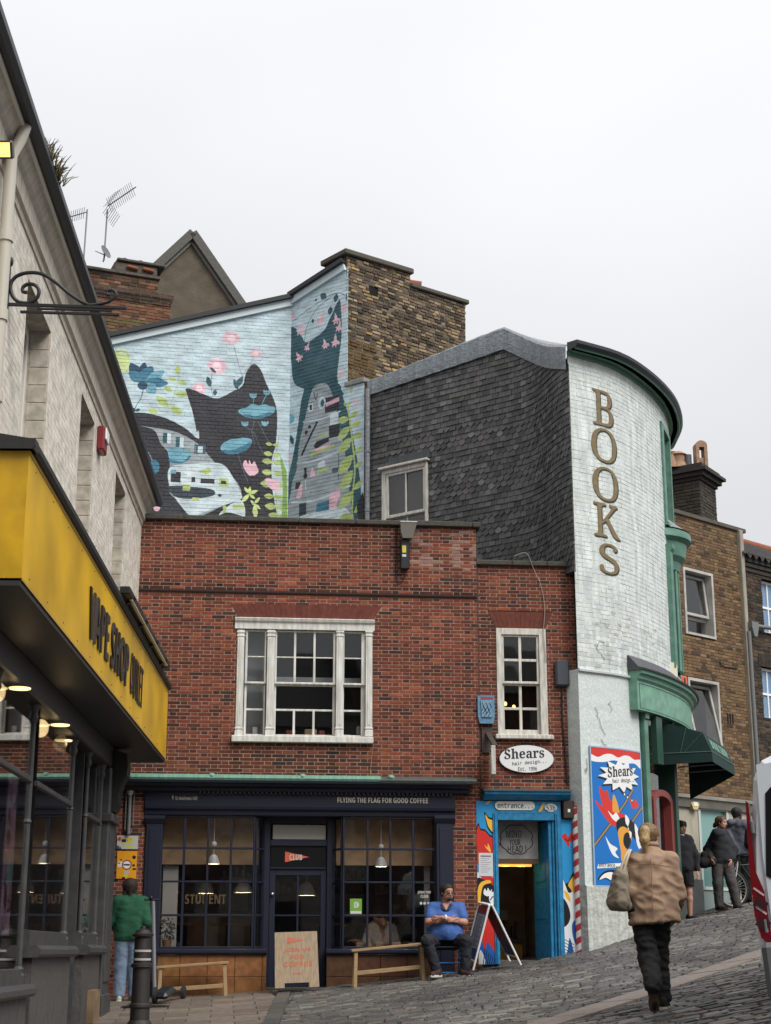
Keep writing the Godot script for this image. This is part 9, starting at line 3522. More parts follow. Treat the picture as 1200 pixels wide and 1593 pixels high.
func build_people() -> void:
	var skin:=mat("skin_fair",Color(0.44,0.235,0.165),0.55)
	var skin2:=mat("skin_ruddy",Color(0.42,0.2,0.135),0.55)
	var skin3:=mat("skin_dark",Color(0.06,0.032,0.022),0.5)
	var black:=mat("cloth_black",Color(0.0075,0.0075,0.0085),0.85,{"bump": "rough","bs": 0.1,"ts": 6.0})
	var white:=mat("shoe_white",Color(0.6,0.58,0.52),0.6)
	var dsole:=mat("sole_dark",Color(0.05,0.035,0.025),0.8)
	# ---- the woman walking up the street,seen from behind
	var g:=v3(2.462,1.111,-15.1)
	var gy:=ground(g.x,15.1)
	var o:=figure("woman with blonde ponytail in tan jacket walking uphill, seen from behind",v3(g.x,gy,-15.1),-0.1)
	var V:=func(px: float,py: float,z: float) -> Vector3: return v3((px - 1017.0) / 168.0,(1568.0 - py) / 174.0,z)
	var hp: Vector3 = V.call(1023.0,1293.0,-0.1)
	var hb:=Basis(UP,PI - 0.35)*Basis(v3(1,0,0),0.1)
	var sk:=MB.new()
	var nk:=hp+v3(0,-0.115,0.03)
	var shL: Vector3 = V.call(1001.0,1331.0,0.0)
	var shR: Vector3 = V.call(1053.0,1332.0,-0.02)
	var elL: Vector3 = V.call(993.0,1380.0,0.04)
	var elR: Vector3 = V.call(1063.0,1384.0,-0.08)
	var wrL: Vector3 = V.call(992.0,1406.0,-0.16)
	var wrR: Vector3 = V.call(1058.0,1416.0,-0.26)
	var hipL: Vector3 = V.call(1003.0,1412.0,0.0)
	var hipR: Vector3 = V.call(1033.0,1412.0,0.0)
	var knL: Vector3 = V.call(1013.0,1487.0,0.06)
	var knR: Vector3 = V.call(1029.0,1490.0,-0.14)
	var anL: Vector3 = V.call(1015.0,1532.0,0.3)
	var anR: Vector3 = V.call(1033.0,1552.0,-0.12)
	var chest:=(shL+shR)*0.5
	var pelv:=(hipL+hipR)*0.5
	blob(sk,[[chest,pelv,0.09,0.09],[nk,chest,0.05,0.05],[shL,elL,0.045,0.04],[elL,wrL,0.038,0.028],[shR,elR,0.045,0.04],[elR,wrR,0.038,0.028],[hipL,knL,0.075,0.05],[knL,anL,0.045,0.033],[hipR,knR,0.075,0.05],[knR,anR,0.045,0.033],[chest,shL,0.045,0.04],[chest,shR,0.045,0.04]],0.02,0.03)
	head(sk,hp,hb,0.97)
	hand(sk,wrL,(wrL - elL).normalized(),v3(1,0,0),1.0,0.6)
	hand(sk,wrR,(wrR - elR).normalized(),v3(-1,0,0),-1.0,0.6)
	part(o,"body",sk,skin)
	face(o,hp,hb,0.97,Color(0.16,0.1,0.05))
	var jk:=MB.new()
	var hm: float = V.call(0.0,1431.0,0).y
	blob(jk,[[shL+v3(0.07,-0.07,0.02),v3(shL.x+0.01,hm - 0.12,0.03),0.085,0.128],[shR+v3(-0.07,-0.07,0.0),v3(shR.x - 0.045,hm - 0.12,0.02),0.085,0.132],[v3(0.02,shL.y - 0.06,0.03),v3(0.02,hm - 0.12,0.06),0.105,0.14],[nk+v3(0,0.0,0),chest+v3(0,0.0,0.02),0.062,0.085],[nk+v3(0,-0.05,0.01),shL,0.06,0.062],[nk+v3(0,-0.05,0.01),shR,0.06,0.062],[shL,elL+v3(-0.02,0,0),0.066,0.06],[elL+v3(-0.02,0,0),wrL,0.062,0.05],[shR,elR+v3(0.0,0,0),0.068,0.068],[elR+v3(0.0,0,0),wrR,0.07,0.06]],0.013,0.04,[[v3(0.06,-1,0).normalized(),-hm*0.998]],0.02,v3(3.0,5.0,3.0))
	var tanm:=mat("jacket_tan",Color(0.3,0.195,0.128),0.8,{"bump": "rough","bs": 0.08,"ts": 5.0})
	var jo:=part(o,"jacket",jk,tanm)
	var cl:=MB.new()
	cl.tube(ring(nk+v3(0,0.045,0),0.066,0.064,20),0.024,8,false)
	part(jo,"collar",cl,tanm)
	var sm:=MB.new()
	sm.tube([V.call(1021.0,1330.0,0.148),V.call(1021.0,1360.0,0.178),V.call(1020.0,1400.0,0.2),V.call(1020.0,1428.0,0.205)],0.004,5)
	sm.tube([V.call(990.0,1340.0,0.12),V.call(1020.0,1338.0,0.152),V.call(1050.0,1343.0,0.11)],0.004,5)
	part(jo,"seam",sm,mat("seam_tan",Color(0.2,0.12,0.07),0.8))
	var tr:=MB.new()
	blob(tr,[[hipL+v3(0,-0.02,0),knL,0.105,0.085],[knL,anL+v3(0,0.03,-0.02),0.085,0.07],[hipR+v3(0,-0.02,0),knR,0.105,0.085],[knR,anR+v3(0,0.04,0),0.085,0.074],[hipL,hipR,0.1,0.1]],0.014,0.04,[],0.018,v3(4,8,4))
	part(o,"trousers",tr,black)
	var hm2:=mat("hair_blonde",Color(0.2,0.115,0.05),0.55,{"tex": "grain","ts": 3.0})
	part(o,"hair",hair_cap(hp,hb,0.97,0.012,v3(0,-0.5,0.85),0.028),hm2)
	var pt:=MB.new()
	var bk:=hb*v3(0,0,-1)
	blob(pt,[[hp+bk*0.09+UP*0.05,hp+bk*0.14+UP*0.04,0.036,0.044],[hp+bk*0.14+UP*0.03,hp+bk*0.16 - UP*0.05,0.046,0.046],[hp+bk*0.16 - UP*0.05,hp+bk*0.14 - UP*0.16,0.046,0.018]],0.009,0.012,[],0.006,v3(40,8,40))
	part(o,"ponytail",pt,mat("hair_pale",Color(0.46,0.31,0.14),0.5,{"tex": "grain","ts": 3.0}))
	# left foot rolling off its toes,sole towards us; right foot flat ahead
	shoe(o,V.call(1014.5,1530.0,0.33),V.call(1016.0,1569.0,0.2),black,mat("sole_brown",Color(0.1,0.06,0.036),0.7),v3(0,0.3,-1),1.12)
	shoe(o,anR+v3(0,-0.075,0.06),anR+v3(0.04,-0.07,-0.2),black,white)
	# bag on her shoulder
	var bg:=thing("tote_bag","olive grey canvas tote bag with pale straps hanging from the walking woman's shoulder","bag",v3(g.x,gy+0.8,-15.1))
	origin.erase(bg)
	bg.rotation.y = -0.1
	bg.position = v3(g.x,gy,-15.1)
	var tb:=MB.new()
	blob(tb,[[V.call(972.0,1354.0,0.12),V.call(966.0,1398.0,0.14),0.055,0.09],[V.call(978.0,1346.0,0.02),V.call(975.0,1402.0,0.05),0.055,0.092],[V.call(975.0,1358.0,0.2),V.call(972.0,1398.0,0.2),0.055,0.08]],0.012,0.05,[[UP,V.call(0.0,1343.0,0).y],[v3(0,-1,0),-V.call(0.0,1411.0,0).y]],0.012,v3(6,9,6))
	var canvas:=mat("bag_canvas",Color(0.215,0.18,0.135),0.9,{"bump": "rough","bs": 0.15,"ts": 6.0})
	part(bg,"sack",tb,canvas)
	for k in 2:
		var st:=MB.new()
		st.tube(smooth([V.call(972.0+6*k,1352.0,0.16),V.call(980.0+5*k,1330.0,0.14),V.call(988.0+3*k,1317.0,0.06),V.call(990.0+3*k,1318.0,-0.08),V.call(984.0+4*k,1350.0,-0.06)],4),0.012,6)
		part(bg,"strap",st,mat("strap_pale",Color(0.5,0.42,0.3),0.8))
	# ---- the seated man
	var sp:=v3(0.925,1.3,-24.75)
	var sy:=ground(sp.x,24.75)
	var so:=figure("seated man in blue short sleeved shirt and glasses with folded arms outside the cafe",v3(sp.x,sy,-24.75),0.0)
	sk = MB.new()
	hp = v3(0.02,1.235,0.03)
	hb = Basis(UP,0.5)*Basis(v3(1,0,0),0.08)
	shL = v3(-0.2,1.0,-0.02)
	shR = v3(0.21,1.0,-0.02)
	elL = v3(-0.27,0.8,0.12)
	elR = v3(0.27,0.79,0.12)
	wrL = v3(0.02,0.855,0.3)
	wrR = v3(-0.02,0.815,0.25)
	hipL = v3(-0.12,0.52,-0.02)
	hipR = v3(0.12,0.52,-0.02)
	knL = v3(-0.3,0.52,0.36)
	knR = v3(0.28,0.52,0.36)
	anL = v3(-0.17,0.1,0.34)
	anR = v3(0.27,0.1,0.34)
	blob(sk,[[v3(0,0.98,-0.03),v3(0,0.62,0.0),0.12,0.11],[hp+v3(0,-0.14,-0.03),v3(0,1.0,-0.03),0.06,0.08],[shL,elL,0.062,0.055],[elL,wrR+v3(0.06,0,0),0.052,0.036],[shR,elR,0.062,0.055],[elR,wrL - v3(0.08,0,0),0.052,0.036],[hipL,knL,0.09,0.06],[knL,anL,0.06,0.04],[hipR,knR,0.09,0.06],[knR,anR,0.06,0.04]],0.018,0.03)
	head(sk,hp,hb,1.06)
	hand(sk,v3(0.06,0.81,0.26),v3(1,0.12,-0.25),v3(0,0.1,-1),1.0,0.5)
	hand(sk,v3(-0.09,0.86,0.3),v3(-1,-0.1,-0.25),v3(0,-0.2,-1),1.0,0.5)
	part(so,"body",sk,skin2)
	face(so,hp,hb,1.06,Color(0.02,0.015,0.012))
	var shirt:=mat("shirt_blue",Color(0.04,0.105,0.33),0.8,{"bump": "rough","bs": 0.1,"ts": 5.0})
	var ts:=MB.new()
	blob(ts,[[v3(-0.1,0.96,-0.03),v3(-0.09,0.6,0.06),0.13,0.17],[v3(0.1,0.96,-0.03),v3(0.09,0.6,0.06),0.13,0.17],[v3(0,0.78,0.08),v3(0,0.64,0.12),0.16,0.16],[shL,shR,0.085,0.085],[shL,shL.lerp(elL,0.62),0.088,0.085],[shR,shR.lerp(elR,0.62),0.088,0.085],[hp+v3(0,-0.17,-0.05),v3(0,0.98,-0.05),0.075,0.1]],0.014,0.04,[[v3(0,-1,0),-0.53],[v3(0,1,0.5).normalized(),v3(0,1.075,0.04).dot(v3(0,1,0.5).normalized())]],0.008,v3(4,6,4))
	var sho:=part(so,"shirt",ts,shirt)
	var vn:=MB.new()
	vn.ext(PackedVector2Array([v2(-0.055,0.12),v2(0.055,0.12),v2(0.0,0.0)]),Transform3D(Basis(v3(1,0,0),-0.5),v3(0.0,0.965,0.115)),0.01)
	part(so,"open_neck",vn,skin2)
	for s in [-1.0,1.0]:
		var lp:=MB.new()
		lp.ext(PackedVector2Array([v2(0.0,0.0),v2(0.06*s,0.13),v2(0.1*s,0.1),v2(0.05*s,0.02)]),Transform3D(Basis(v3(1,0,0),-0.5),v3(0.0,0.96,0.122)),0.012)
		part(sho,"collar",lp,mat("collar_navy",Color(0.012,0.02,0.06),0.8))
	for k in 3:
		var bt:=MB.new()
		bt.ball(v3(0.0,0.77 - k*0.075,0.255+0.02*k),v3(0.008,0.008,0.004),8,4)
		part(sho,"button",bt,mats["collar_navy"])
	tr = MB.new()
	var denim:=mat("denim_dark",Color(0.011,0.012,0.019),0.85,{"bump": "rough","bs": 0.1,"ts": 6.0})
	blob(tr,[[hipL,knL,0.115,0.088],[knL,anL+v3(0,0.02,0),0.085,0.072],[hipR,knR,0.115,0.088],[knR,anR+v3(0,0.02,0),0.085,0.072],[hipL,hipR,0.13,0.13]],0.014,0.03,[[v3(0,-1,0),-0.085]],0.012,v3(6,8,6))
	part(so,"jeans",tr,denim)
	var maroon:=mat("shoe_maroon",Color(0.035,0.012,0.014),0.7)
	shoe(so,anL+v3(0.05,-0.1,-0.02),anL+v3(-0.08,-0.1,0.24),maroon,white,UP,1.15)
	shoe(so,anR+v3(-0.06,-0.1,-0.02),anR+v3(0.1,-0.1,0.22),maroon,white,UP,1.15)
	part(so,"hair",hair_cap(hp,hb,1.06,0.01,v3(0,-0.62,0.78),0.02),mat("hair_black",Color(0.012,0.009,0.008),0.7))
	var gl:=MB.new()
	for s in [-1.0,1.0]:
		gl.bar(hp+hb*v3(0.008*s,0.0,0.105),hp+hb*v3(0.062*s,0.0,0.098),0.034,0.006,UP,0.003)
		gl.bar(hp+hb*v3(0.064*s,0.01,0.095),hp+hb*v3(0.084*s,0.01,-0.01),0.008,0.005,UP)
	part(so,"glasses",gl,mat("glasses_black",Color(0.012,0.01,0.01),0.25))
	var gt:=MB.new()
	blob(gt,[[hp+hb*v3(-0.03,-0.085,0.085),hp+hb*v3(0.03,-0.085,0.085),0.016,0.016],[hp+hb*v3(0,-0.09,0.085),hp+hb*v3(0,-0.112,0.07),0.02,0.016]],0.008,0.01)
	part(so,"goatee",gt,mats["hair_black"])
	var wt:=MB.new()
	wt.tube([v3(-0.03,0.855,0.29),v3(0.0,0.857,0.285)],0.046,10)
	part(so,"watch",wt,white)
	# his folding chair
	var ch:=thing("folding_chair","bright blue metal chair under the seated man","chair",v3(sp.x,sy,-24.75))
	origin.erase(ch)
	var cbm:=mat("chair_blue",Color(0.03,0.16,0.42),0.4)
	for s in [-1.0,1.0]:
		var b:=MB.new()
		b.bar(v3(0.21*s,0.0,0.24),v3(0.23*s,0.88,-0.26),0.035,0.025,v3(0,0,1),0.004)
		part(ch,"frame_leg",b,cbm)
		b = MB.new()
		b.bar(v3(0.19*s,0.0,-0.22),v3(0.19*s,0.44,0.2),0.03,0.02,v3(0,0,1),0.004)
		part(ch,"leg",b,cbm)
	for k in 4:
		var b:=MB.new()
		b.box(Transform3D(Basis(),v3(0.0,0.43,0.17 - 0.1*k)),v3(0.4,0.018,0.08),0.004)
		part(ch,"seat_slat",b,mat("chair_dark",Color(0.012,0.014,0.02),0.5))
	for k in 2:
		var b:=MB.new()
		b.bar(v3(-0.3,0.84 - 0.14*k,-0.25),v3(0.24,0.84 - 0.14*k,-0.25),0.07,0.018,v3(0,0,1),0.004)
		part(ch,"back_slat",b,cbm)
	for q in [[0.06,0.22],[0.2,0.12]]:
		var b:=MB.new()
		b.bar(v3(-0.21,q[0],q[1]),v3(0.21,q[0],q[1]),0.04,0.02,UP,0.004)
		part(ch,"stretcher",b,cbm)
	# ---- the one in the green jumper,back to us
	var gp:=v3(-3.831,0.849,-24.3)
	var ggy:=ground(gp.x,24.3)
	var go:=figure("person in green jumper and loose pale jeans standing with back turned by the stickered plates",v3(gp.x,ggy,-24.3),0.0)
	stander(go,{"skin": skin,"top": mat("jumper_green",Color(0.006,0.07,0.033),0.85),"legs": mat("denim_pale",Color(0.17,0.235,0.33),0.85),"shoe": white,"sole": white,"hair": mat("hair_brown",Color(0.018,0.01,0.007),0.75),"turn": PI+0.35,"scale": 1.0,"loose": 0.03,"bob": true,"elbows": [v3(-0.27,1.14,0.02),v3(0.26,1.13,0.04)],"wrists": [v3(-0.2,1.0,-0.2),v3(0.14,1.05,-0.22)],"brow": Color(0.02,0.012,0.008),"lean": -0.02})
	# ---- man in black jumper and shorts
	var mp:=v3(5.458,2.336,-29.6)
	var mo:=figure("young man with dark fringe in black jumper and black shorts by the bookshop door",v3(mp.x,ground(mp.x,29.6),-29.6),0.0)
	stander(mo,{"skin": skin,"top": mat("jumper_black",Color(0.012,0.013,0.017),0.85),"legs": black,"shorts": 0.6,"shoe": black,"sole": dsole,"hair": mats["hair_black"],"turn": 0.55,"scale": 1.02,"loose": 0.02,"elbows": [v3(-0.26,1.14,-0.05),v3(0.27,1.13,0.0)],"wrists": [v3(-0.22,0.9,0.06),v3(0.27,0.87,0.05)],"brow": Color(0.015,0.01,0.008),"collar": true})
	# ---- woman in black top and grey trousers
	var wp:=v3(6.293,2.323,-30)
	var wo:=figure("woman in black top and grey checked trousers standing before the office window",v3(wp.x,ground(wp.x,30.0),-30.0),0.0)
	stander(wo,{"skin": skin,"top": mats["jumper_black"],"legs": mat("check_grey",Color(0.075,0.07,0.068),0.85,{"tex": "stain","ts": 4.0}),"shoe": black,"sole": dsole,"hair": mat("hair_auburn",Color(0.085,0.04,0.022),0.5),"turn": 0.95,"scale": 0.98,"loose": 0.025,"elbows": [v3(-0.27,1.14,-0.04),v3(0.26,1.13,-0.04)],"wrists": [v3(-0.24,0.96,0.14),v3(0.16,0.93,0.1)],"ankles": [v3(-0.1,0.09,0.0),v3(0.22,0.11,0.12)],"knees": [v3(-0.11,0.5,0.03),v3(0.13,0.52,0.12)],"brow": Color(0.05,0.03,0.02),"bun": true})
	var hb2:=thing("handbag","black shoulder bag hanging at the grey trousered woman's right side","bag",v3(wp.x - 0.28,ground(wp.x,30.0)+0.8,-29.95))
	origin.erase(hb2)
	var hbm:=MB.new()
	blob(hbm,[[v3(-0.08,0.06,0.02),v3(0.08,0.1,0.02),0.1,0.1],[v3(-0.06,0.2,0.0),v3(0.06,0.22,0.0),0.07,0.07]],0.014,0.04,[],0.01)
	part(hb2,"pouch",hbm,black)
	hbm = MB.new()
	hbm.tube([v3(-0.04,0.26,0.0),v3(0.02,0.45,0.06),v3(0.1,0.62,0.0)],0.012,5)
	part(hb2,"strap",hbm,black)
	# ---- man in grey hooded top beyond her,with the bicycle
	var cp:=v3(6.804,2.38,-30.9)
	var co:=figure("man with cropped hair in grey blue hooded top and backpack turned away beside the bicycle",v3(cp.x,ground(cp.x,30.9),-30.9),0.0)
	stander(co,{"skin": skin3,"top": mat("hoodie_grey",Color(0.105,0.115,0.145),0.85),"legs": black,"shoe": black,"sole": dsole,"hair": mats["hair_black"],"turn": PI - 0.9,"scale": 1.04,"loose": 0.035,"elbows": [v3(-0.2,1.16,0.1),v3(0.25,1.13,0.0)],"wrists": [v3(-0.12,0.95,0.2),v3(0.2,0.93,0.12)],"brow": Color(0.01,0.008,0.008),"crop": true,"hood": true})
	var pk:=thing("backpack","black backpack on the hooded man by the bicycle","backpack",v3(cp.x+0.18,ground(cp.x,30.9)+1.05,-30.75))
	origin.erase(pk)
	var pkm:=MB.new()
	blob(pkm,[[v3(0.02,0.08,0.0),v3(0.02,0.36,0.0),0.12,0.1]],0.016,0.03)
	part(pk,"pack",pkm,black)
	bicycle(v3(6.524,0,-30.35))
	# ---- guest inside the cafe,seen through the right window
	var ip:=cw.p(4.131,1.05,-1.5)
	var io:=figure("seated guest in pale shirt behind the right cafe window, leaning forward",ip,0.0)
	sk = MB.new()
	hp = v3(-0.05,1.12,0.1)
	hb = Basis(UP,-2.2)*Basis(v3(1,0,0),0.5)
	blob(sk,[[v3(0,0.95,0),v3(0.08,0.5,0),0.13,0.14],[hp,v3(0,0.95,0),0.05,0.06],[v3(-0.18,0.92,0.05),v3(-0.26,0.68,0.1),0.05,0.04],[v3(-0.26,0.68,0.1),v3(-0.4,0.72,0.0),0.04,0.03],[v3(0.18,0.9,0.0),v3(0.24,0.66,0.0),0.05,0.04],[v3(0.24,0.66,0.0),v3(0.05,0.66,0.2),0.04,0.03],[v3(0.0,0.5,0),v3(-0.4,0.5,0.0),0.1,0.07],[v3(-0.4,0.5,0),v3(-0.4,0.05,0.0),0.06,0.04]],0.022,0.03)
	head(sk,hp,hb,1.0)
	hand(sk,v3(-0.4,0.72,0.0),v3(-1,0.1,0),v3(0,-1,0),1.0,0.5)
	hand(sk,v3(0.05,0.66,0.2),v3(-1,0,0.2),v3(0,-1,0),-1.0,0.5)
	part(io,"body",sk,skin)
	var isr:=MB.new()
	blob(isr,[[v3(-0.08,0.92,0),v3(0,0.52,0),0.13,0.15],[v3(0.1,0.9,0),v3(0.12,0.52,0),0.13,0.15],[v3(-0.18,0.92,0.05),v3(-0.25,0.7,0.1),0.075,0.07],[v3(0.18,0.9,0.0),v3(0.24,0.68,0.0),0.075,0.07]],0.018,0.04,[],0.012)
	part(io,"shirt",isr,mat("shirt_pale",Color(0.6,0.56,0.54),0.8))
	part(io,"hair",hair_cap(hp,hb,1.0,0.012,v3(0,-0.6,0.8),0.025),mats["hair_brown"])

func ring(c: Vector3,rx: float,rz: float,n: int) -> Array:
	var o:=[]
	for k in n+1:
		o.append(c+v3(cos(TAU*k / n)*rx,0.0,sin(TAU*k / n)*rz))
	return o

# somebody upright: o gives materials and the few joints that differ; x is to the picture's right and z towards it,the body turned by o.turn
func stander(n: Node3D,o: Dictionary) -> void:
	var s: float = o.scale
	n.scale = v3(s,s,s)
	var rot:=Basis(UP,o.turn)
	var half:=Basis(UP,0.0)
	var facing:=cos(o.turn)
	var wd:=0.2*absf(facing)+0.12*(1.0 - absf(facing))
	var sd:=rot.x*0.2
	var shL:=v3(0,1.43,0) - sd.abs()*v3(1,0,0)+v3(0,0,-sd.z*signf(sd.x))
	var shR:=v3(0,1.43,0)+sd.abs()*v3(1,0,0)+v3(0,0,sd.z*signf(sd.x))
	var fw:=rot.z
	var elL: Vector3 = o.elbows[0]
	var elR: Vector3 = o.elbows[1]
	var wrL: Vector3 = o.wrists[0]
	var wrR: Vector3 = o.wrists[1]
	var kn: Array = o.get("knees",[v3(-0.1,0.5,0.0)+fw*0.02,v3(0.1,0.5,0.0)+fw*0.02])
	var an: Array = o.get("ankles",[v3(-0.11,0.09,0.0),v3(0.11,0.09,0.0)])
	var hipL:=v3(-0.09,0.92,0)
	var hipR:=v3(0.09,0.92,0)
	var hp:=v3(o.get("lean",0.0),1.63,0)+fw*0.03
	var sk:=MB.new()
	blob(sk,[[v3(0,1.34,0),v3(0,0.98,0),0.085,0.09],[v3(hp.x,1.52,0),v3(0,1.4,0),0.055,0.07],[shL,elL,0.05,0.042],[elL,wrL,0.04,0.029],[shR,elR,0.05,0.042],[elR,wrR,0.04,0.029],[shL,shR,0.05,0.05],[hipL,kn[0],0.085,0.055],[kn[0],kn[0].lerp(an[0],0.3),0.054,0.058],[kn[0].lerp(an[0],0.3),an[0],0.058,0.04],[hipR,kn[1],0.085,0.055],[kn[1],kn[1].lerp(an[1],0.3),0.054,0.058],[kn[1].lerp(an[1],0.3),an[1],0.058,0.04]],0.018,0.03)
	var hb:=Basis(UP,o.turn)*Basis(v3(1,0,0),0.06)
	head(sk,hp,hb)
	hand(sk,wrL,(wrL - elL).normalized(),v3(1,0,-0.3),1.0 if facing > 0 else -1.0,0.45)
	hand(sk,wrR,(wrR - elR).normalized(),v3(-1,0,-0.3),-1.0 if facing > 0 else 1.0,0.45)
	part(n,"body",sk,o.skin)
	face(n,hp,hb,1.0,o.brow)
	var L: float = o.loose
	var t:=MB.new()
	blob(t,[[shL*0.5+v3(0,0.69,0),v3(-0.08,0.93,0),0.125,0.12+L],[shR*0.5+v3(0,0.69,0),v3(0.08,0.93,0),0.125,0.12+L],[v3(0,1.32,0) - fw*0.02,v3(0,0.98,0) - fw*0.01,0.115,0.12],[v3(0,1.3,0)+fw*0.04,v3(0,1.0,0)+fw*0.03,0.11,0.12],[shL,shR,0.072,0.072],[v3(0,1.5,-0.0) - fw*0.02,v3(0,1.42,0),0.066,0.09],[shL,elL,0.066+L*0.5,0.055+L*0.6],[elL,elL.lerp(wrL,0.92),0.055+L*0.6,0.044+L*0.4],[shR,elR,0.066+L*0.5,0.055+L*0.6],[elR,elR.lerp(wrR,0.92),0.055+L*0.6,0.044+L*0.4]],0.016,0.04,[[v3(0,-1,0),-0.86]],0.008,v3(4,6,4))
	part(n,"top",t,o.top)
	t = MB.new()
	var low: float = o.get("shorts",0.06)
	var lg:=[[hipL,kn[0],0.105+L*0.6,0.072+L],[kn[0],an[0]+v3(0,0.0,0),0.07+L,0.062+L*0.8],[hipR,kn[1],0.105+L*0.6,0.072+L],[kn[1],an[1],0.07+L,0.062+L*0.8],[hipL,hipR,0.12,0.12]]
	blob(t,lg,0.016,0.03,[[v3(0,-1,0),-low],[UP,1.0]],0.008,v3(7,7,7))
	part(n,"shorts" if low > 0.3 else "trousers",t,o.legs)
	for k in 2:
		var a: Vector3 = an[k] - UP*an[k].y
		var d:=(fw+v3(0.25*(k*2 - 1),0,0)*facing).normalized()
		shoe(n,a - d*0.05,a+d*0.19,o.shoe,o.sole)
	if o.get("bob",false):
		part(n,"hair",hair_cap(hp,hb,1.0,0.028,v3(0,-0.3,0.95),0.035,[[hp+hb*v3(-0.06,-0.02,-0.03),hp+hb*v3(-0.085,-0.14,-0.05),0.05,0.03],[hp+hb*v3(0.06,-0.02,-0.03),hp+hb*v3(0.085,-0.14,-0.05),0.05,0.03],[hp+hb*v3(0,-0.03,-0.06),hp+hb*v3(0,-0.14,-0.08),0.06,0.035]]),o.hair)
	elif o.get("crop",false):
		part(n,"hair",hair_cap(hp,hb,1.0,0.005,v3(0,-0.7,0.7),0.01),o.hair)
	elif o.get("bun",false):
		part(n,"hair",hair_cap(hp,hb,1.0,0.01,v3(0,-0.6,0.8),0.02,[[hp+hb*v3(0,-0.03,-0.12),hp+hb*v3(0,-0.06,-0.14),0.045,0.035]]),o.hair)
	else:
		part(n,"hair",hair_cap(hp,hb,1.0,0.016,v3(0,-0.8,0.6),0.022,[[hp+hb*v3(-0.03,0.085,0.06),hp+hb*v3(0.04,0.085,0.06),0.03,0.03]]),o.hair)
	if o.get("collar",false):
		var c:=MB.new()
		c.tube(ring(v3(0,1.5,0.015),0.066,0.06,16),0.014,6,false)
		part(n,"collar",c,mats["shirt_pale"] if mats.has("shirt_pale") else mat("shirt_pale",Color(0.6,0.56,0.54),0.8))
	if o.get("hood",false):
		var c:=MB.new()
		blob(c,[[v3(-0.08,1.47,0) - fw*0.07,v3(0.08,1.47,0) - fw*0.07,0.06,0.06],[v3(-0.09,1.5,0),v3(-0.06,1.48,0) - fw*0.08,0.035,0.05],[v3(0.09,1.5,0),v3(0.06,1.48,0) - fw*0.08,0.035,0.05]],0.014,0.03)
		part(n,"hood",c,o.top)

func bicycle(c: Vector3) -> void:
	var y:=ground(c.x,-c.z)
	var b0:=v3(c.x,y,c.z)
	var o:=thing("bicycle","dark bicycle with pale tyre leaning behind the woman in grey trousers","bicycle",b0)
	origin.erase(o)
	o.rotation.y = 0.35
	var dark:=mat("bike_black",Color(0.012,0.012,0.013),0.4)
	var tyre:=mat("bike_tyre",Color(0.018,0.018,0.018),0.8)
	var chrome:=mat("bike_rim",Color(0.45,0.43,0.38),0.35,{"metal": 0.8})
	for wx in [0.0,1.02]:
		var t:=MB.new()
		var pts:=[]
		for k in 37:
			pts.append(v3(wx+cos(TAU*k / 36)*0.335,0.345+sin(TAU*k / 36)*0.335,0))
		t.tube(pts,0.022,8,false)
		var w:=part(o,"wheel",t,tyre)
		t = MB.new()
		pts = []
		for k in 37:
			pts.append(v3(wx+cos(TAU*k / 36)*0.308,0.345+sin(TAU*k / 36)*0.308,0))
		t.tube(pts,0.012,6,false)
		part(w,"rim",t,chrome)
		t = MB.new()
		for k in 28:
			var a:=TAU*k / 28
			t.tube([v3(wx+cos(a+0.25*(k % 2*2 - 1))*0.025,0.345+sin(a+0.25*(k % 2*2 - 1))*0.025,0.02*(k % 2*2 - 1)),v3(wx+cos(a)*0.305,0.345+sin(a)*0.305,0)],0.0022,4,false)
		t.tube([v3(wx,0.345,-0.05),v3(wx,0.345,0.05)],0.022,8)
		part(w,"spokes",t,chrome)
	var f:=MB.new()
	var hd:=v3(0.17,0.86,0); var bb:=v3(0.6,0.3,0); var st:=v3(0.76,0.82,0); var ra:=v3(1.02,0.345,0)
	f.tube([hd,bb],0.018,8); f.tube([hd - v3(-0.02,0.08,0),st],0.016,8); f.tube([bb,st+v3(0.03,0.1,0)],0.016,8)
	f.tube([bb,ra],0.012,6); f.tube([st,ra],0.01,6)
	part(o,"frame",f,dark)
	f = MB.new()
	f.tube([v3(0,0.345,0.05),v3(0.11,0.7,0.04),v3(0.16,0.84,0)],0.012,6)
	f.tube([v3(0,0.345,-0.05),v3(0.11,0.7,-0.04),v3(0.16,0.84,0)],0.012,6)
	part(o,"fork",f,mat("fork_white",Color(0.5,0.5,0.48),0.4))
	f = MB.new()
	f.tube([v3(0.2,0.95,0),hd],0.014,6)
	f.tube([v3(0.22,0.98,-0.28),v3(0.17,0.97,0),v3(0.22,0.98,0.28)],0.013,6)
	part(o,"handlebar",f,dark)
	f = MB.new()
	blob(f,[[v3(0.68,0.95,0),v3(0.9,0.96,0),0.025,0.06]],0.012)
	part(o,"saddle",f,dark)
	f = MB.new()
	f.lathe([v2(0.05,-0.004),v2(0.095,-0.004),v2(0.095,0.004),v2(0.05,0.004)],24,Transform3D(Basis(v3(1,0,0),PI / 2),bb+v3(0,0,0.05)))
	f.tube([bb+v3(0,0,0.06),bb+v3(0.05,-0.16,0.07)],0.01,5)
	f.tube([bb - v3(0,0,0.06),bb+v3(-0.05,0.16,-0.07)],0.01,5)
	part(o,"crank",f,chrome)

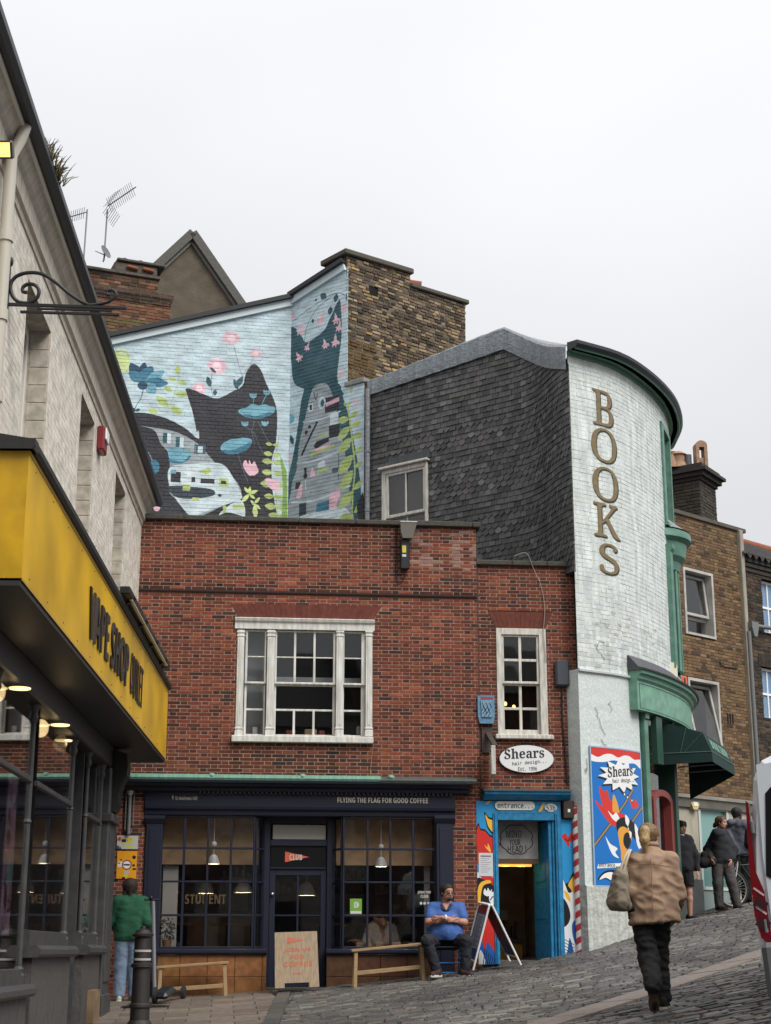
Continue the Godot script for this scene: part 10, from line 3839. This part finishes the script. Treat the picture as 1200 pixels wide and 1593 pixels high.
func build_van() -> void:
	# a white van parked facing uphill at the right; its rear left corner is in view
	var D:=12.6
	var p:=v3(2.944,1.079,-12.6)
	var y:=ground(3.4,13.0)
	var o:=thing("delivery_van","white delivery van parked facing uphill at the right edge, rear lamp towards us","van",v3(p.x,y - 0.1,-D))
	origin.erase(o)
	o.basis = Basis(v3(0,0,1),0.075)*Basis(UP,-0.3)
	o.basis = o.basis.scaled_local(v3(1,1.05,1))
	var white:=mat("van_white",Color(0.62,0.66,0.69),0.25,{"coat": 0.6})
	var W:=1.92
	var H:=1.98
	var prof:=[]
	# cross-section: half tucked in at the sill,leaning in towards the roof
	for q in [[0.06,0.3],[0.0,0.42],[-0.01,0.8],[0.005,1.05],[0.06,1.45],[0.12,1.78],[0.2,1.91],[0.36,1.97],[0.96,1.99]]:
		prof.append(v2(q[0],q[1]))
	var full:=PackedVector2Array(prof)
	for k in range(prof.size() - 1,-1,-1):
		full.append(v2(W - prof[k].x,prof[k].y))
	var secs:=[[0.0,0.96,0.0],[0.05,1.0,0.0],[3.3,1.0,0.0],[3.75,0.97,0.0]]
	var b:=MB.new()
	for k in secs.size() - 1:
		for s in full.size():
			var s2:=(s+1) % full.size()
			var q:=[]
			for e in [[k,s],[k,s2],[k+1,s2],[k+1,s]]:
				var sc: float = secs[e[0]][1]
				var v: Vector2 = full[e[1]]
				q.append(v3((v.x - W*0.5)*sc+W*0.5,(v.y - 1.0)*sc+1.0,-secs[e[0]][0]))
			var mid: Vector3 = (q[0]+q[2])*0.5 - v3(W*0.5,1.0,(q[0].z+q[2].z)*0.5)
			b.quad(q[0],q[1],q[2],q[3],mid)
	# bonnet
	b.box(Transform3D(Basis(),v3(W*0.5,0.72,-4.15)),v3(W - 0.12,0.8,0.95),0.18)
	part(o,"body",b,white)
	# rear face with doors
	var back:=MB.new()
	var bp:=PackedVector2Array()
	for v in full:
		bp.append(v2((v.x - W*0.5)*0.96+W*0.5,(v.y - 1.0)*0.96+1.0))
	back.ext(bp,Transform3D(Basis(),v3(0,0,-0.03)),0.03)
	part(o,"rear_panel",back,white)
	for s in [0,1]:
		var dn:=MB.new()
		var x0:=0.115 if s == 0 else W*0.5+0.006
		var x1:=W*0.5 - 0.006 if s == 0 else W - 0.115
		var i0:=0.16 if s == 0 else W*0.5+0.006
		var i1:=W*0.5 - 0.006 if s == 0 else W - 0.16
		dn.ext(PackedVector2Array([v2(x0,0.5),v2(x1,0.5),v2(x1,1.2),v2(i1,1.88),v2(i0,1.88),v2(x0,1.2)]),Transform3D(Basis(),Vector3.ZERO),0.02)
		var d:=part(o,"rear_door",dn,white)
		var gl:=MB.new()
		var g0:=0.17 if s == 0 else W*0.5+0.09
		var g1:=W*0.5 - 0.09 if s == 0 else W - 0.17
		var rr:=[]
		var lean:=0.05 if s == 0 else 0.0
		for q in [[g0 - lean,1.06],[g0+0.08,0.98],[g1 - 0.08,0.98],[g1,1.06],[g1 - 0.02,1.66],[g1 - 0.1,1.74],[g0+0.12,1.74],[g0+0.03,1.66]]:
			rr.append(v2(q[0],q[1]))
		gl.ext(PackedVector2Array(rr),Transform3D(Basis(),v3(0,0,0.02)),0.006)
		part(d,"rear_window",gl,mat("van_glass",Color(0.012,0.012,0.016),0.05))
		for yy in [0.7,1.42]:
			var hg:=MB.new()
			hg.box(Transform3D(Basis(),v3(x0 - 0.05 if s == 0 else x1+0.05,yy,0.02)),v3(0.035,0.11,0.03),0.012)
			part(d,"hinge",hg,mat("hinge_grey",Color(0.14,0.145,0.15),0.4))
		var lm:=MB.new()
		var mir:=1.0 if s == 0 else -1.0
		var ox:=0.0 if s == 0 else W
		var pg:=PackedVector2Array()
		for q in [[0.02,0.62],[0.1,0.56],[0.09,0.95],[0.045,1.1],[0.06,1.6],[0.04,1.62],[-0.002,1.1],[-0.008,0.78]]:
			pg.append(v2(ox+mir*q[0],q[1]))
		lm.ext(pg,Transform3D(Basis(),v3(0,0,-0.12)),0.145)
		var lo:=part(o,"tail_light",lm,mat("lamp_red",Color(0.16,0.008,0.014),0.12,{"coat": 1.0}))
		for q in [[0.72,0.8,"lens_dark",Color(0.05,0.02,0.025)],[0.86,0.94,"lens_dark",Color(0.05,0.02,0.025)],[0.815,0.83,"lens_strip",Color(0.55,0.4,0.4)],[0.95,0.965,"lens_strip",Color(0.55,0.4,0.4)]]:
			var st:=MB.new()
			st.bar(v3(ox+mir*0.012,q[0]+0.03,0.028),v3(ox+mir*0.085,q[0] - 0.03,0.028),q[1] - q[0],0.004,v3(0,0,1))
			part(lo,"lens_band",st,mat(q[2],q[3],0.15))
	var bm:=MB.new()
	bm.box(Transform3D(Basis(),v3(W*0.5,0.38,0.0)),v3(W - 0.02,0.42,0.12),0.04)
	part(o,"rear_bumper",bm,mat("bumper_grey",Color(0.12,0.125,0.13),0.5))
	var np:=MB.new()
	np.box(Transform3D(Basis(),v3(W*0.5,0.62,0.03)),v3(0.52,0.11,0.01))
	part(o,"number_plate",np,mat("plate_plain",Color(0.55,0.42,0.05),0.4))
	for wx in [0.1,W - 0.1]:
		for wz in [-0.85,-3.9]:
			var t:=MB.new()
			var dx:=0.1 if wx < 1.0 else -0.1
			t.lathe([v2(0.0,-0.1),v2(0.19,-0.1),v2(0.21,-0.085),v2(0.3,-0.1),v2(0.33,-0.07),v2(0.33,0.07),v2(0.3,0.1),v2(0.0,0.1)],28,Transform3D(Basis(v3(0,0,1),PI / 2*(1.0 if wx < 1.0 else -1.0)),v3(wx+dx*0.2,0.33,wz)))
			var wo:=part(o,"wheel",t,mats["rubber"])
			t = MB.new()
			t.lathe([v2(0.0,0.104),v2(0.06,0.11),v2(0.17,0.1),v2(0.2,0.104),v2(0.2,0.09)],20,Transform3D(Basis(v3(0,0,1),PI / 2*(1.0 if wx < 1.0 else -1.0)),v3(wx+dx*0.2,0.33,wz)))
			part(wo,"hub_cap",t,mats["hinge_grey"])
	var un:=MB.new()
	un.box(Transform3D(Basis(),v3(W*0.5,0.36,-2.2)),v3(W - 0.3,0.2,4.2))
	part(o,"underbody",un,mats["rubber"])
	var ws:=MB.new()
	ws.ext(PackedVector2Array([v2(0.12,1.12),v2(W - 0.12,1.12),v2(W - 0.24,1.8),v2(0.24,1.8)]),Transform3D(Basis(v3(1,0,0),0.0),v3(0,0,-3.76)),-0.01)
	part(o,"windscreen",ws,mats["van_glass"])

# the other side of the street,behind the camera: seen only in the windows
func build_street_behind() -> void:
	var wm:=mat("plain_brick",Color(0.17,0.085,0.06),0.9,{"tex": "blotch","ts": 1.0})
	var cm:=mat("plain_render",Color(0.4,0.37,0.32),0.85,{"tex": "blotch","ts": 0.5})
	var rm: Material = mats["roof_slate_dark"]
	var x:=-22.0
	var k:=0
	while x < 26.0:
		var wd = [7.5,6.0,8.5,6.5][k % 4]
		var h = [13.5,10.5,14.5,12.0][k % 4]
		var z:=9.0+0.08*absf(x)
		var o:=thing("terrace_house","%s terrace house behind the viewpoint, %s from the left end of its row" % [["red brick","cream rendered"][k % 2],["first","second","third","fourth","fifth","sixth","seventh","eighth"][k]],"house",v3(x+wd*0.5,-2.0,z),"houses across the street")
		origin.erase(o)
		var b:=MB.new()
		b.box(Transform3D(Basis(),v3(0,h*0.5,3.0)),v3(wd - 0.02,h,6.0))
		part(o,"wall",b,[wm,cm][k % 2])
		b = MB.new()
		b.ext(PackedVector2Array([v2(-0.3,h),v2(6.3,h),v2(3.0,h+2.4)]),Transform3D(Basis(v3(0,0,1),UP,v3(-1,0,0)),v3(wd*0.5,0,0)),wd - 0.02)
		part(o,"roof",b,rm)
		for r in 2:
			for c in 3:
				b = MB.new()
				b.box(Transform3D(Basis(),v3(-wd*0.32+c*wd*0.32,4.6+r*2.6,-0.02)),v3(1.1,1.6,0.1))
				part(o,"window",b,mats["van_glass"])
		b = MB.new()
		b.box(Transform3D(Basis(),v3(0,1.7,-0.05)),v3(wd - 1.0,3.2,0.2),0.03)
		part(o,"shopfront",b,mats["sign_black"])
		x += wd
		k += 1
